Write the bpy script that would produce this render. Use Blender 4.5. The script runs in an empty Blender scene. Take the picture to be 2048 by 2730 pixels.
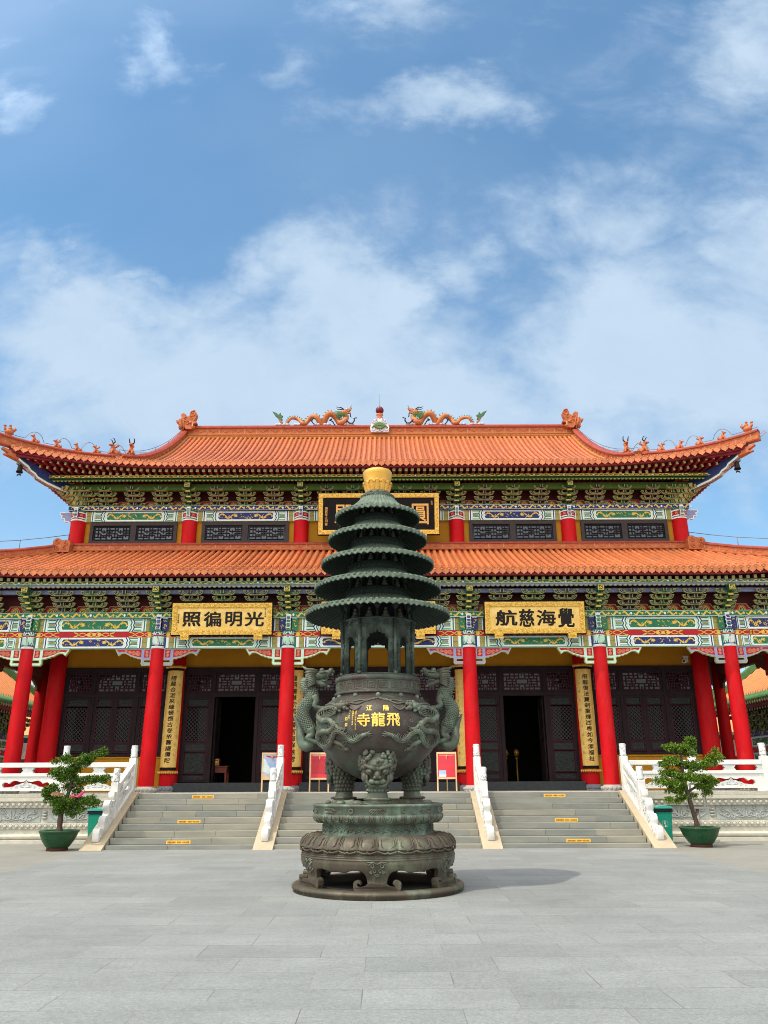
import bpy, bmesh, math, random
from mathutils import Vector, Matrix
R = math.radians
rnd = random.Random(7)
SC = bpy.context.scene
COL = SC.collection
# ------------------------------------------------------------------ camera, sky, sun, exposure
EYE = Vector((0.19, 0.0, 1.6)); PITCH = 19.3; ROLL = 0.25
cam_d = bpy.data.cameras.new('camera'); cam = bpy.data.objects.new('camera', cam_d); COL.objects.link(cam)
cam_d.sensor_fit = 'VERTICAL'; cam_d.sensor_height = 24.0; cam_d.lens = 18.03
cam_d.clip_start = 0.1; cam_d.clip_end = 3000
cam.matrix_world = Matrix.Translation(EYE) @ Matrix.Rotation(R(90 + PITCH), 4, 'X') @ Matrix.Rotation(R(-ROLL), 4, 'Z')
SC.camera = cam
SC.cycles.filter_width = 1.0
SC.view_settings.view_transform = 'Standard'
try: SC.view_settings.look = 'None'
except Exception: pass
SC.view_settings.gamma = 1; SC.view_settings.exposure = 0.28
try: SC.view_settings.use_curve_mapping = False
except Exception: pass
SUN = Vector((-0.47, -0.34, 1.0)).normalized()
sun_d = bpy.data.lights.new('sun', 'SUN'); sun_d.energy = 2.3; sun_d.angle = R(0.5); sun_d.color = (1.0, 0.93, 0.80)
sun = bpy.data.objects.new('sun', sun_d); COL.objects.link(sun); sun.location = (0, 0, 60)
sun.rotation_euler = SUN.to_track_quat('Z', 'Y').to_euler()

def make_world():
    w = bpy.data.worlds.new('World'); SC.world = w; w.use_nodes = True
    nt = w.node_tree; N = nt.nodes; L = nt.links; N.clear()
    def n(t, **k):
        a = N.new(t)
        for q, v in k.items(): setattr(a, q, v)
        return a
    def m(op, a, b=None, c=None, clamp=False):
        x = n('ShaderNodeMath', operation=op); x.use_clamp = clamp
        for i, v in enumerate((a, b, c)):
            if v is None: continue
            if isinstance(v, (int, float)): x.inputs[i].default_value = v
            else: L.new(v, x.inputs[i])
        return x.outputs[0]
    out = n('ShaderNodeOutputWorld'); bg = n('ShaderNodeBackground'); L.new(bg.outputs[0], out.inputs[0])
    sky = n('ShaderNodeTexSky', sky_type='NISHITA'); sky.sun_disc = False
    sky.sun_elevation = math.asin(SUN.z); sky.sun_rotation = math.atan2(SUN.x, SUN.y)
    sky.altitude = 0; sky.air_density = 1.0; sky.dust_density = 0.6; sky.ozone_density = 2.0
    tc = n('ShaderNodeTexCoord'); sp = n('ShaderNodeSeparateXYZ'); L.new(tc.outputs['Generated'], sp.inputs[0])
    X, Y, Z = sp.outputs
    yy = m('MAXIMUM', Y, 0.25)
    p = m('DIVIDE', X, yy); q = m('DIVIDE', Z, yy)
    # domain-warped fractal noise on the view direction
    def noise(vec, scale, detail, rough, dist=0.0):
        t = n('ShaderNodeTexNoise'); t.inputs['Scale'].default_value = scale; t.inputs['Detail'].default_value = detail
        t.inputs['Roughness'].default_value = rough; t.inputs['Distortion'].default_value = dist
        L.new(vec, t.inputs['Vector']); return t
    cv = n('ShaderNodeCombineXYZ'); L.new(p, cv.inputs[0]); L.new(m('MULTIPLY', q, 1.25), cv.inputs[1])
    n1 = noise(cv.outputs[0], 4.2, 12, 0.60, 0.5).outputs[0]
    n2 = noise(cv.outputs[0], 1.5, 3, 0.5).outputs[0]
    n3 = noise(cv.outputs[0], 9.0, 8, 0.62, 0.6).outputs[0]
    wx = noise(cv.outputs[0], 5.0, 8, 0.62); sx = n('ShaderNodeSeparateXYZ'); L.new(wx.outputs['Color'], sx.inputs[0])
    pw = m('ADD', p, m('MULTIPLY', m('SUBTRACT', sx.outputs[0], 0.5), 0.34))
    qw = m('ADD', q, m('MULTIPLY', m('SUBTRACT', sx.outputs[1], 0.5), 0.28))
    tot = None
    for (cx, cy, rx, ry, a) in CLOUDS:
        dx = m('DIVIDE', m('SUBTRACT', pw, cx), rx); dy = m('DIVIDE', m('SUBTRACT', qw, cy), ry)
        d2 = m('ADD', m('MULTIPLY', dx, dx), m('MULTIPLY', dy, dy))
        g = m('MULTIPLY', m('EXPONENT', m('MULTIPLY', d2, -0.55)), a)
        tot = g if tot is None else m('MAXIMUM', tot, g)
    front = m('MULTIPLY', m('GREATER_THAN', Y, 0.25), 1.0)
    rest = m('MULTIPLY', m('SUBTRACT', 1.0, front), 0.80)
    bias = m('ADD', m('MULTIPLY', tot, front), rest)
    f = m('ADD', bias, m('MULTIPLY', m('SUBTRACT', n1, 0.5), 1.35))
    f = m('ADD', f, m('MULTIPLY', m('SUBTRACT', n3, 0.5), 0.40))
    f = m('ADD', f, m('MULTIPLY', m('SUBTRACT', n2, 0.5), 0.5))
    mr = n('ShaderNodeMapRange', interpolation_type='SMOOTHSTEP'); L.new(f, mr.inputs[0])
    mr.inputs[1].default_value = 0.14; mr.inputs[2].default_value = 1.0; mr.inputs[3].default_value = 0; mr.inputs[4].default_value = 0.90
    # thin overall haze that grows towards the horizon
    hz = m('POWER', m('SUBTRACT', 1.0, m('MAXIMUM', Z, 0.0)), 5.0)
    cover = m('MAXIMUM', mr.outputs[0], m('MULTIPLY', hz, 0.62))
    cover = m('ADD', cover, m('MULTIPLY', m('SUBTRACT', n2, 0.25), 0.46), clamp=True)
    tint = n('ShaderNodeMixRGB', blend_type='MULTIPLY'); tint.inputs[0].default_value = 1.0
    L.new(sky.outputs[0], tint.inputs[1]); tint.inputs[2].default_value = SKY_TINT
    cc = n('ShaderNodeMixRGB'); L.new(n3, cc.inputs[0]); cc.inputs[1].default_value = CLOUD_A; cc.inputs[2].default_value = CLOUD_B
    # unseen cloud by the sun and behind the camera, brightened as added fill light
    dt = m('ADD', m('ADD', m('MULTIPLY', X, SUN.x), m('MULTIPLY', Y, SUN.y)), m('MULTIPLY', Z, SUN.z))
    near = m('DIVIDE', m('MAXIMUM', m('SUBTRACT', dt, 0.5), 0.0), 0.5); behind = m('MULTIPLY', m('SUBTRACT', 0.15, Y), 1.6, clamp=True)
    gl = m('ADD', m('ADD', 1.0, m('MULTIPLY', near, SUN_FILL)), m('MULTIPLY', behind, BACK_FILL))
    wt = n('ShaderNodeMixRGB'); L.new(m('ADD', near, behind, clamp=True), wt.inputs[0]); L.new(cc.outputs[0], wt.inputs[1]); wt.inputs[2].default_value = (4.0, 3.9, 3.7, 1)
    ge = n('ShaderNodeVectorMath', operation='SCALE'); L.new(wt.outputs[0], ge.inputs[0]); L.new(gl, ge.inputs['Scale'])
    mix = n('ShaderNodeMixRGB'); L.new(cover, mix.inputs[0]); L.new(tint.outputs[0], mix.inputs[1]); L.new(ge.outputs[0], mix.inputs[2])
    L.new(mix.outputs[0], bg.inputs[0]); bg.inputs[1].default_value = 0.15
# clouds: direction (x/y, z/y), half sizes, density
CLOUDS = [(-0.20, 0.56, 0.34, 0.13, 1.05), (0.06, 0.50, 0.36, 0.10, .95), (-0.085, 0.68, 0.11, 0.13, 1.0), (-0.005, 0.66, 0.08, 0.10, .9), (-0.49, 0.64, 0.13, 0.10, 1.0), (-0.47, 0.53, 0.16, 0.06, .8), (-0.54, 0.75, 0.05, 0.06, .7),
          (-0.60, 0.72, 0.10, 0.10, .6), (0.50, 0.62, 0.24, 0.18, 1.1), (0.62, 0.74, 0.13, 0.17, 1.0), (0.30, 0.56, 0.20, 0.10, .8), (0.36, 0.85, 0.14, 0.10, .72), (0.27, 0.80, 0.07, 0.06, .5), (0.115, 0.76, 0.06, 0.07, .62),
          (0.075, 1.075, 0.13, 0.055, .80), (0.02, 1.30, 0.11, 0.05, .62), (0.68, 1.20, 0.13, 0.20, .70), (0.52, 1.05, 0.16, 0.10, .40), (-0.10, 1.22, .2, .08, .18), (0.40, 1.19, 0.15, 0.15, .42), (-0.62, 1.05, 0.06, 0.05, .52),
          (-0.40, 1.19, 0.05, 0.13, .42), (-0.15, 1.14, 0.06, 0.04, .45), (-0.37, 0.735, 0.05, 0.03, .65), (-0.22, 0.76, 0.05, 0.05, .58)]
SUN_FILL = 3.6; BACK_FILL = 1.0; SKY_TINT = (.76, 1.10, 1.14, 1); CLOUD_A = (2.75, 3.65, 4.7, 1); CLOUD_B = (3.5, 4.3, 5.2, 1)
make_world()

# ------------------------------------------------------------------ materials
MATS = {}
def mat(name, col, col2=None, rough=0.6, metal=0.0, scale=6.0, detail=5, lo=0.35, hi=0.65, bump=0.0, bscale=None, stretch=(1, 1, 1), spec=0.22, col3=None, s3=1.3, coat=0.0, isl=0.0, thr=(0.5, 0.66)):
    m = bpy.data.materials.new(name); m.use_nodes = True
    nt = m.node_tree; N = nt.nodes; L = nt.links
    b = N['Principled BSDF']; b.inputs['Roughness'].default_value = rough; b.inputs['Metallic'].default_value = metal
    b.inputs['Specular IOR Level'].default_value = spec; b.inputs['Coat Weight'].default_value = coat
    c1 = tuple(col) + (1,)
    b.inputs['Base Color'].default_value = c1
    tc = N.new('ShaderNodeTexCoord'); mp = N.new('ShaderNodeMapping'); mp.inputs['Scale'].default_value = stretch
    L.new(tc.outputs['Object'], mp.inputs[0])
    col2 = col2 or tuple(c * 0.8 for c in col)
    t = N.new('ShaderNodeTexNoise'); t.inputs['Scale'].default_value = scale; t.inputs['Detail'].default_value = detail; t.inputs['Roughness'].default_value = 0.62
    L.new(mp.outputs[0], t.inputs['Vector'])
    mr = N.new('ShaderNodeMapRange'); mr.inputs[1].default_value = lo; mr.inputs[2].default_value = hi; L.new(t.outputs[0], mr.inputs[0])
    mx = N.new('ShaderNodeMixRGB'); L.new(mr.outputs[0], mx.inputs[0]); mx.inputs[1].default_value = c1; mx.inputs[2].default_value = tuple(col2) + (1,)
    res = mx.outputs[0]
    if col3:
        t3 = N.new('ShaderNodeTexNoise'); t3.inputs['Scale'].default_value = s3; t3.inputs['Detail'].default_value = 7; t3.inputs['Roughness'].default_value = 0.68
        L.new(mp.outputs[0], t3.inputs['Vector'])
        m3 = N.new('ShaderNodeMapRange'); m3.inputs[1].default_value = thr[0]; m3.inputs[2].default_value = thr[1]; L.new(t3.outputs[0], m3.inputs[0])
        x3 = N.new('ShaderNodeMixRGB'); L.new(m3.outputs[0], x3.inputs[0]); L.new(res, x3.inputs[1]); x3.inputs[2].default_value = tuple(col3) + (1,)
        res = x3.outputs[0]
    if isl:
        ge = N.new('ShaderNodeNewGeometry'); mi = N.new('ShaderNodeMapRange'); mi.inputs[3].default_value = 1 - isl; mi.inputs[4].default_value = 1 + isl; L.new(ge.outputs['Random Per Island'], mi.inputs[0])
        xi = N.new('ShaderNodeMixRGB'); xi.blend_type = 'MULTIPLY'; xi.inputs[0].default_value = 1; L.new(res, xi.inputs[1]); L.new(mi.outputs[0], xi.inputs[2]); res = xi.outputs[0]
    L.new(res, b.inputs['Base Color'])
    if bump:
        tb = N.new('ShaderNodeTexNoise'); tb.inputs['Scale'].default_value = bscale or scale * 4; tb.inputs['Detail'].default_value = 6
        L.new(mp.outputs[0], tb.inputs['Vector'])
        bp = N.new('ShaderNodeBump'); bp.inputs['Strength'].default_value = bump; bp.inputs['Distance'].default_value = 0.02
        L.new(tb.outputs[0], bp.inputs['Height']); L.new(bp.outputs[0], b.inputs['Normal'])
    MATS[name] = m
    return m
mat('tile_orange', (.56, .170, .062), (.42, .115, .042), rough=.38, scale=5, bump=.2, bscale=30, col3=(.40, .135, .058), s3=1.1, isl=.14, spec=.35)
mat('tile_pan', (.42, .115, .038), (.31, .075, .024), rough=.55, scale=5, bump=.2, bscale=24)
mat('tile_cap', (.60, .205, .088), (.50, .16, .065), rough=.4, scale=9, isl=.16)
mat('tile_ridge', (.50, .150, .052), (.38, .10, .036), rough=.5, scale=7, bump=.35, bscale=26)
mat('tile_ochre', (.46, .19, .05), (.36, .13, .04), rough=.5, scale=5)
mat('ridge_cap', (.36, .07, .045), (.27, .05, .03), rough=.45, scale=4)
mat('joint', (.62, .40, .25), rough=.8)
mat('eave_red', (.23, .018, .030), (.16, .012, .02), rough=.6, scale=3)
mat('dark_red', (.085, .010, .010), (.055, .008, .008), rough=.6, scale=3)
mat('pillar_red', (.56, .006, .011), (.44, .004, .008), rough=.55, scale=2.5, bump=.08, bscale=60, spec=.12, stretch=(1.5, 1.5, .5), col3=(.50, .014, .016), s3=2.2)
mat('mint', (.56, .80, .64), (.48, .72, .57), rough=.6, scale=5)
mat('white_paint', (.84, .85, .84), (.76, .78, .79), rough=.6, scale=5)
mat('deep_blue', (.022, .030, .13), (.03, .045, .17), rough=.6, scale=9)
mat('lilac', (.30, .33, .52), (.24, .27, .45), rough=.6)
mat('green', (.02, .15, .075), (.03, .19, .09), rough=.6, scale=8)
mat('leaf_green', (.060, .11, .014), (.045, .085, .012), rough=.6, scale=8)
mat('dark_green', (.026, .105, .042), (.018, .075, .030), rough=.6, scale=5)
mat('dark_navy', (.030, .034, .065), (.02, .024, .048), rough=.6, scale=5)
mat('cream', (.46, .45, .20), (.36, .37, .14), rough=.6, scale=9)
mat('gold_paint', (.80, .54, .10), (.68, .44, .07), rough=.5, scale=12)
mat('olive_gold', (.44, .36, .10), (.24, .20, .06), rough=.55, scale=40, detail=2)
mat('panel_red', (.48, .014, .022), (.40, .012, .018), rough=.55, scale=5)
mat('salmon', (.62, .24, .13), rough=.6)
mat('gold_leaf', (.74, .49, .12), (.60, .36, .07), rough=.34, metal=.45, scale=16, bump=.25, bscale=40)
mat('gold_carved', (.90, .58, .13), (.60, .34, .05), rough=.42, metal=.15, scale=26, detail=3, lo=.42, hi=.58, bump=.9, bscale=30)
mat('gold_board', (.84, .56, .17), (.72, .45, .11), rough=.45, metal=.08, scale=7, bump=.12, bscale=30, col3=(.90, .64, .24), s3=3)
mat('gold_bright', (.82, .47, .11), (.66, .34, .06), rough=.36, metal=.5, scale=5, bump=.08, bscale=14)
mat('black_lacquer', (.008, .006, .008), (.014, .012, .012), spec=.08, rough=.6, scale=14, bump=.2, bscale=30)
mat('ink', (.012, .008, .007), rough=.5)
mat('gold_text', (.75, .40, .12), (.66, .33, .08), rough=.4, metal=.3)
mat('gold_text_bright', (.95, .68, .16), (.85, .55, .1), rough=.3, metal=.4)
mat('wall_yellow', (.46, .215, .012), (.40, .18, .010), rough=.75, scale=1.6, bump=.06, bscale=50)
mat('wood_dark', (.026, .015, .018), (.018, .010, .012), spec=.12, rough=.6, scale=4, bump=.06, stretch=(1, 1, .3))
mat('wood_line', (.050, .014, .022), (.036, .011, .016), spec=.12, rough=.6)
mat('wood_grey', (.058, .046, .046), (.045, .036, .036), spec=.15, rough=.6, scale=4)
mat('carved_panel', (.036, .042, .038), (.022, .027, .025), spec=.15, rough=.6, scale=22, bump=.8, bscale=34)
mat('threshold_stone', (.052, .058, .062), (.040, .044, .048), rough=.6, scale=8, bump=.1)
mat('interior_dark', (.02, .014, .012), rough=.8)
mat('white_stone', (.76, .75, .715), (.66, .655, .63), rough=.62, scale=5, bump=.12, bscale=60, col3=(.66, .65, .60), s3=2)
mat('carved_stone', (.62, .64, .63), (.50, .52, .51), rough=.7, scale=9, bump=.25, bscale=30)
mat('terrace_stone', (.56, .53, .44), (.47, .45, .38), rough=.75, scale=4, bump=.15, bscale=50, col3=(.42, .42, .36), s3=1.2)
mat('terrace_panel', (.37, .39, .36), (.30, .32, .30), rough=.75, scale=5, bump=.15, bscale=40)
mat('stringer_stone', (.46, .385, .27), (.39, .325, .225), rough=.75, scale=3, bump=.12, bscale=70)
mat('step_a', (.262, .262, .225), (.20, .203, .182), rough=.75, scale=3, bump=.12, bscale=60, stretch=(.35, 1, 1.6))
mat('step_b', (.30, .288, .235), (.235, .228, .188), rough=.75, scale=3, bump=.12, bscale=60, stretch=(.35, 1, 1.6))
mat('step_c', (.235, .24, .212), (.18, .188, .17), rough=.75, scale=3, bump=.12, bscale=60, stretch=(.35, 1, 1.6))
mat('plinth_stone', (.40, .39, .36), (.30, .30, .28), rough=.75, scale=9, bump=.2)
mat('plinth_grey', (.24, .27, .30), (.19, .21, .23), rough=.75, scale=9, bump=.2)
mat('bronze', (.066, .050, .045), (.085, .078, .064), rough=.5, metal=.2, scale=3.2, lo=.42, hi=.66, bump=.4, bscale=30, col3=(.105, .135, .105), s3=1.9, stretch=(1, 1, .55))
mat('bronze_green', (.125, .155, .118), (.085, .090, .070), rough=.55, metal=.1, scale=4, bump=.35, bscale=30, col3=(.21, .29, .215), s3=2.6, stretch=(1, 1, .6))
mat('bronze_brown', (.100, .080, .058), (.072, .062, .046), rough=.5, metal=.2, scale=3, bump=.2, bscale=30, col3=(.155, .165, .115), s3=2.2, stretch=(1, 1, .5))
mat('bronze_mid', (.058, .076, .062), (.040, .050, .042), rough=.55, metal=.15, scale=4, bump=.35, bscale=30, col3=(.12, .165, .13), s3=2.6)
mat('bronze_roof', (.024, .040, .031), (.017, .027, .021), rough=.6, metal=.15, scale=4, bump=.2, bscale=40)
mat('bronze_edge', (.155, .20, .15), (.085, .115, .088), rough=.6, metal=.1, scale=8)
mat('bronze_relief', (.118, .132, .098), (.088, .074, .058), rough=.55, metal=.12, scale=5, bump=.4, bscale=38, col3=(.17, .225, .165), s3=3)
mat('bronze_shade', (.012, .014, .013), rough=.7, metal=.1)  # near-black, shade put into the colour for openings and niches
mat('pot_green', (.008, .058, .020), (.016, .080, .030), rough=.35, scale=5, bump=.12, bscale=14, coat=.12, col3=(.03, .06, .028), s3=2.5)
mat('pot_foot', (.09, .03, .02), rough=.8)
mat('soil', (.06, .045, .03), rough=.95, scale=20, bump=.5)
mat('bark', (.105, .075, .055), (.065, .045, .035), rough=.9, scale=12, bump=.8, bscale=20, stretch=(1, 1, .3))
mat('leaf_a', (.060, .135, .012), (.085, .17, .018), rough=.5, scale=3)
mat('leaf_b', (.040, .095, .010), (.055, .125, .014), rough=.5, scale=3)
mat('leaf_c', (.16, .26, .02), (.21, .31, .03), rough=.5, scale=3)
mat('leaf_d', (.14, .225, .016), (.17, .26, .02), rough=.5, scale=3)
mat('pink_cloth', (.75, .10, .22), (.65, .07, .17), rough=.7)
mat('dry_brown', (.22, .12, .06), (.14, .08, .045), rough=.9, scale=8)
mat('bin_green', (.015, .30, .20), (.012, .26, .17), rough=.4, scale=3)
mat('bin_lid', (.08, .48, .38), (.07, .42, .33), rough=.4)
mat('bin_dark', (.015, .02, .03), rough=.5)
mat('easel_wood', (.72, .52, .30), (.62, .42, .22), rough=.6, scale=6, stretch=(1, 1, .2))
mat('board_red', (.62, .05, .07), (.56, .04, .055), rough=.45, scale=2)
mat('board_ink', (.30, .02, .03), rough=.5)
mat('board_pink', (.85, .35, .32), rough=.5)
mat('poster_sky', (.30, .42, .66), (.42, .56, .74), rough=.4, scale=2)
mat('poster_pale', (.62, .74, .76), (.5, .68, .62), rough=.4, scale=4)
mat('poster_sand', (.58, .52, .36), rough=.4)
mat('tape_yellow', (.82, .56, .10), (.76, .50, .08), rough=.5)
mat('tape_ink', (.55, .10, .02), rough=.5)
mat('steel', (.36, .35, .31), (.28, .27, .24), rough=.4, metal=.5)
mat('wire', (.22, .20, .18), rough=.5, metal=.5)
mat('bell_bronze', (.030, .022, .020), rough=.5, metal=.4)
mat('pearl', (.16, .016, .03), rough=.25)
mat('claw_dark', (.02, .022, .022), rough=.5)
mat('scale_orange', (.56, .21, .075), (.36, .11, .04), rough=.5, scale=26, detail=2, bump=.6, bscale=34)
mat('mane_green', (.13, .20, .05), (.08, .15, .06), rough=.55, scale=12)
mat('tail_green', (.075, .15, .065), (.05, .12, .06), rough=.55, scale=12)
mat('cloud_lilac', (.55, .52, .58), (.42, .40, .50), rough=.6, scale=9)
mat('plastic_white', (.75, .75, .75), rough=.35)
mat('wing_tile', (.72, .30, .12), (.66, .26, .10), rough=.7, scale=3)
mat('wing_green', (.07, .17, .06), (.10, .22, .08), rough=.5, scale=4)
mat('wood_red', (.20, .05, .03), (.14, .035, .02), rough=.5)
def glass_mat():
    m = bpy.data.materials.new('window_glass'); m.use_nodes = True
    b = m.node_tree.nodes['Principled BSDF']; b.inputs['Base Color'].default_value = (.006, .009, .012, 1)
    b.inputs['Roughness'].default_value = .06; b.inputs['Specular IOR Level'].default_value = .42; b.inputs['Coat Weight'].default_value = .0
    b.inputs['Coat Roughness'].default_value = .05
    MATS['window_glass'] = m
    m = m.copy(); m.name = 'lattice_glass'; m.node_tree.nodes['Principled BSDF'].inputs['Specular IOR Level'].default_value = .14; MATS['lattice_glass'] = m
    m = bpy.data.materials.new('window_glass_blue'); m.use_nodes = True
    b = m.node_tree.nodes['Principled BSDF']; b.inputs['Base Color'].default_value = (.045, .075, .10, 1)
    b.inputs['Roughness'].default_value = .15; b.inputs['Specular IOR Level'].default_value = .8
    MATS['window_glass_blue'] = m
glass_mat()
def paving(name, ca, cb, mortar, bw, bh, off=0.5):
    m = bpy.data.materials.new(name); m.use_nodes = True
    nt = m.node_tree; N = nt.nodes; L = nt.links; b = N['Principled BSDF']; b.inputs['Roughness'].default_value = .78
    b.inputs['Specular IOR Level'].default_value = .35
    tc = N.new('ShaderNodeTexCoord')
    br = N.new('ShaderNodeTexBrick'); br.offset = off; br.inputs['Scale'].default_value = 1.0
    br.inputs['Brick Width'].default_value = bw; br.inputs['Row Height'].default_value = bh
    br.inputs['Mortar Size'].default_value = .005; br.inputs['Mortar Smooth'].default_value = .2; br.inputs['Bias'].default_value = 0
    br.inputs['Color1'].default_value = ca + (1,); br.inputs['Color2'].default_value = cb + (1,); br.inputs['Mortar'].default_value = mortar + (1,)
    L.new(tc.outputs['Object'], br.inputs['Vector'])
    def noise(s, d, r=.6, st=None):
        t = N.new('ShaderNodeTexNoise'); t.inputs['Scale'].default_value = s; t.inputs['Detail'].default_value = d; t.inputs['Roughness'].default_value = r
        if st:
            mp = N.new('ShaderNodeMapping'); mp.inputs['Scale'].default_value = st; L.new(tc.outputs['Object'], mp.inputs[0]); L.new(mp.outputs[0], t.inputs[0])
        else: L.new(tc.outputs['Object'], t.inputs[0])
        return t.outputs[0]
    def ov(base, fac, lo, hi, a, bb):
        mr = N.new('ShaderNodeMapRange'); mr.inputs[1].default_value = lo; mr.inputs[2].default_value = hi; mr.inputs[3].default_value = a; mr.inputs[4].default_value = bb
        L.new(fac, mr.inputs[0])
        x = N.new('ShaderNodeMixRGB'); x.blend_type = 'MULTIPLY'; x.inputs[0].default_value = 1; L.new(base, x.inputs[1]); L.new(mr.outputs[0], x.inputs[2])
        return x.outputs[0]
    jm = N.new('ShaderNodeMapRange'); jm.inputs[1].default_value = .42; jm.inputs[2].default_value = .62; jm.inputs[3].default_value = .22; jm.inputs[4].default_value = 1.0; L.new(noise(1.1, 5), jm.inputs[0])
    jx = N.new('ShaderNodeMixRGB'); L.new(jm.outputs[0], jx.inputs[0]); jx.inputs[1].default_value = tuple(x * .93 for x in ca) + (1,); jx.inputs[2].default_value = mortar + (1,); L.new(jx.outputs[0], br.inputs['Mortar'])
    c = ov(br.outputs[0], noise(75, 3, .75), .3, .7, .70, 1.26)
    c = ov(c, noise(24, 5, .75), .3, .7, .82, 1.17)
    c = ov(c, noise(7, 6, .7, (.6, 1.4, 1)), .54, .74, 1.0, .82)
    c = ov(c, noise(.55, 7, .7), .3, .7, .84, 1.10)
    c = ov(c, noise(2.2, 7, .7, (.5, 1.6, 1)), .35, .7, .93, 1.06)
    L.new(c, b.inputs['Base Color'])
    bp = N.new('ShaderNodeBump'); bp.inputs['Strength'].default_value = .25; bp.inputs['Distance'].default_value = .006
    L.new(noise(160, 3), bp.inputs['Height']); L.new(bp.outputs[0], b.inputs['Normal'])
    MATS[name] = m
paving('paving_grey', (.258, .268, .258), (.218, .228, .221), (.125, .105, .078), 1.2, .6, .37)
paving('paving_beige', (.262, .257, .226), (.248, .243, .213), (.17, .15, .12), 3.0, 3.0)
paving('paving_terrace', (.46, .44, .37), (.41, .40, .34), (.30, .28, .24), 1.2, .6)

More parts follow.
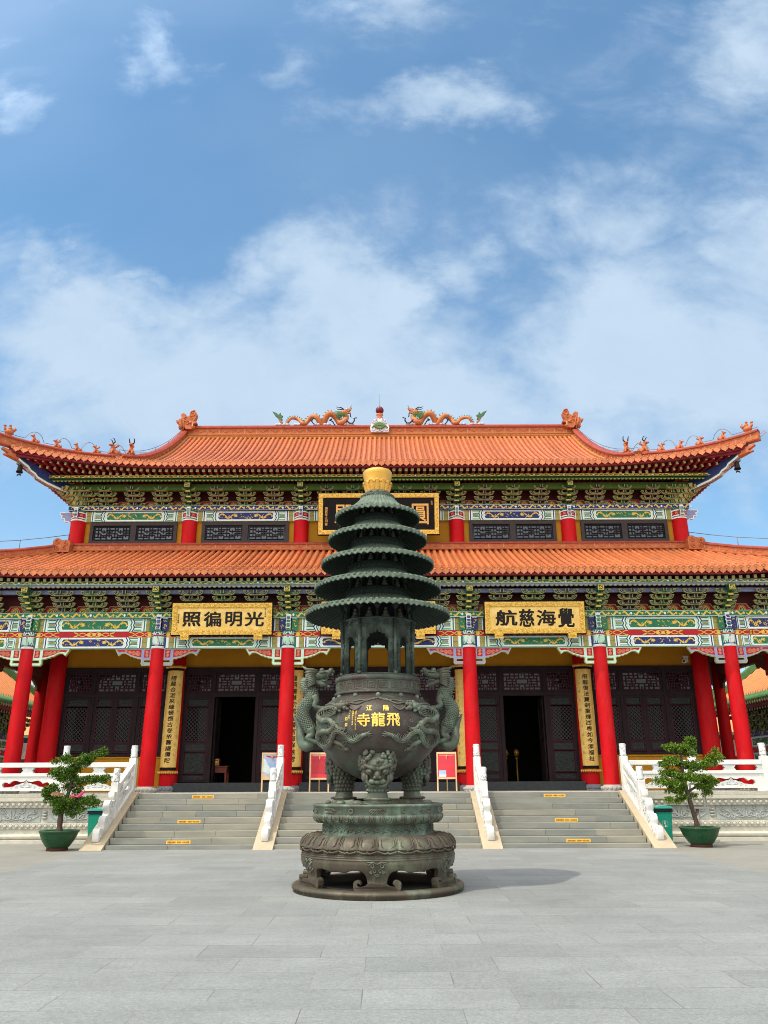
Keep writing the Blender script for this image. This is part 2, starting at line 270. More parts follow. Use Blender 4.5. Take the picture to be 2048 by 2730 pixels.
# ------------------------------------------------------------------ mesh helpers
ORG = {}
class MB:
    def __init__(s): s.v = []; s.f = []; s.m = []; s.sm = []
    def add(s, vs, fs, mat=0, smooth=False):
        o = len(s.v); s.v += [tuple(v) for v in vs]
        for f in fs: s.f.append([i + o for i in f]); s.m.append(mat); s.sm.append(smooth)
        return s
    def box(s, x0, x1, y0, y1, z0, z1, mat=0):
        v = [(x, y, z) for x in (x0, x1) for y in (y0, y1) for z in (z0, z1)]
        return s.add(v, [(0, 1, 3, 2), (4, 6, 7, 5), (0, 4, 5, 1), (2, 3, 7, 6), (0, 2, 6, 4), (1, 5, 7, 3)], mat)
    def hexa(s, a, b, wa, ha, wb=None, hb=None, mat=0, up=(0, 0, 1)):   # bar from a to b, width/height at ends
        a = Vector(a); b = Vector(b); wb = wa if wb is None else wb; hb = ha if hb is None else hb
        d = (b - a).normalized(); u = Vector(up); sd = d.cross(u)
        sd = sd.normalized() if sd.length > 1e-5 else Vector((1, 0, 0)); u = sd.cross(d).normalized()
        v = []
        for p, w, h in ((a, wa, ha), (b, wb, hb)):
            v += [p - sd * w / 2 - u * h / 2, p + sd * w / 2 - u * h / 2, p + sd * w / 2 + u * h / 2, p - sd * w / 2 + u * h / 2]
        return s.add(v, [(3, 2, 1, 0), (4, 5, 6, 7), (0, 1, 5, 4), (1, 2, 6, 5), (2, 3, 7, 6), (3, 0, 4, 7)], mat)
    def prism(s, poly, y0, y1, mat=0, M=None, smooth=False):            # polygon in local xz extruded along y
        n = len(poly)
        ar = sum(poly[i][0] * poly[(i + 1) % n][1] - poly[(i + 1) % n][0] * poly[i][1] for i in range(n))
        if ar < 0: poly = poly[::-1]
        v = [(x, y0, z) for x, z in poly] + [(x, y1, z) for x, z in poly]
        if M: v = [M @ Vector(p) for p in v]
        f = [list(range(n)), list(range(2 * n - 1, n - 1, -1))]
        s.add(v, f, mat)
        s.add(v, [(i, i + n, (i + 1) % n + n, (i + 1) % n) for i in range(n)], mat, smooth); return s
    def sheet(s, poly, y, mat=0, M=None):
        n = len(poly)
        ar = sum(poly[i][0] * poly[(i + 1) % n][1] - poly[(i + 1) % n][0] * poly[i][1] for i in range(n))
        if ar < 0: poly = poly[::-1]
        v = [(x, y, z) for x, z in poly]
        if M: v = [M @ Vector(p) for p in v]
        return s.add(v, [list(range(n))], mat)
    def rect(s, x0, x1, z0, z1, y, mat=0): return s.sheet([(x0, z0), (x1, z0), (x1, z1), (x0, z1)], y, mat)
    def tube(s, path, r, n=8, mat=0, caps=True, smooth=True, flat=1.0):
        P = [Vector(p) for p in path]; k = len(P)
        rr = r if isinstance(r, (list, tuple)) else [r] * k
        T = [(P[min(i + 1, k - 1)] - P[max(i - 1, 0)]).normalized() for i in range(k)]
        ref = Vector((0, 0, 1)) if abs(T[0].z) < .9 else Vector((0, 1, 0))
        u = (ref - T[0] * ref.dot(T[0])).normalized(); v = []
        for i in range(k):
            u = u - T[i] * u.dot(T[i])
            u = u.normalized() if u.length > 1e-6 else Vector((1, 0, 0)); w = T[i].cross(u)
            for j in range(n):
                a = 2 * math.pi * j / n; v.append(P[i] + (u * math.cos(a) + w * math.sin(a) * flat) * rr[i])
        f = [(i * n + j, i * n + (j + 1) % n, (i + 1) * n + (j + 1) % n, (i + 1) * n + j) for i in range(k - 1) for j in range(n)]
        s.add(v, f, mat, smooth)
        if caps: s.add([v[j] for j in range(n)], [list(range(n - 1, -1, -1))], mat); s.add([v[(k - 1) * n + j] for j in range(n)], [list(range(n))], mat)
        return s
    def lathe(s, prof, n=48, c=(0, 0), mat=0, a0=0.0, a1=2 * math.pi, fn=None, smooth=True):
        full = abs(a1 - a0 - 2 * math.pi) < 1e-6; m = n if full else n + 1; v = []
        for i, (r, z) in enumerate(prof):
            for j in range(m):
                a = a0 + (a1 - a0) * j / n
                q, h = fn(i, a, r, z) if fn else (r, z)
                v.append((c[0] + q * math.sin(a), c[1] - q * math.cos(a), h))     # angle 0 faces the viewer (-Y), grows to +X
        f = []
        for i in range(len(prof) - 1):
            for j in range(n):
                k = (j + 1) % m; f.append((i * m + j, i * m + k, (i + 1) * m + k, (i + 1) * m + j))
        return s.add(v, f, mat, smooth)
    def ball(s, c, r, n=12, m=8, mat=0, M=None, fn=None):
        if isinstance(r, (int, float)): r = (r, r, r)
        v = []
        for i in range(m + 1):
            t = math.pi * i / m
            for j in range(n):
                a = 2 * math.pi * j / n; d = Vector((math.sin(t) * math.cos(a), math.sin(t) * math.sin(a), math.cos(t)))
                k = fn(d) if fn else 1
                p = Vector((d.x * r[0], d.y * r[1], d.z * r[2])) * k
                v.append((M @ p if M else p) + Vector(c))
        f = [(i * n + j, (i + 1) * n + j, (i + 1) * n + (j + 1) % n, i * n + (j + 1) % n) for i in range(m) for j in range(n)]
        return s.add(v, f, mat, True)
    def grid(s, fn, nu, nv, mat=0, smooth=True):
        v = [fn(i / nu, j / nv) for i in range(nu + 1) for j in range(nv + 1)]
        f = [(i * (nv + 1) + j, (i + 1) * (nv + 1) + j, (i + 1) * (nv + 1) + j + 1, i * (nv + 1) + j + 1) for i in range(nu) for j in range(nv)]
        return s.add(v, f, mat, smooth)
    def sweep(s, path, prof, mat=0, side=None, smooth=False):           # closed profile (side, up) along a path, kept upright
        P = [Vector(p) for p in path]; k = len(P); n = len(prof); v = []
        for i in range(k):
            t = P[min(i + 1, k - 1)] - P[max(i - 1, 0)]; t = Vector((t.x, t.y, 0)).normalized(); sd = Vector((t.y, -t.x, 0))
            for a, b in prof: v.append(P[i] + sd * a + Vector((0, 0, b)))
        f = [(i * n + j, i * n + (j + 1) % n, (i + 1) * n + (j + 1) % n, (i + 1) * n + j) for i in range(k - 1) for j in range(n)]
        s.add(v, f, mat, smooth); s.add(v[:n], [list(range(n - 1, -1, -1))], mat); s.add(v[-n:], [list(range(n))], mat); return s
    def join(s, o, M=None):
        k = len(s.v); s.v += [tuple(M @ Vector(v)) for v in o.v] if M else o.v
        flip = M is not None and M.to_3x3().determinant() < 0
        for f, m, q in zip(o.f, o.m, o.sm):
            g = [i + k for i in f]; s.f.append(g[::-1] if flip else g); s.m.append(m); s.sm.append(q)
        return s
    def mesh(s, name, mats, org=(0, 0, 0)):
        me = bpy.data.meshes.new(name); o = Vector(org)
        me.from_pydata([Vector(v) - o for v in s.v], [], s.f); me.update()
        for m in mats: me.materials.append(MATS[m])
        me.polygons.foreach_set('material_index', s.m); me.polygons.foreach_set('use_smooth', s.sm)
        bm = bmesh.new(); bm.from_mesh(me)
        bmesh.ops.remove_doubles(bm, verts=bm.verts, dist=0.00005)
        bmesh.ops.recalc_face_normals(bm, faces=bm.faces)
        bm.to_mesh(me); bm.free(); me.update()
        return me
    def build(s, name, mats, parent=None, org=None, bevel=0, label=None):
        if isinstance(mats, str): mats = [mats]
        if parent is not None: o = ORG[parent]
        else: o = Vector(org or (0, 0, 0))
        ob = bpy.data.objects.new(name, s.mesh(name, mats, o)); COL.objects.link(ob)
        if parent is not None: ob.parent = parent
        else: ob.location = o
        ORG[ob] = o
        if bevel:
            b = ob.modifiers.new('bevel', 'BEVEL'); b.width = bevel; b.segments = 2; b.limit_method = 'ANGLE'; b.angle_limit = R(50)
        if label: ob['label'] = label
        return ob
def tag(o, label, cat, group=None):
    o['label'] = label; o['category'] = cat
    if group: o['group'] = group
    return o
def thing(name, loc, label, cat, group=None):
    o = bpy.data.objects.new(name, None); COL.objects.link(o); o.location = loc; o.empty_display_size = .2; ORG[o] = Vector(loc)
    return tag(o, label, cat, group)
def inst(name, me, parent, loc, rz=0, sc=(1, 1, 1)):                    # another object on a shared mesh, as a part of its thing
    o = bpy.data.objects.new(name, me); COL.objects.link(o); o.parent = parent
    o.location = Vector(loc) - ORG[parent]; o.rotation_euler = (0, 0, rz); o.scale = sc; ORG[o] = Vector(loc); return o
def lerp(a, b, t): return a + (b - a) * t
def spline(pts, n):                                                     # Catmull-Rom through points of any dimension
    out = []; k = len(pts)
    for i in range(k - 1):
        p0, p1, p2, p3 = pts[max(i - 1, 0)], pts[i], pts[i + 1], pts[min(i + 2, k - 1)]
        for j in range(n):
            t = j / n
            out.append(tuple(.5 * (2 * b + (c - a) * t + (2 * a - 5 * b + 4 * c - d) * t * t + (3 * b - a - 3 * c + d) * t ** 3) for a, b, c, d in zip(p0, p1, p2, p3)))
    out.append(tuple(pts[-1])); return out
def inset(poly, d):
    n = len(poly); ar = sum(poly[i][0] * poly[(i + 1) % n][1] - poly[(i + 1) % n][0] * poly[i][1] for i in range(n))
    if ar < 0: poly = poly[::-1]
    out = []
    for i in range(n):
        a, b, c = Vector(poly[i - 1]), Vector(poly[i]), Vector(poly[(i + 1) % n])
        e1 = (b - a).normalized(); e2 = (c - b).normalized(); n1 = Vector((-e1.y, e1.x)); n2 = Vector((-e2.y, e2.x))
        k = n1 + n2; k = n1 if k.length < 1e-4 else k / max(k.length_squared / 2, .35)
        out.append(tuple(b + k * d))
    return out
GLY = {}
def glyph(ch, bold=0.0):
    key = (ch, bold)
    if key not in GLY:
        cu = bpy.data.curves.new('t', 'FONT'); cu.body = ch; cu.size = 1.0; cu.offset = bold; cu.resolution_u = 3; cu.fill_mode = 'FRONT'
        ob = bpy.data.objects.new('t', cu); COL.objects.link(ob)
        dg = bpy.context.evaluated_depsgraph_get(); dg.update(); ev = ob.evaluated_get(dg); me = ev.to_mesh()
        vs = [(v.co.x, v.co.y) for v in me.vertices]; fs = [list(p.vertices) for p in me.polygons]
        ev.to_mesh_clear(); bpy.data.objects.remove(ob); bpy.data.curves.remove(cu)
        if vs:
            x0 = min(v[0] for v in vs); x1 = max(v[0] for v in vs); z0 = min(v[1] for v in vs); z1 = max(v[1] for v in vs)
            cx, cz, s = (x0 + x1) / 2, (z0 + z1) / 2, 1.0 / max(x1 - x0, z1 - z0, .5)
            vs = [((x - cx) * s, (z - cz) * s) for x, z in vs]
        GLY[key] = (vs, fs)
    return GLY[key]
def put_glyph(mb, ch, cx, cz, w, h, fn, mat=0, bold=0.012, shear=0.0):  # fn(u, v) -> 3D point of the surface that carries the writing
    vs, fs = glyph(ch); k = 0
    for dx, dz in ((0, 0), (1, .6), (-1, -.6), (.6, -1), (-.6, 1)) if bold else ((0, 0),):     # brush weight: five layers, each shifted and a hair prouder
        P = [Vector(fn(cx + (x + dx * bold) * w + shear * z * h, cz + (z + dz * bold) * h)) for x, z in vs]
        if k: 
            a, b, c = Vector(fn(cx, cz)), Vector(fn(cx + .01, cz)), Vector(fn(cx, cz + .01)); nn = (b - a).cross(c - a).normalized(); P = [p + nn * (.0006 * k) for p in P]
        mb.add(P, fs, mat); k += 1
def arc(cx, cz, r, a0, a1, n=8): return [(cx + r * math.cos(R(lerp(a0, a1, i / n))), cz + r * math.sin(R(lerp(a0, a1, i / n)))) for i in range(n + 1)]
# ================================================================== THE SETTING: plaza, terrace, stairs
ZT = 1.30; YF = 24.5; YW = 27.06; YE = 23.45                      # terrace top, front column row, hall wall row, terrace edge
COLX = [2.87, 7.0, 11.13, 13.7]
def structure(o): o['kind'] = 'structure'; return o
structure(MB().add([(-420, -60, 0), (420, -60, 0), (420, 1500, 0), (-420, 1500, 0)], [(0, 1, 2, 3)]).build('plaza', ['paving_beige']))
structure(MB().add([(-7.0, -40, .004), (7.0, -40, .004), (7.0, 22.4, .004), (-7.0, 22.4, .004)], [(0, 1, 2, 3)]).build('plaza_path', ['paving_grey']))

def scroll(mb, cx, cz, r, turns, a0, y, mat=0, w=.02, sgn=1, n=26, M=None):   # raised spiral on a wall
    P = []
    for i in range(n + 1):
        t = i / n; rr = r * (1 - .86 * t); a = R(a0) + sgn * turns * 2 * math.pi * t
        P.append(Vector((cx + rr * math.cos(a), y, cz + rr * math.sin(a))))
    if M: P = [M @ p for p in P]
    mb.tube(P, [w * (1 - .4 * i / n) for i in range(n + 1)], 5, mat)
def curve_relief(mb, pts, y, mat=0, w=.02, M=None, n=8, taper=.5):
    P = [Vector((x, y, z)) for x, z in spline(pts, n)]
    if M: P = [M @ p for p in P]
    k = len(P) - 1; mb.tube(P, [w * (1 - taper * i / k) for i in range(k + 1)], 5, mat)

# terrace
ter = MB().box(-18, 18, YE + .12, 47, .0, ZT - .01, 0)
ter_o = structure(ter.build('terrace', ['terrace_stone']))
structure(MB().box(-18.02, 18.02, YE - .0, 47, ZT - .10, ZT, 0).build('terrace_pavement', ['paving_terrace'], bevel=.01))
def terrace_wall(sx):
    t = thing('terrace_wall', (sx * 12, YE, 0), 'carved pale stone terrace wall %s' % ('beneath the railing behind the left potted tree' if sx < 0 else 'beneath the railing behind the right potted tree'), 'wall', 'carved terrace walls beside the stairs')
    xa, xb = sorted((sx * 7.46, sx * 17.9)); y = YE + .05
    prof = [(-.1, 0), (.30, 0), (.30, .09), (.20, .10), (.255, .14), (.265, .19), (.21, .235), (.09, .24), (.09, .36), (.12, .37), (.12, .52), (.03, .525), (.03, .935), (.12, .94), (.12, 1.10), (.17, 1.105), (.17, 1.20), (-.1, 1.20)]
    MB().sweep([(xa, y, 0), (xb, y, 0)], prof).build('wall_body', ['terrace_stone'], t)
    b = MB(); x = xa + .1
    while x < xb - .05:
        if abs(x) < 14.6:
            for z in (.445, 1.02):
                b.ball((x, y - .125, z), (.055, .035, .05), 8, 6)
                b.tube([(x + .075 * math.cos(a), y - .122, z + .062 * math.sin(a)) for a in [2 * math.pi * i / 10 for i in range(11)]], .010, 4, 0, False)
        x += .165
    b.build('bead_moulding', ['terrace_stone'], t)
    p = MB(); q = MB(); x = 7.75
    while x < 14:
        x0, x1 = x, x + 1.62; cx = (x0 + x1) / 2 * sx
        q.box(min(x0 * sx, x1 * sx), max(x0 * sx, x1 * sx), y - .045, y, .54, .925)
        for s in (-1, 1):
            for (dx, dz, r, a) in ((.28, .13, .09, 200), (.50, -.06, .10, 60), (.62, .10, .07, 240), (.36, -.12, .07, 90), (.16, -.05, .06, 30)):
                scroll(p, cx + s * dx, .735 + dz, r, 1.3, a if s > 0 else 180 - a, y - .05, 0, .022, s)
            curve_relief(p, [(cx, .60), (cx + s * .25, .63), (cx + s * .5, .60), (cx + s * .75, .72)], y - .05, 0, .022)
            curve_relief(p, [(cx + s * .04, .62), (cx + s * .12, .74), (cx + s * .22, .82)], y - .05, 0, .03)
            curve_relief(p, [(cx + s * .02, .62), (cx + s * .05, .76), (cx + s * .06, .86)], y - .05, 0, .03)
        for zz in (.62, .70, .78):
            q.ball((( x1 + .11) * sx, y - .05, zz + .04), (.075, .05, .04), 10, 6)
        x += 1.84
    q.build('wall_panel', ['terrace_panel'], t); p.build('floral_relief', ['terrace_panel'], t)
    return t
for s in (-1, 1): terrace_wall(s)

def carved_post(name, parent, x, y, z0, zs, zt, w=.2):
    m = MB().box(x - w / 2, x + w / 2, y - w / 2, y + w / 2, z0, zs)
    m.box(x - w * .36, x + w * .36, y - w * .36 - .0, y + w * .36, zs, zs + .03)
    o = m.build(name, ['white_stone'], parent, bevel=.012)
    h = zt - zs - .03
    c = MB().lathe([(.0, zs + .03), (.094, zs + .03), (.098, zs + .05), (.088, zs + .06), (.09, zt - .03), (.082, zt - .006), (0, zt)], 20, (x, y))
    for i in range(7):
        a = rnd.uniform(0, 6.28); z = zs + .08 + h * rnd.random() * .7
        P = [(x + .09 * math.sin(a + .9 * k / 8), y - .09 * math.cos(a + .9 * k / 8), z + .035 * math.sin(k * .8 + i)) for k in range(9)]
        c.tube(P, .011, 5, 0)
    c.build('post_cap', ['carved_stone'], o)
    return o
HOLE = [(0, .16), (-.62, .16), (-.69, .22), (-.68, .28), (-.62, .32), (-.54, .31), (-.49, .28), (-.44, .33), (-.36, .365), (-.26, .355), (-.16, .325), (-.06, .34), (0, .38)]
LOTUS = [(-.62, .15), (-.62, .165), (-.46, .19), (-.36, .20), (-.29, .245), (-.2, .262), (-.11, .30), (-.05, .30), (0, .365), (.05, .30), (.11, .30), (.2, .262), (.29, .245), (.36, .20), (.46, .19), (.62, .165), (.62, .15)]
def terrace_railing(sx):
    t = thing('balustrade', (sx * 10, YE + .15, ZT), 'white carved balustrade on the terrace edge behind the %s' % ('potted tree with pink cloth' if sx < 0 else 'potted tree by the metal stand'), 'balustrade', 'white stone balustrades along the terrace')
    y = YE + .17; X = [9.15, 11.25, 13.35, 15.45]
    for x in X: carved_post('post', t, sx * x, y, ZT, 2.26, 2.63)
    prev = 7.12
    for x in X:
        a, b = sorted((sx * (prev + .1), sx * (x - .1))); c = (a + b) / 2; w = (b - a)
        MB().box(a, b, y - .075, y + .075, 2.02, 2.155).build('handrail', ['white_stone'], t, bevel=.015)
        MB().box(a, b, y - .08, y + .08, 1.77, 1.86).build('cross_rail', ['white_stone'], t, bevel=.01)
        p = MB(); k = w / 1.9
        for s in (-1, 1):
            poly = [(0, .08), (s * .95, .08), (s * .95, .47), (0, .47)] + [(-s * hx, hz) for hx, hz in HOLE[::-1]]
            p.prism([(c + px * k, ZT + pz) for px, pz in poly], y - .05, y + .05)
        p.box(a, a + .22, y - .06, y + .06, ZT, ZT + .08); p.box(b - .22, b, y - .06, y + .06, ZT, ZT + .08)
        pn = p.build('panel', ['white_stone'], t)
        l = MB().prism([(c + px * k, ZT + pz) for px, pz in LOTUS], y - .04, y + .04)
        for s in (-1, 1):
            for (dx, dz, r, a0) in ((.12, .225, .05, 200), (.26, .19, .045, 220), (.40, .165, .025, 200)): scroll(l, c + s * dx * k, ZT + dz, r, 1.1, a0 if s > 0 else 180 - a0, y - .045, 0, .014, s, 16)
            curve_relief(l, [(c + s * .02, ZT + .17), (c + s * .08, ZT + .22), (c + s * .04, ZT + .30), (c, ZT + .34)], y - .045, 0, .014)
        l.build('lotus_carving', ['carved_stone'], pn)
        for cx in (a, c, b):
            v = MB().sweep([(cx - .13, y, 0), (cx + .13, y, 0)], [(-.05, 1.86), (.05, 1.86), (.05, 2.02), (-.05, 2.02)])
            v = MB()
            lo, hi = max(cx - .17, a), min(cx + .17, b)
            v.prism([(lo, 1.86), (hi, 1.86), (hi, 1.89), (lerp(hi, cx, .25), 1.935), (hi - .0, 1.985), (hi, 2.02), (lo, 2.02), (lo, 1.985), (lerp(lo, cx, .25), 1.935), (lo, 1.89)], y - .055, y + .055)
            v.build('cloud_support', ['carved_stone'], t)
        prev = x
    return t
for s in (-1, 1): terrace_railing(s)

# stairs: three flights of nine risers
TR, RS = .30, .15
def flight(x0, x1, label, tapes):
    t = thing('stone_stairs', ((x0 + x1) / 2, YE - 1.2, 0), label, 'stairs', 'flights of stone steps up to the hall')
    for k in range(9):
        y = YE - TR * k - .02; z = ZT - RS * k - (.0 if k else .004); cuts = [x0 + .003]; m = [MB(), MB(), MB()]
        while cuts[-1] < x1 - 1.6: cuts.append(cuts[-1] + rnd.uniform(.9, 2.3))
        cuts.append(x1 - .003)
        sb = MB()
        for i in range(len(cuts) - 1):
            a, b = cuts[i] + .002, cuts[i + 1] - .002; q = rnd.choice((0, 0, 1, 1, 2))
            sb.box(a, b, y, y + TR + .03, max(z - RS + .004, 0.002), z, q)
        sb.build('step', ['step_a', 'step_b', 'step_c'], t, bevel=.007)
    for (k, cx) in tapes:
        y = YE - TR * k - .02; z = ZT - RS * k - RS + .012 + (.0)
        tp = MB().box(cx - .31, cx + .31, y - .004, y - .0005, z, z + .082).build('warning_strip', ['tape_yellow'], t)
        g = MB(); s = '疫情防控期间 请保持一米安全距离'; w = .56 / len(s)
        for i, ch in enumerate(s):
            if ch != ' ': put_glyph(g, ch, cx - .28 + (i + .5) * w, z + .041, w * .92, .046, lambda u, v: (u, y - .0055, v), 0, .02)
        g.build('lettering', ['tape_ink'], tp)
    return t
flight(-6.86, -3.10, 'grey stone steps with yellow strips, leading to the left open door', [(0, -5.02), (4, -5.08), (7, -5.10)])
flight(-2.62, 2.62, 'central flight of grey stone steps directly behind the bronze incense burner', [])
flight(3.10, 6.86, 'grey stone steps with yellow strips, leading to the right open door', [(0, 5.03), (4, 5.05), (7, 5.12)])
SL = .5
def sz(y): return 1.33 - SL * (YE - y)                              # top of the sloping stringer
def stair_rail(cx, w, label):
    t = thing('stair_balustrade', (cx, 22, 0), label, 'stair balustrade', 'white stone balustrades between the flights of steps')
    M = Matrix(((0, 1, 0, cx), (1, 0, 0, 0), (0, 0, 1, 0), (0, 0, 0, 1)))
    MB().prism([(20.80, .0), (20.80, .006), (YE, 1.33), (YE + .02, 1.332), (YE + .02, 0)], -w / 2, w / 2, 0, M).build('stringer', ['stringer_stone'], t, bevel=.006)
    carved_post('newel_post', t, cx, 23.62, 1.30, 2.27, 2.63)
    carved_post('newel_post', t, cx, 22.26, sz(22.16) - .03, 1.60, 1.97)
    ya, yb = 22.355, 23.525; L = yb - ya
    def sh(pts): return [(ya + a, sz(ya + a) + b) for a, b in pts]
    def bar(h0, h1, th, nm, mt='white_stone'):
        MB().prism(sh([(0, h0), (L, h0), (L, h1), (0, h1)]), -th / 2, th / 2, 0, M).build(nm, [mt], t, bevel=.008)
    bar(.63, .77, .15, 'handrail'); bar(.41, .475, .15, 'cross_rail'); bar(.0, .07, .2, 'base_rail')
    k = L / 1.9; p = MB()
    for s in (-1, 1):
        poly = [(0, .07), (s * .95, .07), (s * .95, .41), (0, .41)] + [(-s * hx, .02 + hz * .93) for hx, hz in HOLE[::-1]]
        p.prism(sh([(L / 2 + px * k, pz) for px, pz in poly]), -.05, .05, 0, M)
    pn = p.build('panel', ['white_stone'], t)
    l = MB().prism(sh([(L / 2 + px * k, .02 + pz * .93) for px, pz in LOTUS]), -.04, .04, 0, M)
    for q in (-1, 1):
        for s in (-1, 1):
            for (dx, dz, r) in ((.12, .225, .04), (.26, .19, .035)): scroll(l, ya + L / 2 + s * dx * k, sz(ya + L / 2 + s * dx * k) + dz, r, 1.1, 200, q * .045, 0, .012, s, 14, M)
    l.build('lotus_carving', ['carved_stone'], pn)
    for f in (.22, .74):
        a = L * f
        MB().prism(sh([(a - .13, .475), (a + .13, .475), (a + .13, .50), (a + .09, .55), (a + .13, .60), (a + .13, .63), (a - .13, .63), (a - .13, .60), (a - .09, .55), (a - .13, .50)]), -.055, .055, 0, M).build('cloud_support', ['carved_stone'], t)
    poly = [(22.16, sz(22.16)), (22.16, 1.37), (21.98, 1.37), (21.97, 1.22), (22.03, 1.17), (21.96, 1.15)] + arc(21.80, 1.0, .165, 62, 215, 10) + [(21.70, .86), (21.68, .80)] + arc(21.545, .66, .125, 60, 215, 9) + [(21.47, .52), (21.42, .50)] + arc(21.22, .37, .13, 48, 200, 9) + [(21.10, sz(21.10) + .04), (21.13, sz(21.13))]
    d = MB().prism(poly, -.085, .085, 0, M, True).build('drum_stone', ['white_stone'], t, bevel=.012)
    c = MB()
    for q in (-1, 1):
        for (yy, zz, r, a) in ((21.82, .98, .11, 90), (21.60, .66, .08, 60), (21.95, .80, .09, 200), (22.04, 1.1, .06, 20), (21.72, .62, .06, 250), (21.42, .43, .07, 100), (21.28, .32, .06, 200)):
            scroll(c, yy, zz, r, 1.2, a, q * .088, 0, .015, q, 18, M)
        c.tube([M @ Vector((21.83 + .10 * math.cos(a), q * .088, .98 + .13 * math.sin(a))) for a in [2 * math.pi * i / 16 for i in range(17)]], .012, 5)
    c.build('scroll_carving', ['carved_stone'], d)
    return t
stair_rail(-7.16, .56, 'white stone stair balustrade beside the left potted tree, its newel by the outer red pillar')
stair_rail(-2.87, .50, 'white stone stair balustrade left of the bronze burner, in front of the blue poster')
stair_rail(2.87, .50, 'white stone stair balustrade right of the bronze burner, between middle and right flights')
stair_rail(7.16, .56, 'white stone stair balustrade beside the green bin and the right potted tree')
# ================================================================== THE HALL
hall = thing('temple_hall', (0, YF, ZT), 'two-tiered temple hall with orange tiled roofs, red pillars and painted beams', 'temple')

class Roof:
    """hipped eave line with lifted, flared corners; f(d) is the height gained at distance d in from the eave"""
    def __init__(s, A, ye, yc, z0, a, b, lc, lift, flare): s.A, s.ye, s.yc, s.z0, s.a, s.b, s.lc, s.lift, s.fl = A, ye, yc, z0, a, b, lc, lift, flare; s.B = yc - ye
    def t(s, e, half): return max(0.0, min(1.2, (e - (half - s.lc)) / s.lc))
    def pt(s, side, u, d, up=0.0):
        half = s.A if side in (0, 2) else s.B
        t = s.t(abs(u), half); fd = max(0.0, 1 - d / 4.2) ** 1.5
        z = s.z0 + s.a * d + s.b * d * d + s.lift * t ** 2.3 * fd + up; fl = s.fl * t ** 2.2 * fd; sg = 1 if u >= 0 else -1
        if side == 0: return Vector((u + sg * fl, s.ye + d - fl, z))
        if side == 2: return Vector((u + sg * fl, 2 * s.yc - s.ye - d + fl, z))
        sx = -1 if side == 3 else 1
        return Vector((sx * (s.A - d + fl), s.yc + u + sg * fl, z))
def roof_tiles(rf, side, u0, u1, dmax, name, parent, pitch=.222, fine=True):
    tb = MB(); cap = MB(); n = int((u1 - u0) / pitch); off = (u1 - u0 - n * pitch) / 2
    us = [u0 + off + pitch * i for i in range(n + 1)]; st = .165 if fine else .33
    def samples(D): k = max(2, int(round(D / st))); return [D * i / k for i in range(k + 1)]
    for u in us:
        D = dmax(u)
        if D < .12: continue
        P = samples(D); tn = (rf.pt(side, u + .05, 0) - rf.pt(side, u - .05, 0)).normalized()
        v = []; NS = 6
        for i, d in enumerate(P):
            c = rf.pt(side, u, d); dn = (rf.pt(side, u, d + .05) - rf.pt(side, u, max(d - .05, 0))).normalized()
            tt = (tn - dn * tn.dot(dn)).normalized(); up = tt.cross(dn); up = up if up.z > 0 else -up
            r = .074 if (i % 2 == 0) else .067
            for j in range(NS + 1):
                a = math.pi * j / NS; v.append(c + tt * math.cos(a) * r + up * (math.sin(a) * r * 1.05 + .012))
        m = NS + 1
        tb.add(v, [(i * m + j, i * m + j + 1, (i + 1) * m + j + 1, (i + 1) * m + j) for i in range(len(P) - 1) for j in range(NS)], 0, True)
        # round end tile
        c = rf.pt(side, u, 0); dn = (rf.pt(side, u, .1) - c).normalized(); up = tn.cross(dn); up = up if up.z > 0 else -up
        cc = c - dn * .012 + up * .03
        ring = [cc + tn * .082 * math.cos(2 * math.pi * j / 12) + up * .082 * math.sin(2 * math.pi * j / 12) for j in range(12)]
        ring2 = [p + dn * .05 for p in ring]
        cap.add(ring + ring2, [list(range(12))] + [(j, (j + 1) % 12, 12 + (j + 1) % 12, 12 + j) for j in range(12)], 0)
        cap.ball(cc - dn * .004, (.035, .02, .035), 6, 4)
        kb = rf.pt(side, u, .30) + up * .11
        tb.ball(kb, (.028, .028, .04), 6, 4, 0)
    for i in range(len(us) - 1):
        a, b = us[i], us[i + 1]; D = min(dmax(a), dmax(b))
        if D < .1: continue
        P = samples(D); v = []
        for k, d in enumerate(P):
            e = .018 if k % 2 else 0.0
            v += [rf.pt(side, a, d, .0), rf.pt(side, (a + b) / 2, d, -.022 + e), rf.pt(side, b, d, .0)]
        tb.add(v, [(k * 3 + j, k * 3 + j + 1, (k + 1) * 3 + j + 1, (k + 1) * 3 + j) for k in range(len(P) - 1) for j in range(2)], 1, False)
        u = (a + b) / 2; c = rf.pt(side, u, 0); tn = (rf.pt(side, b, 0) - rf.pt(side, a, 0)).normalized(); dn = (rf.pt(side, u, .1) - c).normalized(); up = tn.cross(dn); up = up if up.z > 0 else -up
        dw = -(up * .9 + dn * .25).normalized(); h = pitch / 2 + .004; o = c - dn * .02 + up * .0
        prof = [(-h, -.03), (h, -.03), (h * .98, .035), (h * .72, .085), (h * .35, .105), (0, .15), (-h * .35, .105), (-h * .72, .085), (-h * .98, .035)]
        q = [o + tn * x + dw * y for x, y in prof]; q2 = [p + dn * .03 for p in q]; k = len(q)
        cap.add(q + q2, [list(range(k))] + [(j, (j + 1) % k, k + (j + 1) % k, k + j) for j in range(k)], 0)
    o = tb.build(name, ['tile_orange', 'tile_pan'], parent)
    cap.build('eave_tiles', ['tile_cap'], o)
    return o
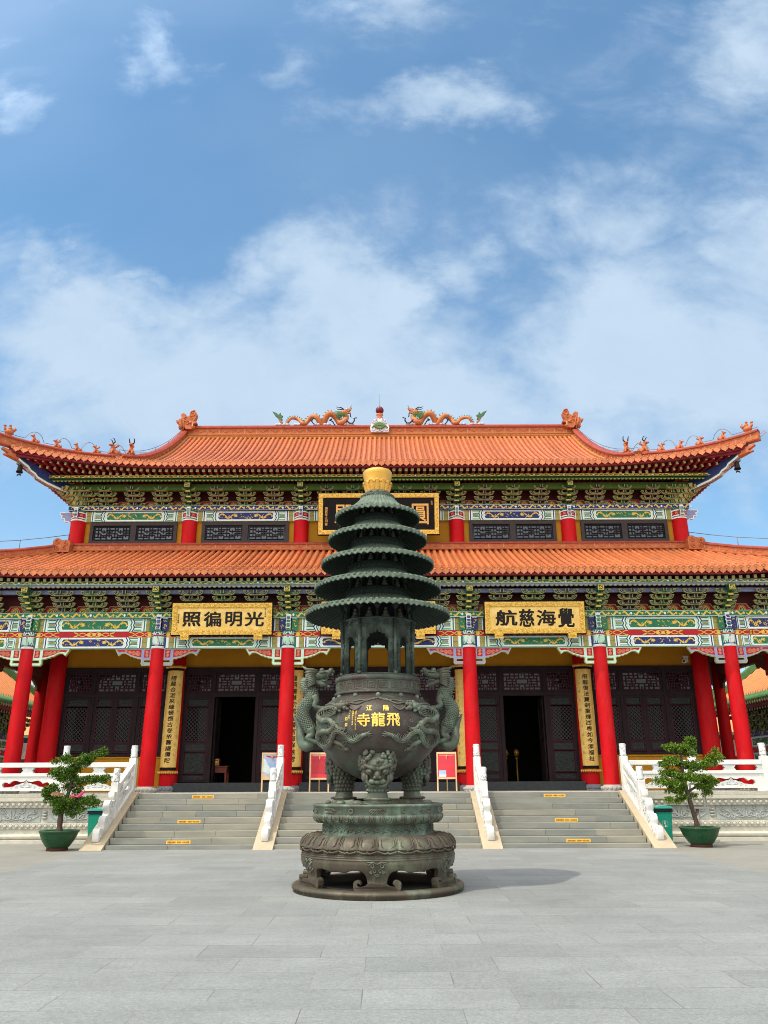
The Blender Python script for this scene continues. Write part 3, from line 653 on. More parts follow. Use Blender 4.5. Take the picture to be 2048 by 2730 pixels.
def eave_woodwork(rf, side, u0, u1, parent, ins, zdrop, wall_d, wall_z, rows, pitch=.222, name='eave'):
    # board under the drip tiles, soffit back to the wall, rafters with painted ends
    n = max(8, int((u1 - u0) / .3)); us = [lerp(u0, u1, i / n) for i in range(n + 1)]
    m = MB()
    for i in range(n):
        a, b = us[i], us[i + 1]
        def P(u, d, dz): return rf.pt(side, u, d) + Vector((0, 0, dz - (rf.a * d + rf.b * d * d)))
        m.add([P(a, .05, -.16), P(b, .05, -.16), P(b, .05, -.05), P(a, .05, -.05), P(a, .12, -.16), P(b, .12, -.16)], [(0, 1, 2, 3), (0, 4, 5, 1)], 0)
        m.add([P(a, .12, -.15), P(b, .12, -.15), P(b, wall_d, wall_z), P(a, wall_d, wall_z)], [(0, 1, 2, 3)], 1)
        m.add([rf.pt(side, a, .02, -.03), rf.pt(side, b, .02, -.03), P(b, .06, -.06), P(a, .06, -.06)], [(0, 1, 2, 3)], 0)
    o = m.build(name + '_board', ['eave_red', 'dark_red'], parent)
    r = MB(); k = int((u1 - u0) / pitch)
    for (d0, dz, w, d1, dz1) in rows:
        for i in range(k + 1):
            u = u0 + (u1 - u0 - k * pitch) / 2 + pitch * i
            def P(d, dz): return rf.pt(side, u, d) + Vector((0, 0, dz - (rf.a * d + rf.b * d * d)))
            a = P(d0, dz); b = P(d1, dz1); r.hexa(a, b, w, w, mat=0)
            dn = (a - b).normalized()
            tn = (rf.pt(side, u + .05, 0) - rf.pt(side, u - .05, 0)).normalized(); up = tn.cross(dn); up = up if up.z > 0 else -up
            e = a + dn * .004; h = w / 2
            r.add([e - tn * h - up * h, e + tn * h - up * h, e + tn * h + up * h, e - tn * h + up * h], [(0, 1, 2, 3)], 1)
    r.build('eave_rafters', ['eave_red', 'cream'], o)
    return o
RIDGE = [(-.14, 0), (-.16, .05), (-.16, .12), (-.11, .13), (-.11, .34), (-.15, .35), (-.17, .40), (-.10, .47), (.10, .47), (.17, .40), (.15, .35), (.11, .34), (.11, .13), (.16, .12), (.16, .05), (.14, 0)]
def ridge(path, name, parent, s=1.0, step=.55):
    m = MB().sweep(path, [(a * s, b * s) for a, b in RIDGE], 0)
    m.sweep([(p[0], p[1], p[2] + .385 * s) for p in path], [(-.172 * s, -.03 * s), (-.174 * s, .02 * s), (-.10 * s, .092 * s), (.10 * s, .092 * s), (.174 * s, .02 * s), (.172 * s, -.03 * s)], 1)
    # tile joints and raised scroll work
    L = 0; last = 0
    for i in range(len(path) - 1):
        a = Vector(path[i]); b = Vector(path[i + 1]); seg = (b - a).length; t = (b - a).normalized(); th = Vector((t.x, t.y, 0)).normalized(); sd = Vector((th.y, -th.x, 0)); q = 0
        while last + step < L + seg:
            last += step; p = a + t * (last - L)
            for sg in (-1, 1):
                m.hexa(p + sd * sg * .118 * s + Vector((0, 0, .14 * s)), p + sd * sg * .118 * s + Vector((0, 0, .34 * s)), .012, .012, mat=2)
                c = p + t * step * .5
                P = [c + th * (.21 * math.cos(w) * (1 - .0 * w)) + Vector((0, 0, .24 * s + .05 * math.sin(3 * w))) + sd * sg * .112 * s for w in [math.pi * k / 10 for k in range(11)]]
                m.tube(P, .013 * s, 4, 0, False)
        L += seg
    return m.build(name, ['tile_ridge', 'ridge_cap', 'joint'], parent)

# ---- lower roof
LR = Roof(14.9, 23.3, 34.0, 7.84, .40, .018, 4.5, .45, .4)
LRI = 11.13 + .3
def dl(u): return min(3.62, LR.A - abs(u))
def dls(u): return min(3.62, LR.B - abs(u))
low = roof_tiles(LR, 0, -LR.A, LR.A, dl, 'skirt_roof', hall)
for sd in (1, 3): roof_tiles(LR, sd, -LR.B, LR.B, dls, 'skirt_roof_side', low, fine=False).name = 'skirt_roof_flank'
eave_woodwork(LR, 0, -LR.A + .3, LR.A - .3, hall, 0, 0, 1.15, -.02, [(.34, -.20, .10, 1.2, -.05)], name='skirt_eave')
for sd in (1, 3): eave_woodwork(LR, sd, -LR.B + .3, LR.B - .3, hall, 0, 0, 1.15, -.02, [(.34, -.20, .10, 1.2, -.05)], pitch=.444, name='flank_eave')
ridge([(-LRI, YW - .24, 9.52), (LRI, YW - .24, 9.52)], 'wall_ridge', low, .62)
for s in (-1, 1):
    P = [LR.pt(0, s * (LR.A - d), d) + Vector((0, 0, .02)) for d in [3.55, 3.0, 2.4, 1.8, 1.2, .6, .15]]
    ridge(P, 'hip_ridge', low, .75)
    # cloud-carved block where the hip ridge meets the upper wall
    c = MB(); X = s * (LRI - .02)
    c.prism([(X - .30, 9.40), (X + .30, 9.40), (X + .31, 9.62)] + arc(X + .17, 9.70, .16, 0, 120, 6) + arc(X - .15, 9.76, .16, 40, 190, 7) + [(X - .31, 9.6)], YW - .62, YW - .36, 0)
    for (dx, dz, r) in ((.17, -.09, .09), (-.14, -.03, .10), (-.12, -.27, .08), (.14, -.26, .08)): scroll(c, X + dx, 9.8 + dz, r, 1.2, 90, YW - .63, 0, .026, 1)
    c.build('cloud_block', ['tile_ridge'], low)
    w = MB(); Q = [p + Vector((0, 0, .66)) for p in P]; w.tube(Q, .012, 5)
    for p in P[::2]: w.tube([p + Vector((0, 0, .3)), p + Vector((0, 0, .66))], .012, 5)
    w.build('lightning_wire', ['wire'], low)

# ---- upper roof
UR = Roof(12.69, 25.5, 34.0, 12.43, .30, .0334, 5.7, .46, .58)
GX = 9.35; DS = UR.A - GX
def du(u): return 8.45 if abs(u) <= GX else min(UR.A - abs(u), DS)
def dus(u): return min(DS + .1, UR.B - abs(u))
upr = roof_tiles(UR, 0, -UR.A, UR.A, du, 'main_roof', hall)
back = MB()
for k in range(16):
    d0, d1 = 8.45 * k / 16, 8.45 * (k + 1) / 16
    x0 = min(UR.A - d0, max(GX, UR.A - d0)) if d0 < DS else GX; x1 = UR.A - d1 if d1 < DS else GX
    back.add([UR.pt(2, -x0, d0), UR.pt(2, x0, d0), UR.pt(2, x1, d1), UR.pt(2, -x1, d1)], [(0, 1, 2, 3)], 0)
back.build('rear_slope', ['tile_pan'], upr)
for sd in (1, 3): roof_tiles(UR, sd, -UR.B, UR.B, dus, 'main_roof_flank', upr, fine=False)
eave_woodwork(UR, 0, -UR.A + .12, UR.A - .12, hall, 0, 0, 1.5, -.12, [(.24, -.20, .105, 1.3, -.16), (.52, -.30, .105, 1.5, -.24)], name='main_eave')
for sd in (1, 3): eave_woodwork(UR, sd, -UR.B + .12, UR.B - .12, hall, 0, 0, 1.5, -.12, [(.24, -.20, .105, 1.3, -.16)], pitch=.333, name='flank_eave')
for s in (-1, 1):   # gable walls
    g = MB(); prof = [(UR.ye + d, UR.z0 + UR.a * d + UR.b * d * d) for d in [DS - .3 + (8.5 - DS + .3) * i / 10 for i in range(11)]]
    poly = prof + [(2 * UR.yc - y, z) for y, z in prof[::-1]]
    M = Matrix(((0, 1, 0, s * (GX - .25)), (1, 0, 0, 0), (0, 0, 1, 0), (0, 0, 0, 1)))
    g.prism(poly, -.1, .1, 0, M); g.build('gable_wall', ['panel_red'], upr)
zr = UR.z0 + UR.a * 8.5 + UR.b * 72.25
ridge([(-GX - .2, 34, zr - .08), (GX + .2, 34, zr - .08)], 'main_ridge', upr, 1.32, .6)
MB().sweep([(-GX, 33.78, 0), (GX, 33.78, 0)], [(-.1, zr - .25), (.06, zr - .2), (.10, zr - .10), (.02, zr - .04), (.06, zr + .0), (-.1, zr + .06)]).build('ridge_moulding', ['tile_ochre'], upr)
for s in (-1, 1):
    P = [Vector((s * (GX + .10 + .22 * (1 - d / 8.4) ** 2), UR.ye + d, UR.z0 + UR.a * d + UR.b * d * d + .0)) for d in [8.35, 7.6, 6.8, 6, 5.2, 4.4, 3.6, 2.8, 2.0, 1.3, .75]]
    ridge(P, 'gable_ridge', upr, 1.0)
    m = MB().sweep([p + Vector((-s * .20, 0, .02)) for p in P], [(-.07, -.05), (-.06, .10), (0, .14), (.06, .10), (.07, -.05)], 0); m.build('ridge_moulding', ['tile_ochre'], upr)
    H = [UR.pt(0, s * (UR.A - d), d) + Vector((0, 0, .0)) for d in [3.25, 2.8, 2.3, 1.8, 1.4, 1.0, .6, .2, -.12]]
    ridge(H, 'corner_ridge', upr, .85)
    # corner beam under the lifted corner
    a = Vector((s * 11.3, YW - .15, 11.85)); b = UR.pt(0, s * (UR.A - .25), .25) + Vector((0, 0, -.30)); pts = []
    cb = MB(); dv = (b - a); hd = Vector((dv.x, dv.y, 0)); LL = hd.length; hd.normalize()
    M = Matrix(((hd.x, -hd.y, 0, a.x), (hd.y, hd.x, 0, a.y), (0, 0, 1, a.z), (0, 0, 0, 1)))
    def cz(t): return dv.z * (.55 * t + .45 * t * t)
    top = [(LL * i / 8, cz(i / 8) + .16) for i in range(9)]; low_ = [(LL * t, cz(t) - h) for t, h in ((1.0, .10), (.9, .13), (.82, .14), (.78, .22), (.70, .23), (.66, .30), (.5, .30), (.3, .26), (0, .2))]
    cb.prism(top + low_, -.11, .11, 0, M)
    # pale underside edge
    lo = [(x, z) for x, z in low_]; cb.prism(lo + [(x, z + .07) for x, z in lo[::-1]], -.125, .125, 1, M)
    cb.prism([(x, z + .07) for x, z in lo] + [(x, z + .10) for x, z in lo[::-1]], -.122, .122, 2, M)
    cbo = cb.build('corner_beam', ['deep_blue', 'white_paint', 'green'], hall)
    h = MB(); T = M @ Vector((LL + .05, 0, cz(1.0) + .02)); dd = Vector((hd.x, hd.y, .15)).normalized()
    h.hexa(T - dd * .1, T + dd * .28, .26, .26, .20, .2, 0); h.hexa(T + dd * .24 + Vector((0, 0, .05)), T + dd * .50 + Vector((0, 0, .10)), .18, .11, .12, .07, 0)
    h.hexa(T + dd * .22 + Vector((0, 0, -.07)), T + dd * .42 + Vector((0, 0, -.10)), .15, .07, .10, .05, 0); h.ball(T + dd * .2 + Vector((0, 0, .13)), .06, 8, 6); h.hexa(T + Vector((0, 0, .1)), T - dd * .25 + Vector((0, 0, .26)), .07, .07, .03, .03, 0)
    h.build('beast_head', ['tile_ridge'], cbo)
    w = MB(); Q = [p + Vector((0, 0, .62)) for p in P]; w.tube(Q, .012, 5)
    for p in P[1::2]: w.tube([p + Vector((0, 0, .42)), p + Vector((0, 0, .62))], .012, 5)
    Q = []
    for i in range(61):                                               # wire that loops over each little figure on the corner ridge
        t = i / 60; x = t * 8; k = min(int(x), 7); p = H[k].lerp(H[k + 1], x - k); ph = (t * 5.5 + .25) % 1
        Q.append(p + Vector((0, 0, .50 + (.34 * math.sin(math.pi * (ph - .2) / .6) ** .6 if .2 < ph < .8 and .1 < t < .93 else 0))))
    w.tube(Q, .011, 5); w.build('lightning_wire', ['wire'], upr)
# ---- walls
w = MB(); XW = 11.13; YB = 40.94
for s in (-1, 1): w.box(min(s * XW, s * (XW - .25)), max(s * XW, s * (XW - .25)), YW, YB, ZT, 12.0)
w.box(-XW, XW, YB - .25, YB, ZT, 12.0)
w.box(-XW, XW, YW + .02, YW + .27, 5.34, 9.3)                        # plain yellow wall over the doors
for s in (-1, 1): w.box(min(s * 7.0, s * XW), max(s * 7.0, s * XW), YW - .02, YW + .24, ZT, 2.36); w.box(min(s * 6.95, s * 11.2), max(s * 6.95, s * 11.2), YW - .06, YW + .24, 2.36, 2.41)
w.box(-XW, XW, YW + .02, YW + .27, 9.3, 11.3)                        # upper storey
hw = w.build('wall', ['wall_yellow'], hall)
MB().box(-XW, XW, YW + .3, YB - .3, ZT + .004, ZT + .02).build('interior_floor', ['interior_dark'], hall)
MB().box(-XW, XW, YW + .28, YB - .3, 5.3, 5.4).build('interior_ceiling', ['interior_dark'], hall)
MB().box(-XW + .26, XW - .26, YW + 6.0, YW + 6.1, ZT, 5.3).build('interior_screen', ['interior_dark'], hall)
# veranda ceiling
MB().add([(-13.7, YF, 6.72), (13.7, YF, 6.72), (13.7, YW + .1, 6.72), (-13.7, YW + .1, 6.72)], [(0, 1, 2, 3)]).build('veranda_ceiling', ['wall_yellow'], hall)
for s in (-1, 1): MB().add([(s * 11.0, YW, 6.725), (s * 13.7, YW, 6.725), (s * 13.7, YB, 6.725), (s * 11.0, YB, 6.725)], [(0, 1, 2, 3)]).build('veranda_ceiling', ['dark_red'], hall)

# ---- pillars
def petals_ring(mb, x, y, r, z0, z1, n, mat=0):
    for i in range(n):
        a = 2 * math.pi * i / n; d = Vector((math.sin(a), -math.cos(a), 0)); t = Vector((d.y, -d.x, 0)); c = Vector((x, y, (z0 + z1) / 2)) + d * r
        mb.ball(c, (.001, .001, .001), 3, 2) if False else None
        M = Matrix((t, d, Vector((0, 0, 1)))).transposed()
        mb.ball(c, (math.pi * r / n * .92, .035, (z1 - z0) * .46), 8, 6, mat, M)
def pillar(x, y, r, rb, ztop, stone, collar=True):
    p = MB().lathe([(r * 1.0, ZT + .15), (r * 1.01, ZT + .6), (r * .99, 3.2), (r * .93, 4.8), (r * .885, ztop), (0, ztop)], 32, (x, y)).build('pillar', ['pillar_red'], hall)
    b = MB().lathe([(0, ZT), (rb, ZT), (rb, ZT + .03), (rb * .96, ZT + .045), (rb * 1.0, ZT + .09), (rb * .93, ZT + .135), (r * 1.12, ZT + .15), (r * 1.05, ZT + .18), (r * .9, ZT + .181)], 32, (x, y))
    petals_ring(b, x, y, rb * .97, ZT + .035, ZT + .14, 16)
    b.build('pillar_base', [stone], p)
    if collar:
        c = MB(); rr = r * .91; z0 = 5.612; z1 = 6.14
        c.lathe([(rr, z0 - .02), (rr + .012, z0 - .02), (rr + .014, z0 + .05)], 24, (x, y), 1)
        for a, bb, mt in ((.05, .09, 2), (.09, .36, 0), (.36, .40, 3), (.40, .53, 0)): c.lathe([(rr + .012, z0 + a), (rr + .012, z0 + bb)], 24, (x, y), mt)
        c.lathe([(rr + .012, z1 - .02), (rr + .03, z1), (0, z1 + .001)], 24, (x, y), 4)
        def S(u, v, e=.016): return (x + (rr + e) * math.sin(u), y - (rr + e) * math.cos(u), v)
        for k in range(6):                                            # painted chevrons, arches and a scalloped edge round the collar
            a0 = 2 * math.pi * k / 6 + .0
            for (w0, w1, mt) in ((.50, .38, 4), (.34, .22, 1), (.18, .08, 2)):
                for sg in (-1, 1):
                    c.add([S(a0 + sg * w0, z0 + .09), S(a0 + sg * w1, z0 + .09), S(a0 + sg * .02, z0 + .34), S(a0 + sg * .10, z0 + .34)], [(0, 1, 2, 3)], mt)
            for (rad, mt, e) in ((.105, 4, .016), (.075, 1, .019), (.048, 2, .022)):
                c.add([S(a0 + (rad / rr) * math.cos(t), z0 + .41 + rad * math.sin(t), e) for t in [math.pi * q / 10 for q in range(11)]], [list(range(11))], mt)
        for k in range(20):
            a0 = 2 * math.pi * k / 20
            c.add([S(a0 - .13, z0 + .37, .02), S(a0, z0 + .345, .02), S(a0 + .13, z0 + .37, .02), S(a0 + .13, z0 + .39, .02), S(a0 - .13, z0 + .39, .02)], [(0, 1, 2, 3, 4)], 3)
            c.add([S(a0 - .08, z1 - .055, .02), S(a0 + .08, z1 - .055, .02), S(a0, z1 - .0, .03)], [(0, 1, 2)], 2)
        c.build('painted_collar', ['mint', 'white_paint', 'deep_blue', 'panel_red', 'green'], p)
    return p
FRONT = [-13.7, -11.13, -7.0, -2.87, 2.87, 7.0, 11.13, 13.7]
for x in FRONT: pillar(x, YF, .235, .32, 6.14, 'plinth_stone')
for x in (-11.13, -7.0, -2.87, 2.87, 7.0, 11.13): pillar(x, YW - .08, .30, .38, 6.72, 'plinth_grey', False)
for s in (-1, 1):
    for y in (27.06, 31.7, 36.3, 40.9): pillar(s * 13.7, y, .235, .32, 6.14, 'plinth_stone', False)

# ---- painted beams
PAL = ['mint', 'white_paint', 'deep_blue', 'green', 'gold_paint', 'panel_red', 'olive_gold', 'lilac', 'dark_green']
def zig(x, z0, z1, s, amp):
    h = z1 - z0; return [(x, z0), (x + s * amp, z0 + .3 * h), (x + s * amp * .45, z0 + .5 * h), (x + s * amp, z0 + .7 * h), (x, z1)]
def ribbon(mb, pts, w, y, mat):
    P = [Vector((a, 0, b)) for a, b in pts]; k = len(P); L = []; Rr = []
    for i in range(k):
        t = (P[min(i + 1, k - 1)] - P[max(i - 1, 0)]).normalized(); n = Vector((-t.z, 0, t.x)); q = w(i / (k - 1)) if callable(w) else w
        L.append(P[i] + n * q / 2); Rr.append(P[i] - n * q / 2)
    for i in range(k - 1): mb.add([(v.x, y, v.z) for v in (L[i], L[i + 1], Rr[i + 1], Rr[i])], [(0, 1, 2, 3)], mat)
def dragon_flat(mb, x0, x1, z0, z1, y, s, mat=4):
    W = x1 - x0; H = z1 - z0; c = (x0 + x1) / 2
    def X(u): return c + s * u * W / 2
    body = [(X(lerp(-.9, .72, t)), z0 + H * (.5 + .30 * math.sin(t * 2 * math.pi * 1.25 + .4))) for t in [i / 28 for i in range(29)]]
    ribbon(mb, body, lambda t: H * (.05 + .20 * math.sin(math.pi * min(1, t * .9 + .12)) ), y, mat)
    mb.sheet([(X(.62), z0 + .38 * H), (X(.80), z0 + .34 * H), (X(.97), z0 + .50 * H), (X(.84), z0 + .55 * H), (X(.95), z0 + .68 * H), (X(.78), z0 + .74 * H), (X(.60), z0 + .90 * H), (X(.60), z0 + .60 * H)], y, mat)
    mb.sheet([(X(-.86), z0 + .5 * H), (X(-1.0), z0 + .85 * H), (X(-.93), z0 + .62 * H), (X(-1.02), z0 + .45 * H), (X(-.90), z0 + .3 * H)], y, mat)
    for u, dz in ((-.45, -1), (-.05, 1), (.25, -1), (.5, -1), (-.62, 1)):
        zc = z0 + H * (.5 + .30 * math.sin(((u + .9) / 1.62) * 2 * math.pi * 1.25 + .4))
        ribbon(mb, [(X(u), zc), (X(u + .07), zc + dz * .2 * H), (X(u + .14), zc + dz * .30 * H), (X(u + .10), zc + dz * .40 * H)], H * .09, y, mat)
def blots(mb, x0, x1, z0, z1, y, mat, n, size):
    for i in range(n):
        cx, cz = rnd.uniform(x0, x1), rnd.uniform(z0, z1); k = rnd.uniform(.5, 1) * size; a = rnd.uniform(0, 6)
        ribbon(mb, [(cx + k * (t - .5) * 1.6 * math.cos(a) , cz + k * .5 * math.sin(5 * t + a)) for t in (0, .25, .5, .75, 1)], k * .45, y, mat)
def painted_beam(x0, x1, z0, z1, y, dep, scheme, name='painted_beam', frac=.30):
    mb = MB(); mb.box(x0, x1, y, y + dep, z0, z1, 0); e = .003; h = z1 - z0
    fill, za, zb = ((2, 3, 2), (3, 2, 3))[scheme]; W = x1 - x0; k = min(1.0, W / 3.6) * .80
    for s in (-1, 1):
        o = x0 if s > 0 else x1
        def rr(a, b, c, d, lay, m): xa, xb = sorted((o + s * a * k, o + s * b * k)); mb.rect(xa, xb, c, d, y - e * lay, m)
        for a, b, m in ((0, .07, za), (.07, .12, 1), (.12, .17, 1), (.19, .37, 6), (.39, .43, 1), (.43, .48, zb), (.48, .53, 1)): rr(a, b, z0 + .004, z1 - .004, 1, m)
        rr(.18, .185, z0, z1, 2, 8); rr(.37, .38, z0, z1, 2, 8); rr(.19, .37, z0 + h * .49, z0 + h * .51, 2, 8)
        for c, d, m in ((.06, .13, 3), (.18, .24, 1), (.30, .36, 2), (.64, .70, 2), (.76, .82, 1), (.87, .94, 3)): rr(.56, .86, z0 + h * c, z0 + h * d, 1, m)
        rr(.60, .82, z0 + h * .44, z0 + h * .56, 1, 6); rr(.58, .60, z0 + h * .42, z0 + h * .58, 1, 8); rr(.60, .84, z0 + h * .40, z0 + h * .43, 1, 8); rr(.60, .84, z0 + h * .57, z0 + h * .60, 1, 8)
        for (a, wd, m) in ((.90, .045, za), (.955, .045, 1), (1.01, .045, zb), (1.06, .03, 1)):
            xa = o + s * a * k; xb = o + s * (a + wd) * k
            mb.sheet(zig(xa, z0, z1, -s, .075 * k) + zig(xb, z0, z1, -s, .075 * k)[::-1], y - e, m)
    px0, px1 = x0 + 1.13 * k, x1 - 1.13 * k
    mb.sheet(zig(px0, z0 + .02, z1 - .02, -1, .07 * k) + zig(px1, z0 + .02, z1 - .02, 1, .07 * k)[::-1], y - e, 1)
    mb.sheet(zig(px0 + .02, z0 + .16 * h, z1 - .16 * h, -1, .05 * k) + zig(px1 - .02, z0 + .16 * h, z1 - .16 * h, 1, .05 * k)[::-1], y - 2 * e, fill)
    c = (px0 + px1) / 2; q0, q1 = z0 + .17 * h, z1 - .17 * h
    dragon_flat(mb, px0 + .0, c - .14 * (px1 - px0), q0, q1, y - 3 * e, 1); dragon_flat(mb, c + .14 * (px1 - px0), px1 - .0, q0, q1, y - 3 * e, -1)
    blots(mb, c - .12 * (px1 - px0), c + .12 * (px1 - px0), q0 + .05 * h, q1 - .05 * h, y - 3 * e, 4, 9, .055)
    blots(mb, px0, px1, q0 + .03 * h, q1 - .03 * h, y - 3 * e, 4, 12, .03)
    return mb.build(name, PAL, hall)
def red_beam(x0, x1, z0, z1, y, dep):
    mb = MB(); mb.box(x0, x1, y, y + dep, z0, z1, 5); h = z1 - z0; zc = (z0 + z1) / 2
    def motif(cx, L):
        for s in (-1, 1):
            for q in (-1, 1):
                ribbon(mb, [(cx + s * L * t, zc + q * h * .36 * abs(math.sin(t * math.pi * 2.5)) * (1 - .3 * t)) for t in [i / 24 for i in range(25)]], .022, y - .003, 4)
                ribbon(mb, [(cx + s * L * .75, zc), (cx + s * L * .9, zc + q * h * .3), (cx + s * L * 1.05, zc + q * h * .38)], .018, y - .003, 4)
        for d in (-.16, 0, .16): mb.sheet([(cx + d + .055 * math.cos(a) * (1 + .25 * math.cos(6 * a)), zc + .055 * math.sin(a) * (1 + .25 * math.cos(6 * a))) for a in [2 * math.pi * i / 18 for i in range(18)]], y - .005, 4)
    c = (x0 + x1) / 2; motif(c, .62)
    for s in (-1, 1):
        o = x0 if s > 0 else x1
        for q in (-1, 1): ribbon(mb, [(o + s * t * .75, zc + q * h * .36 * abs(math.sin(t * math.pi * 2.5 + .4))) for t in [i / 20 for i in range(21)]], .022, y - .003, 4)
        mb.sheet([(o + s * .10 + .06 * math.cos(a), zc + .06 * math.sin(a)) for a in [2 * math.pi * i / 12 for i in range(12)]], y - .005, 4)
    return mb.build('red_beam', PAL, hall)
def gold_band(x0, x1, z0, z1, y, dep, mt, name='gilded_band', tip=True):
    mb = MB(); mb.box(x0, x1, y, y + dep, z0, z1, mt); h = z1 - z0; x = x0 + .1; i = 0
    while x < x1 - .1:
        mb2 = [(x + .24 * t, (z0 + z1) / 2 + h * .28 * math.sin(t * 6.28 + (i % 2) * 3.14)) for t in [k / 8 for k in range(9)]]
        ribbon(mb, mb2, lambda t: h * (.12 + .2 * math.sin(math.pi * t)), y - .004, 4)
        mb.sheet([(x + .28 + .035 * math.cos(a), (z0 + z1) / 2 + h * .25 * math.sin(a)) for a in [2 * math.pi * k / 8 for k in range(8)]], y - .004, 4 if i % 3 else 1)
        x += .36; i += 1
    mb.rect(x0, x1, z0, z0 + .012, y - .005, 1 if tip else 4); mb.rect(x0, x1, z1 - .012, z1, y - .005, 0 if tip else 4)
    return mb.build(name, PAL, hall)
def brace(x, s, pal):                                                # carved brace under the beam, beside a pillar
    m = MB(); W = 1.17; zt = 5.612
    out = [(0, 0), (W, 0), (W - .14, -.235), (W - .24, -.16), (W - .34, -.155), (W - .45, -.21), (W - .53, -.26), (W - .58, -.255), (W - .64, -.30), (W - .70, -.295), (W - .76, -.335), (W - .83, -.33), (.30, -.36), (.31, -.48), (.27, -.54), (0, -.54), (0, -.44), (.22, -.44), (.21, -.375), (0, -.375)]
    P = [(x + s * (.195 + a), zt + b) for a, b in out]
    m.prism(P, YF - .055, YF + .055, 1)
    m.sheet(inset(P, .020), YF - .058, pal)
    red1 = [(.31, -.045), (W - .08, -.045), (W - .14, -.12), (W - .26, -.10), (W - .38, -.12), (W - .48, -.18), (W - .6, -.225), (W - .72, -.26), (.31, -.28)]
    red2 = [(.05, -.05), (.22, -.05), (.22, -.29), (.05, -.29)]
    for rp in (red1, red2):
        Q = [(x + s * (.195 + a), zt + b) for a, b in rp]
        m.sheet(Q, YF - .061, 2); 
    for (a, b, k) in ((.42, -.16, .1), (.55, -.15, .09), (.68, -.12, .06), (.80, -.08, .05), (.135, -.12, .06), (.135, -.22, .06)):
        for q in (0, 1):
            ribbon(m, [(x + s * (.195 + a + k * (.8 - .75 * t) * math.cos(6.5 * t + q * 3.14)), zt + b + k * (.8 - .6 * t) * math.sin(6.5 * t + q * 3.14)) for t in [i / 10 for i in range(11)]], .020, YF - .064, 3)
    return m.build('beam_brace', ['mint', 'cream', 'panel_red', 'salmon', 'lilac', 'green'], hall)
def beam_nose(x, y, z0, z1, scheme):                                  # curled beam end standing out in front of a pillar
    m = MB(); h = z1 - z0
    prof = [(0, z0), (-.10, z0)] + [(-.26 + .035 * math.cos(i * 2.1), lerp(z0 + .02, z1 - .1, i / 9)) for i in range(10)] + [(-.24, z1), (0, z1)]
    M = Matrix(((0, 1, 0, x), (1, 0, 0, y), (0, 0, 1, 0), (0, 0, 0, 1)))
    m.prism(prof, -.075, .075, 1, M)
    for i in range(8):
        z = lerp(z0 + .03, z1 - .06, i / 8); m.box(x - .05, x + .05, y - .285, y - .24, z, z + h / 18, (2, 3)[scheme])
    for s in (-1, 1): m.prism(inset(prof, .022), s * .076, s * .079, (2, 3)[scheme], M)
    m.rect(x - .30, x - .10, z0 + .0, z1 - .0, y - .162, 2 if scheme else 3); m.rect(x + .10, x + .30, z0, z1, y - .162, 3 if scheme else 2)
    m.rect(x - .27, x - .12, z1 - .13, z1 - .06, y - .165, 1); m.rect(x + .12, x + .27, z1 - .13, z1 - .06, y - .165, 1)
    for s in (-1, 1): blots(m, x + s * .19 - .05, x + s * .19 + .05, z0 + .05, z1 - .18, y - .166, 4, 7, .05)
    m.build('beam_nose', PAL, hall)
def hook(x, z, y, scheme):
    M = Matrix(((0, 1, 0, x), (1, 0, 0, y), (0, 0, 1, 0), (0, 0, 0, 1)))
    MB().prism([(0, z + .06), (-.10, z + .10), (-.17, z + .26), (-.19, z + .30), (-.08, z + .29), (-.05, z + .16), (0, z + .17)], -.05, .05, 0, M).build('collar_hook', ['mint' if scheme else 'white_paint'], hall)
for i in range(7):
    a, b = FRONT[i] + .12, FRONT[i + 1] - .12; sch = i % 2
    painted_beam(a, b, 6.145, 6.55, YF - .10, .22, sch); red_beam(a + .08, b - .08, 5.955, 6.141, YF - .08, .18); painted_beam(a + .08, b - .08, 5.615, 5.951, YF - .11, .22, 1 - sch)
    brace(FRONT[i], 1, 0 if sch else 4); brace(FRONT[i + 1], -1, 4 if sch else 0)
for i, x in enumerate(FRONT): beam_nose(x, YF, 6.145, 6.66, i % 2); hook(x, 5.60, YF - .2, i % 2)
gold_band(-13.9, 13.9, 6.555, 6.735, YF - .20, .42, 3)
for s in (-1, 1):   # side runs of the veranda beams
    xa, xb = sorted((s * 13.6, s * 13.82)); MB().box(xa, xb, YF + .1, YB, 5.615, 6.735).build('flank_beam', ['wood_red'], hall)
    for y0, y1 in ((YF, YW), (YW, 31.7), (31.7, 36.3)):
        M = Matrix(((0, 1, 0, s * 13.7), (1, 0, 0, 0), (0, 0, 1, 0), (0, 0, 0, 1)))
        for (yy, q) in ((y0, 1), (y1, -1)):
            MB().prism([(yy + q * (.2 + a), 5.61 + b) for a, b in [(0, 0), (1.0, 0), (.9, -.22), (.75, -.15), (.6, -.22), (.42, -.32), (.30, -.36), (.30, -.54), (0, -.54)]], -.05, .05, 0, M).build('beam_brace', ['wood_red'], hall)
    for x in (7.0, 11.13): MB().box(s * x - .12, s * x + .12, YF + .1, YW - .2, 5.75, 6.3).build('tie_beam', ['wood_red'], hall)
    MB().box(min(s * 11.2, s * 13.7), max(s * 11.2, s * 13.7), YW - .12, YW + .12, 5.75, 6.3).build('tie_beam', ['wood_red'], hall)

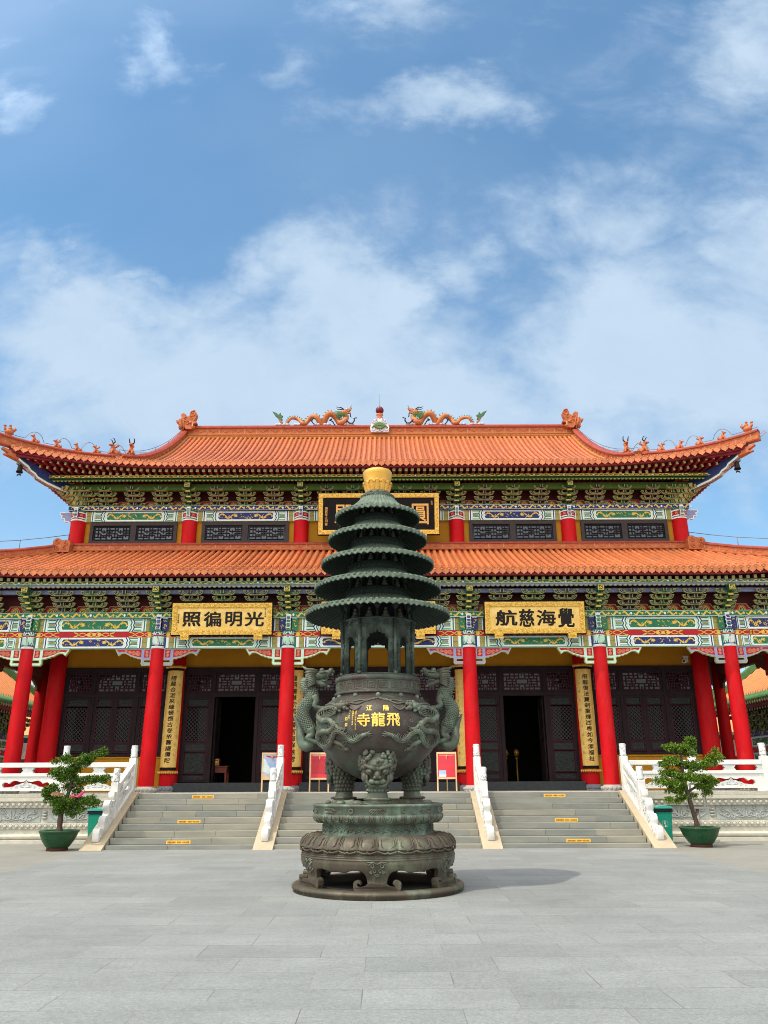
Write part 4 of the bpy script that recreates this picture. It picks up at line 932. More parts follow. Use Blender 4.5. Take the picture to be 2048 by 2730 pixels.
# ---- bracket sets
def bracket_meshes(green, tagged):
    m = MB(); dk = 0
    arm = [(-.23, 0), (.23, 0), (.315, .025), (.365, .07), (.38, .128), (.315, .128), (.30, .082), (.24, .052), (.06, .05), (.05, .13), (-.05, .13), (-.06, .05), (-.24, .052), (-.30, .082), (-.315, .128), (-.38, .128), (-.365, .07), (-.315, .025)]
    for k in range(4):
        y = -.03 - .165 * k; z = .01 + .152 * k; sc = .86 + .05 * k
        P = [(a * sc, z + b) for a, b in arm]
        m.prism(P, y - .04, y + .04, 1); m.sheet(inset(P, .0125), y - .0435, dk)
        P2 = [(a * .66, z + b) for a, b in arm]; m.prism(P2, y - .11, y - .06, 1); m.sheet(inset(P2, .0115), y - .1135, dk)
        for s in (-1, 1): m.box(s * .345 * sc - .05, s * .345 * sc + .05, y - .05, y + .05, z + .125, z + .150, 1)
        yf = y - .165 if k < 3 else y - .20
        v = [(-.045, y + .1, z + .0), (.045, y + .1, z + .0), (.045, y + .1, z + .13), (-.045, y + .1, z + .13), (-.045, yf, z + .02), (.045, yf, z + .02), (.045, yf + .03, z + .13), (-.045, yf + .03, z + .13)]
        m.add(v, [(0, 1, 2, 3), (4, 5, 6, 7), (0, 1, 5, 4), (1, 2, 6, 5), (2, 3, 7, 6), (3, 0, 4, 7)], dk)
        for s in (-1, 1): m.box(s * .045 - .006, s * .045 + .006, yf - .004, yf + .03, z + .02, z + .13, 1)
    m.box(-.11, .11, -.06, .10, -.03, .02, 1)
    if tagged:
        m.prism([(-.10, .50), (.10, .50), (.115, .70), (-.115, .70)], -.86, -.64, dk); m.rect(-.09, .09, .515, .685, -.863, 2); m.rect(-.07, .07, .53, .67, -.866, dk)
        for (a, b) in ((-.03, .58), (.02, .62), (.0, .56)): ribbon(m, [(a - .04, b), (a + .02, b + .03), (a + .05, b - .01)], .018, -.868, 2)
        for z, y in ((.36, -.66), (.20, -.50), (.06, -.34)): m.prism([(-.10, z), (.10, z), (.10, z + .09), (-.10, z + .09)], y - .03, y + .1, dk); m.rect(-.08, .08, z + .02, z + .07, y - .034, 2)
    return m.mesh('bracket_set', ['dark_green' if green else 'dark_navy', 'cream', 'gold_paint'])
BR = {(g, t): bracket_meshes(g, t) for g, t in ((1, 0), (0, 0), (1, 1))}
def ring_board(m, cx, y, z0):                                         # painted board between two brackets
    m.sheet([(cx - .34, z0), (cx - .34, z0 + .10), (cx - .24, z0 + .16), (cx - .18, z0 + .27), (cx + .18, z0 + .27), (cx + .24, z0 + .16), (cx + .34, z0 + .10), (cx + .34, z0)], y - .004, 2)
    m.sheet([(cx - .31, z0), (cx - .31, z0 + .09), (cx - .22, z0 + .14), (cx - .16, z0 + .25), (cx + .16, z0 + .25), (cx + .22, z0 + .14), (cx + .31, z0 + .09), (cx + .31, z0)], y - .007, 1)
    for r, mt, e in ((.135, 2, .010), (.115, 1, .013), (.095, 3, .016), (.06, 4, .019)):
        m.sheet([(cx - r, z0 + .005), (cx + r, z0 + .005)] + [(cx + r * math.cos(a), z0 + .09 + r * math.sin(a)) for a in [math.pi * i / 10 for i in range(11)]], y - e, mt)
    ribbon(m, [(cx - .03, z0 + .05), (cx + .03, z0 + .09), (cx - .02, z0 + .13)], .03, y - .022, 3)
def bracket_row(cols, counts, y, z, zs, ends, pal):
    xs = []
    for i, n in enumerate(counts):
        for k in range(n): xs.append((lerp(cols[i], cols[i + 1], k / n), k == 0))
    xs.append((cols[-1], True))
    b = MB(); b.box(cols[0] - .1, cols[-1] + .1, y + .12, y + .2, z - .02, z + .95, 0)
    for i in range(len(xs) - 1): ring_board(b, (xs[i][0] + xs[i + 1][0]) / 2, y + .12, z)
    b.build('bracket_board', ['dark_red', 'panel_red', 'cream', 'gold_paint', 'dark_green'], hall)
    g = 0
    for i, (x, c) in enumerate(xs):
        if ends and i in (0, len(xs) - 1): continue
        g = 1 if c else 1 - g
        inst('bracket_set', BR[(g, 1 if c else 0)], hall, (x, y, z), 0, (1, 1, zs))
    return xs
LOWX = FRONT
bracket_row(LOWX, [2, 4, 4, 6, 4, 4, 2], YF - .02, 6.74, 1.0, False, 0)
UPX = [-11.13, -7.0, -2.87, 2.87, 7.0, 11.13]
bracket_row(UPX, [4, 4, 6, 4, 4], YW - .02, 11.285, .97, True, 0)
for s in (-1, 1):                                                     # clustered brackets at the upper corners
    for (dx, rz) in ((0, 0), (.30, 0), (-.0, s * 45), (0, s * 90), (0, s * 22)):
        inst('corner_bracket', BR[(1, 0)], hall, (s * (11.13 - dx + (.1 if rz else 0)), YW - .02, 11.285), R(rz), (1, 1.25 if rz == s * 45 else 1, .97))
    for k in range(1, 6): inst('bracket_set', BR[(k % 2, 0)], hall, (s * 11.13, YW + 1.03 * k, 11.285), R(s * 90), (1, 1, .97))
    xa, xb = sorted((s * 11.13, s * 11.25)); MB().box(xa, xb, YW + .1, YB, 10.71, 11.29).build('flank_beam', ['mint'], hall)
    MB().box(min(s * 11.05, s * 11.2), max(s * 11.05, s * 11.2), YW, YB, 11.28, 12.25).build('flank_board', ['dark_red'], hall)
    # scrolled beam end that stands out at the corner
    m = MB(); P = [(s * 11.3, 11.10), (s * 11.85, 11.10), (s * 11.86, 11.0), (s * 11.78, 10.96), (s * 11.80, 10.86), (s * 11.68, 10.84), (s * 11.66, 10.74), (s * 11.52, 10.72), (s * 11.45, 10.66), (s * 11.3, 10.68)]
    m.prism(P, YW - .06, YW + .06, 0); m.sheet(inset(P, .03), YW - .063, 1); m.build('beam_end', ['white_paint', 'lilac'], hall)

# ---- bands between the brackets and the rafters
def strip(x0, x1, z0, z1, y, dep, mt, name): return MB().box(x0, x1, y, y + dep, z0, z1).build(name, [mt], hall)
strip(-13.9, 13.9, 7.30, 7.42, YF - .42, .12, 'lilac', 'eave_purlin')
def scallops(x0, x1, z, y, mt, n, h, name):
    m = MB(); w = (x1 - x0) / n; m.box(x0, x1, y, y + .05, z, z + .05, 0)
    for i in range(n): m.prism([(x0 + w * (i + .5) + w * .48 * math.cos(a), z + h * math.sin(a)) for a in [math.pi + math.pi * k / 8 for k in range(9)]], y, y + .03, 0); m.sheet([(x0 + w * (i + .5) + w * .30 * math.cos(a), z + h * .62 * math.sin(a)) for a in [math.pi + math.pi * k / 8 for k in range(9)]], y - .003, 1)
    m.build(name, [mt, 'cream'], hall)
scallops(-13.9, 13.9, 7.45, YF - .80, 'plinth_grey', 180, .05, 'scalloped_trim')
gold_band(-13.9, 13.9, 7.50, 7.60, YF - .82, .2, 3, 'gilded_band')
UB = 11.13
painted = [(UPX[i] + .16, UPX[i + 1] - .16) for i in range(5)]
for i, (a, b) in enumerate(painted): painted_beam(a, b, 10.715, 11.10, YW - .10, .2, (i + 1) % 2, 'painted_beam')
gold_band(-11.5, 11.5, 11.105, 11.285, YW - .2, .4, 2, 'gilded_band')
strip(-11.6, 11.6, 11.74, 11.98, YW - .62, .14, 'leaf_green', 'eave_purlin')
scallops(-11.9, 11.9, 11.99, YW - .98, 'leaf_green', 170, .045, 'scalloped_trim')
gold_band(-12.0, 12.0, 12.06, 12.15, YW - 1.08, .2, 8, 'gilded_band', False)
for x in UPX:
    p = MB().lathe([(.27, 9.2), (.268, 10.715), (.26, 11.1), (0, 11.1)], 32, (x, YW - .04)).build('pillar', ['pillar_red'], hall)
    c = MB(); 
    for a, b, mt in ((10.70, 10.75, 1), (10.75, 10.79, 4), (10.79, 10.83, 1), (10.83, 10.99, 3), (10.99, 11.03, 1), (11.03, 11.10, 4)): c.lathe([(.274, a), (.276, (a + b) / 2), (.274, b)], 28, (x, YW - .04), mt)
    for k in range(10):
        a0 = 2 * math.pi * k / 10; c.add([(x + .279 * math.sin(a0 + q), YW - .04 - .279 * math.cos(a0 + q), 10.91 + v) for q, v in ((-.2, -.05), (0, -.02), (.2, -.05), (.12, .04), (-.12, .04))], [(0, 1, 2, 3, 4)], 5)
    c.build('painted_collar', ['mint', 'white_paint', 'deep_blue', 'panel_red', 'green', 'salmon'], p)
    m = MB(); prof = [(0, 10.72), (-.10, 10.74)] + [(-.20 + .03 * math.cos(i * 2.1), lerp(10.76, 11.1, i / 8)) for i in range(9)] + [(-.2, 11.18), (0, 11.18)]
    M = Matrix(((0, 1, 0, x), (1, 0, 0, YW - .2), (0, 0, 1, 0), (0, 0, 0, 1))); m.prism(prof, -.07, .07, 0, M); q = UPX.index(x) % 2
    for i in range(7): m.box(x - .045, x + .045, YW - .43, YW - .40, 10.78 + .052 * i, 10.80 + .052 * i, 1 + q)
    for s in (-1, 1): m.prism(inset(prof, .02), s * .071, s * .074, 1 + q, M)
    m.build('beam_nose', ['white_paint', 'deep_blue', 'green'], hall)
# ---- upper windows
def fret(mb, x0, x1, z0, z1, y, th, mat=0, v=0):                      # rectilinear lattice in a frame
    W = x1 - x0; H = z1 - z0
    def h(a, b, c): mb.box(x0 + a * W, x0 + b * W, y, y + .03, z0 + c * H - th / 2, z0 + c * H + th / 2, mat)
    def vv(a, c, d): mb.box(x0 + a * W - th / 2, x0 + a * W + th / 2, y + .001, y + .031, z0 + c * H, z0 + d * H, mat)
    if v == 0:
        for s in (0, 1):
            f = (lambda a: a) if s == 0 else (lambda a: 1 - a)
            def hh(a, b, c): a, b = sorted((f(a), f(b))); h(a, b, c)
            for c in (.5,): hh(0, .34, c)
            for c in (.34, .66): hh(.08, .30, c); hh(.34, .5, c)
            for c in (.16, .84): hh(.0, .17, c); hh(.2, .42, c)
            vv(f(.08), .16, .84); vv(f(.17), 0, .34); vv(f(.17), .66, 1); vv(f(.24), .16, .66); vv(f(.34), .34, .66); vv(f(.30), .0, .34); vv(f(.30), .66, 1); vv(f(.42), .0, .34); vv(f(.42), .66, 1)
        vv(.5, 0, .16); vv(.5, .84, 1)
    else:
        for c in (.18, .34, .5, .66, .82):
            for k in range(6):
                if (k + int(c * 10)) % 3 != 0: h(k / 6, (k + 1) / 6, c)
        for k in range(1, 12): vv(k / 12, (.18 if k % 2 else 0), (.5 if k % 3 else .34)); vv(k / 12 , (.5 if k % 2 else .66), (1 if k % 3 else .82))
for i in (0, 1, 3, 4):
    x0, x1 = UPX[i] + .46, UPX[i + 1] - .46; z0, z1 = 9.86, 10.69
    y = YW - .06; f = MB(); c = (x0 + x1) / 2
    f.box(x0, x1, y, y + .1, z1 - .12, z1); f.box(x0, x1, y, y + .1, z0, z0 + .12); f.box(x0, x0 + .12, y, y + .1, z0 + .12, z1 - .12); f.box(x1 - .12, x1, y, y + .1, z0 + .12, z1 - .12); f.box(c - .10, c + .10, y, y + .1, z0 + .12, z1 - .12)
    wo = f.build('window', ['wood_grey'], hall)
    for a, b in ((x0 + .12, c - .10), (c + .10, x1 - .12)):
        m = MB()
        for k in (0, .045): 
            q = .018
            m.box(a + k, b - k, y + .02, y + .06, z0 + .12 + k, z0 + .12 + k + q); m.box(a + k, b - k, y + .02, y + .06, z1 - .12 - k - q, z1 - .12 - k); m.box(a + k, a + k + q, y + .021, y + .061, z0 + .12 + k, z1 - .12 - k); m.box(b - k - q, b - k, y + .021, y + .061, z0 + .12 + k, z1 - .12 - k)
        fret(m, a + .08, b - .08, z0 + .20, z1 - .20, y + .03, .026, 0, 1)
        m.build('lattice', ['wood_dark'], wo)
        MB().box(a, b, y + .075, y + .085, z0 + .12, z1 - .12).build('pane', ['window_glass_blue'], wo)
# ---- ground floor joinery
def frame_rect(mb, x0, x1, z0, z1, y, w, dep, mat=0):
    mb.box(x0, x1, y, y + dep, z1 - w, z1, mat); mb.box(x0, x1, y, y + dep, z0, z0 + w, mat); mb.box(x0, x0 + w, y, y + dep, z0 + w, z1 - w, mat); mb.box(x1 - w, x1, y, y + dep, z0 + w, z1 - w, mat)
def lattice_diag(mb, x0, x1, z0, z1, y, p, th, mat=0):
    W, H = x1 - x0, z1 - z0; n = int((W + H) / p) + 1
    for i in range(1, n):
        c = i * p
        for s in (0, 1):
            a = (max(0, c - H), min(c, H)); b = (min(c, W), max(0, c - W))
            pa = Vector((x0 + (a[0] if s == 0 else W - a[0]), y + s * .012, z0 + a[1])); pb = Vector((x0 + (b[0] if s == 0 else W - b[0]), y + s * .012, z0 + b[1]))
            if (pb - pa).length > .02: mb.hexa(pa, pb, .02, th, mat=mat, up=(0, 1, 0))
def leaf(x0, x1, y, full):                                            # one door leaf or window leaf with carved panels and a diagonal lattice
    zb = 1.60 if full else 2.42
    f = MB(); frame_rect(f, x0, x1, zb, 4.36, y, .085, .07, 0)
    secs = [(4.07, 4.28, 'c'), (2.91, 4.00, 'l'), (2.60, 2.82, 'c')] + ([(1.90, 2.52, 'r'), (1.66, 1.82, 'c')] if full else [])
    for a, b, k in secs: frame_rect(f, x0 + .085, x1 - .085, a - .06, b + .04, y + .012, .045, .05, 1)
    f.box(x0 + .085, x1 - .085, y + .055, y + .062, zb, 2.88, 0); f.box(x0 + .085, x1 - .085, y + .055, y + .062, 4.02, 4.3, 0)
    o = f.build('door_leaf' if full else 'window_leaf', ['wood_dark', 'wood_line'], hall)
    for a, b, k in secs:
        if k != 'l':
            p = MB(); p.box(x0 + .14, x1 - .14, y + .035, y + .056, a, b)
            if k == 'r':
                cx, cz = (x0 + x1) / 2, (a + b) / 2; r = min((x1 - x0) / 2 - .16, (b - a) / 2 - .03)
                p.tube([(cx + r * math.cos(t), y + .035, cz + r * math.sin(t)) for t in [2 * math.pi * i / 24 for i in range(25)]], .012, 5)
                for q in range(5): scroll(p, cx + r * .5 * math.cos(q * 1.26), cz + r * .5 * math.sin(q * 1.26), r * .4, 1.2, q * 70, y + .034, 0, .014, 1, 14)
            else:
                curve_relief(p, [(lerp(x0 + .18, x1 - .18, t), (a + b) / 2 + .03 * math.sin(t * 15)) for t in [i / 8 for i in range(9)]], y + .035, 0, .012, None, 3, .2)
            p.build('carved_panel', ['carved_panel'], o)
    l = MB(); lattice_diag(l, x0 + .13, x1 - .13, 2.91, 4.00, y + .03, .128, .028); l.build('lattice', ['wood_grey'], o)
    MB().box(x0 + .1, x1 - .1, y + .066, y + .074, 2.87, 4.02).build('pane', ['lattice_glass'], o)
def transom(x0, x1, y):
    f = MB(); frame_rect(f, x0, x1, 4.49, 5.20, y, .05, .07, 0); frame_rect(f, x0 + .05, x1 - .05, 4.54, 5.15, y + .02, .03, .04, 1)
    fret(f, x0 + .08, x1 - .08, 4.57, 5.12, y + .02, .038, 1, 0)
    o = f.build('transom_window', ['wood_dark', 'wood_line'], hall)
    MB().box(x0 + .04, x1 - .04, y + .055, y + .062, 4.53, 5.16).build('pane', ['window_glass'], o)
def facade(xa, xb, kind):
    x0, x1 = xa + .27, xb - .27; y = YW - .06; zb = 1.58 if kind == 'door' else 2.41
    f = MB(); f.box(x0 - .1, x1 + .1, y - .02, y + .14, 5.20, 5.36, 0); f.box(x0, x1, y - .01, y + .12, 4.36, 4.49, 0)
    L = .93 if xb - xa < 5 else 1.45
    posts = [(x0 - .02, x0 + .06), (x0 + .06 + L, x0 + .16 + L), (x1 - .16 - L, x1 - .06 - L), (x1 - .06, x1 + .02)]
    for a, b in posts: f.box(a, b, y - .012, y + .12, zb, 4.36); f.box(a, b, y - .012, y + .12, 4.49, 5.20)
    f.build('door_frame' if kind == 'door' else 'window_frame', ['wood_dark'], hall)
    spans = [(posts[0][1], posts[1][0]), (posts[1][1], posts[2][0]), (posts[2][1], posts[3][0])]
    for a, b in spans: transom(a, b, y + .02)
    for k in (0, 2):
        a, b = spans[k]
        if L > 1: leaf(a, (a + b) / 2, y + .02, True); leaf((a + b) / 2, b, y + .02, True)
        else: leaf(a, b, y + .02, kind == 'door')
    a, b = spans[1]
    if kind == 'door':
        MB().box(x0 - .02, x1 + .02, YW - .40, YW + .2, ZT, 1.58).build('threshold', ['threshold_stone'], hall, bevel=.01)
        for s, xx in ((1, a), (-1, b)):                                # the opened leaves stand inside, turned ninety degrees
            l = MB(); l.box(min(xx, xx + s * .05), max(xx, xx + s * .05), YW + .15, YW + .9, 1.6, 2.9, 0); l.box(min(xx, xx + s * .05), max(xx, xx + s * .05), YW + .15, YW + .9, 4.0, 4.36, 0)
            for yy in (YW + .15, YW + .84): l.box(min(xx, xx + s * .05), max(xx, xx + s * .05), yy, yy + .06, 2.9, 4.0, 0)
            for k in range(12):
                for q in (-1, 1):
                    z = 2.95 + .1 * k; l.hexa((xx + s * .02, YW + .2, z), (xx + s * .02, YW + .85, min(max(z + q * .5, 2.9), 4.0)), .02, .02, mat=0)
            l.build('open_leaf', ['wood_dark'], hall)
    else:
        m = (a + b) / 2; leaf(a, m, y + .02, False); leaf(m, b, y + .02, False)
facade(-11.13, -7.0, 'window'); facade(-7.0, -2.87, 'door'); facade(-2.87, 2.87, 'door'); facade(2.87, 7.0, 'door'); facade(7.0, 11.13, 'window')
MB().box(-11.1, 11.1, YW + .0, YW + .02, 5.3, 5.345).build('door_head', ['wood_dark'], hall)

# ================================================================== signs, couplets and small things on the terrace
def plaque(x, z0, z1, w, y, tilt, field, label, text, fr='gold_carved', side_txt=None, bold=.028):
    t = thing('plaque', (x, y, z0), label, 'plaque', 'carved name plaques on the hall front'); h = z1 - z0
    M = Matrix.Translation((x, y, z0)) @ Matrix.Rotation(R(tilt), 4, 'X')
    b = MB().join(MB().box(-w / 2, w / 2, .02, .09, -.01, h + .01), M); b.build('backing', ['black_lacquer'], t)
    f = MB(); q = .135; g = MB(); frame_rect(g, -w / 2 + .03, w / 2 - .03, .025, h - .03, -.05, q, .08, 0)
    frame_rect(g, -w / 2 + .03 + q, w / 2 - .03 - q, .025 + q, h - .03 - q, -.03, .022, .06, 0)
    for s in (0, 1):                                                   # carved scrolls along the frame
        n = int(w / .17)
        for i in range(n):
            scroll(g, -w / 2 + .12 + (w - .24) * (i + .5) / n, (.095 if s == 0 else h - .10), .05, 1.0, i * 80, -.052, 0, .016, 1 if i % 2 else -1, 10)
        n = int(h / .17)
        for i in range(n): scroll(g, (-w / 2 + .10 if s == 0 else w / 2 - .10), .1 + (h - .2) * (i + .5) / n, .05, 1.0, i * 80, -.052, 0, .016, 1 if i % 2 else -1, 10)
    f.join(g, M); f.build('frame', [fr], t)
    MB().join(MB().box(-w / 2 + .16, w / 2 - .16, -.012, .03, .15, h - .16), M).build('board', [field], t)
    k = MB()
    for s in (-1, 1):
        c = MB().box(s * w * .36 - .13, s * w * .36 + .13, -.08, .06, -.13, .03); 
        for i in range(3): scroll(c, s * w * .36 - .08 + .08 * i, -.05, .04, 1, 0, -.085, 0, .015, 1, 10)
        k.join(c, M)
    k.build('support', [fr], t)
    e = MB()
    def S(u, v, d=-.016): return M @ Vector((u, d, v))
    n = len(text)
    for ch, px, gw, gh in text: put_glyph(e, ch, px * w, h * .49, gw, gh, S, 0, bold)
    for (ss, px, zz, sz_) in (side_txt or []):
        for i, ch in enumerate(ss): put_glyph(e, ch, px * w, zz * h - i * sz_ * 1.15, sz_, sz_, S, 0, .01)
    if e.v: e.build('lettering', ['ink' if field == 'gold_board' else 'gold_text'], t)
    return t
plaque(-4.93, 5.945, 6.99, 3.20, YF - .42, 7, 'gold_board', 'gold plaque with black writing above the left doorway', [('照', -.30, .56, .45), ('徧', -.095, .54, .46), ('明', .114, .52, .44), ('光', .318, .58, .44)], side_txt=[('甲午年仲秋', .425, .78, .05), ('佛弟子敬書', -.43, .62, .05)])
plaque(4.93, 5.945, 6.99, 3.20, YF - .42, 7, 'gold_board', 'gold plaque with black writing above the right doorway', [('航', -.28, .66, .47), ('慈', -.08, .46, .54), ('海', .112, .58, .48), ('覺', .308, .50, .58)], side_txt=[('己未書', -.45, .50, .06)])
plaque(0, 5.945, 7.02, 3.66, YF - .42, 7, 'gold_board', 'blank gold plaque mostly hidden behind the round roofs of the bronze burner', [])
plaque(0, 9.95, 11.50, 4.40, YW - .72, 9, 'black_lacquer', 'large black plaque with gold characters under the upper eaves, above the burner', [('殿', -.285, .66, .74), ('寶', -.08, .62, .74), ('通', .13, .62, .74), ('圓', .34, .62, .74)], side_txt=[('庚寅年之月書', -.43, .63, .10), ('吉日', .435, .78, .07)], bold=.012)

def couplet(x, label, text, dx=0.0):
    t = thing('couplet_board', (x, YW - .38, 2.0), label, 'couplet board', 'gold couplet boards on the inner pillars'); cy = YW - .08; r0 = .318; half = R(56); z0, z1 = 2.06, 5.22
    def S(u, v, e=0.0): a = u / r0; return (x + (r0 + e) * math.sin(a), cy - (r0 + e) * math.cos(a), v)
    def shell(nm, mt, r, a, za, zb, th):
        m = MB(); n = 14
        m.lathe([(r, za), (r + th, za), (r + th, zb), (r, zb), (r, za)], n, (x, cy), 0, -a, a, None, False); return m.build(nm, [mt], t)
    shell('board', 'gold_board', r0 - .02, half, z0, z1, .02); shell('backing', 'black_lacquer', r0 - .03, half * 1.10, z0 - .09, z1 + .10, .024)
    m = MB()
    for s in (-1, 1): m.tube([S(s * half * r0, z, .002) for z in (z0, (z0 + z1) / 2, z1)], .010, 5)
    m.lathe([(r0 + .004, z0), (r0 + .008, z0 + .012), (r0 + .004, z0 + .02)], 14, (x, cy), 0, -half, half); m.lathe([(r0 + .004, z1 - .02), (r0 + .008, z1 - .01), (r0 + .004, z1)], 14, (x, cy), 0, -half, half); m.build('border', ['gold_bright'], t)
    b = MB()
    for zc, k in ((z0 - .15, 1), (z1 + .13, -1)):
        b.lathe([(r0 - .02, zc - .05), (r0 + .03, zc - .045), (r0 + .05, zc), (r0 + .03, zc + .045), (r0 - .02, zc + .05)], 20, (x, cy), 0, -half * 1.15, half * 1.15)
        for i in range(11):
            a = lerp(-half, half, i / 10) * 1.1; b.ball((x + (r0 + .045) * math.sin(a), cy - (r0 + .045) * math.cos(a), zc - .01), (.035, .035, .05), 6, 5)
    b.build('lotus_mount', ['gold_bright'], t)
    g = MB(); n = len(text); h = (z1 - z0 - .30) / n
    for i, ch in enumerate(text): put_glyph(g, ch, dx, z1 - .17 - (i + .5) * h, .185, min(.19, h * .82), lambda u, v: S(u, v, .006), 0, .016, .10)
    g.build('lettering', ['ink'], t)
    f = MB()                                                          # faint gilded scrolls at the edge of the board
    for i in range(9): scroll(f, 0, 0, .05, 1.1, i * 60, 0, 0, .012, 1, 12, Matrix.Translation(S((.19 if dx < 0 else -.19) , z1 - .5 - .28 * i, .004)))
    f.build('gilded_scrolls', ['gold_leaf'], t)
couplet(-7.0, 'gold couplet board on the inner pillar left of the left doorway', '楞嚴合泥夙緣頓悟古卷依舊誦彌陀', -.01)
couplet(-2.87, 'gold couplet board partly behind the left bronze dragon handle', '龍翔鵬舉宗風遠播南海祥慈雲', -.02)
couplet(2.87, 'gold couplet board partly behind the right bronze dragon handle', '飛錫寶荊恩國粵平施法雨', .10)
couplet(7.0, 'gold couplet board on the inner pillar right of the right doorway', '飛龍復法寶剎重輝西粵如今添福祉', .02)

def easel(x, y, rz, label, kind):
    t = thing('easel', (x, y, ZT), label, 'easel', 'wooden poster easels at the top of the steps'); t.rotation_euler = (0, 0, R(rz))
    O = Matrix.Translation((x, y, ZT)); T = O @ Matrix.Rotation(R(-6), 4, 'X')
    def B(mb): return MB().join(mb, T)
    for s in (-1, 1): B(MB().box(s * .285 - .022, s * .285 + .022, -.02, .02, 0, 1.16)).build('leg', ['easel_wood'], t, bevel=.004)
    MB().join(MB().hexa((0, .06, 1.05), (0, .55, 0), .04, .03), O).build('leg', ['easel_wood'], t)
    B(MB().box(-.263, .263, -.02, .02, 1.10, 1.16)).build('rail', ['easel_wood'], t); B(MB().box(-.263, .263, -.03, .03, .36, .41)).build('ledge', ['easel_wood'], t)
    d = MB()
    if kind == 'poster':
        d.box(-.262, .262, -.012, .0, .41, 1.10, 0)
        d.sheet([(-.262, .41), (.262, .41), (.262, .52), (.05, .56), (-.1, .50), (-.262, .53)], -.014, 2); d.sheet([(-.262, .60), (-.1, .52), (.0, .62), (-.12, .80), (-.2, .95), (-.262, 1.0)], -.015, 1); d.sheet([(.0, .60), (.262, .55), (.262, .75), (.12, .70)], -.015, 1)
        d.sheet([(-.14, 1.03), (.0, 1.0), (.15, 1.03), (.22, 1.06), (0, 1.045), (-.2, 1.07)], -.016, 3)
        B(d).build('poster', ['poster_sky', 'poster_pale', 'poster_sand', 'panel_red'], t)
    else:
        d.box(-.262, .262, -.012, .0, .41, 1.10, 0)
        d.rect(-.22, .22, 1.055, 1.075, -.014, 1)
        if kind == 'notice':
            z = 1.02
            while z > .50:
                a = -.23; k = rnd.uniform(.1, .2) if rnd.random() < .3 else .23
                while a < k: b = a + rnd.uniform(.01, .03); d.rect(a, min(b, .24), z, z + .012, -.014, 2); a = b + .008
                z -= .026
        else: d.rect(-.24, -.02, .49, .62, -.014, 3); d.rect(-.24, -.02, .43, .49, -.014, 4)
        B(d).build('notice_board', ['board_red', 'board_pink', 'board_ink', 'poster_sky', 'white_paint'], t)
easel(-3.28, 24.85, 14, 'wooden easel with a blue landscape poster beside the left doorway', 'poster')
easel(-1.83, 24.9, 4, 'wooden easel with a red notice full of text, left of the bronze burner', 'notice')
easel(2.08, 24.9, -5, 'wooden easel with a plain red notice and small picture, right of the bronze burner', 'plain')

t = thing('side_table', (-5.42, YW + .62, 1.6), 'small reddish wooden table just inside the left doorway', 'table')
MB().box(-5.68, -5.16, YW + .45, YW + .95, 2.08, 2.12).build('tabletop', ['wood_red'], t, bevel=.01)
MB().box(-5.64, -5.20, YW + .49, YW + .91, 1.9, 2.08).build('apron', ['wood_red'], t)
for a in (-5.62, -5.22):
    for b in (.5, .9): MB().box(a - .03, a + .03, YW + b - .03, YW + b + .03, ZT + .02, 1.9).build('leg', ['wood_red'], t)
b = MB().box(-5.66, -5.46, YW + .47, YW + .66, 2.122, 2.36, 0); frame_rect(b, -5.64, -5.48, 2.15, 2.33, YW + .462, .02, .01, 1); b.box(-5.60, -5.52, YW + .465, YW + .472, 2.20, 2.28, 1)
tag(b.build('offering_box', ['wood_red', 'gold_paint'], None, (-5.56, YW + .56, 2.122), bevel=.006), 'small red and gold box on the table inside the left doorway', 'box')
for x, lab in ((4.72, 'gold lotus lamp in the dark hall behind the right doorway, the left one'), (5.12, 'gold lotus lamp in the dark hall behind the right doorway, the right one')):
    t = thing('altar_lamp', (x, YW + 3.2, ZT), lab, 'lamp', 'gold lamps in the dark hall')
    MB().lathe([(0, ZT + .02), (.16, ZT + .02), (.16, ZT + .06), (.03, ZT + .12), (.03, 2.35), (.07, 2.4), (.03, 2.44), (0, 2.45)], 14, (x, YW + 3.2)).build('stand', ['gold_leaf'], t)
    MB().lathe([(0, 2.44), (.09, 2.5), (.11, 2.6), (.05, 2.72), (0, 2.75)], 14, (x, YW + 3.2)).build('lamp_bowl', ['gold_bright'], t)
# surveillance camera under the veranda, right side
t = thing('security_camera', (10.55, YW - .25, 5.55), 'small white security camera on the yellow wall near the right inner pillar', 'camera')
MB().lathe([(0, 5.52), (.05, 5.55), (.09, 5.62), (.09, 5.66), (0, 5.68)], 16, (10.62, YW - .22)).build('dome', ['plastic_white'], t)
MB().hexa((10.62, YW - .16, 5.64), (10.62, YW + .02, 5.70), .05, .05).build('bracket', ['plastic_white'], t)
c = MB().hexa((10.62, YW - .28, 5.50), (10.44, YW - .50, 5.44), .11, .11, .12, .12); c.hexa((10.455, YW - .482, 5.445), (10.43, YW - .512, 5.437), .08, .08, mat=1); c.build('body', ['plastic_white', 'bin_dark'], t, bevel=.012)
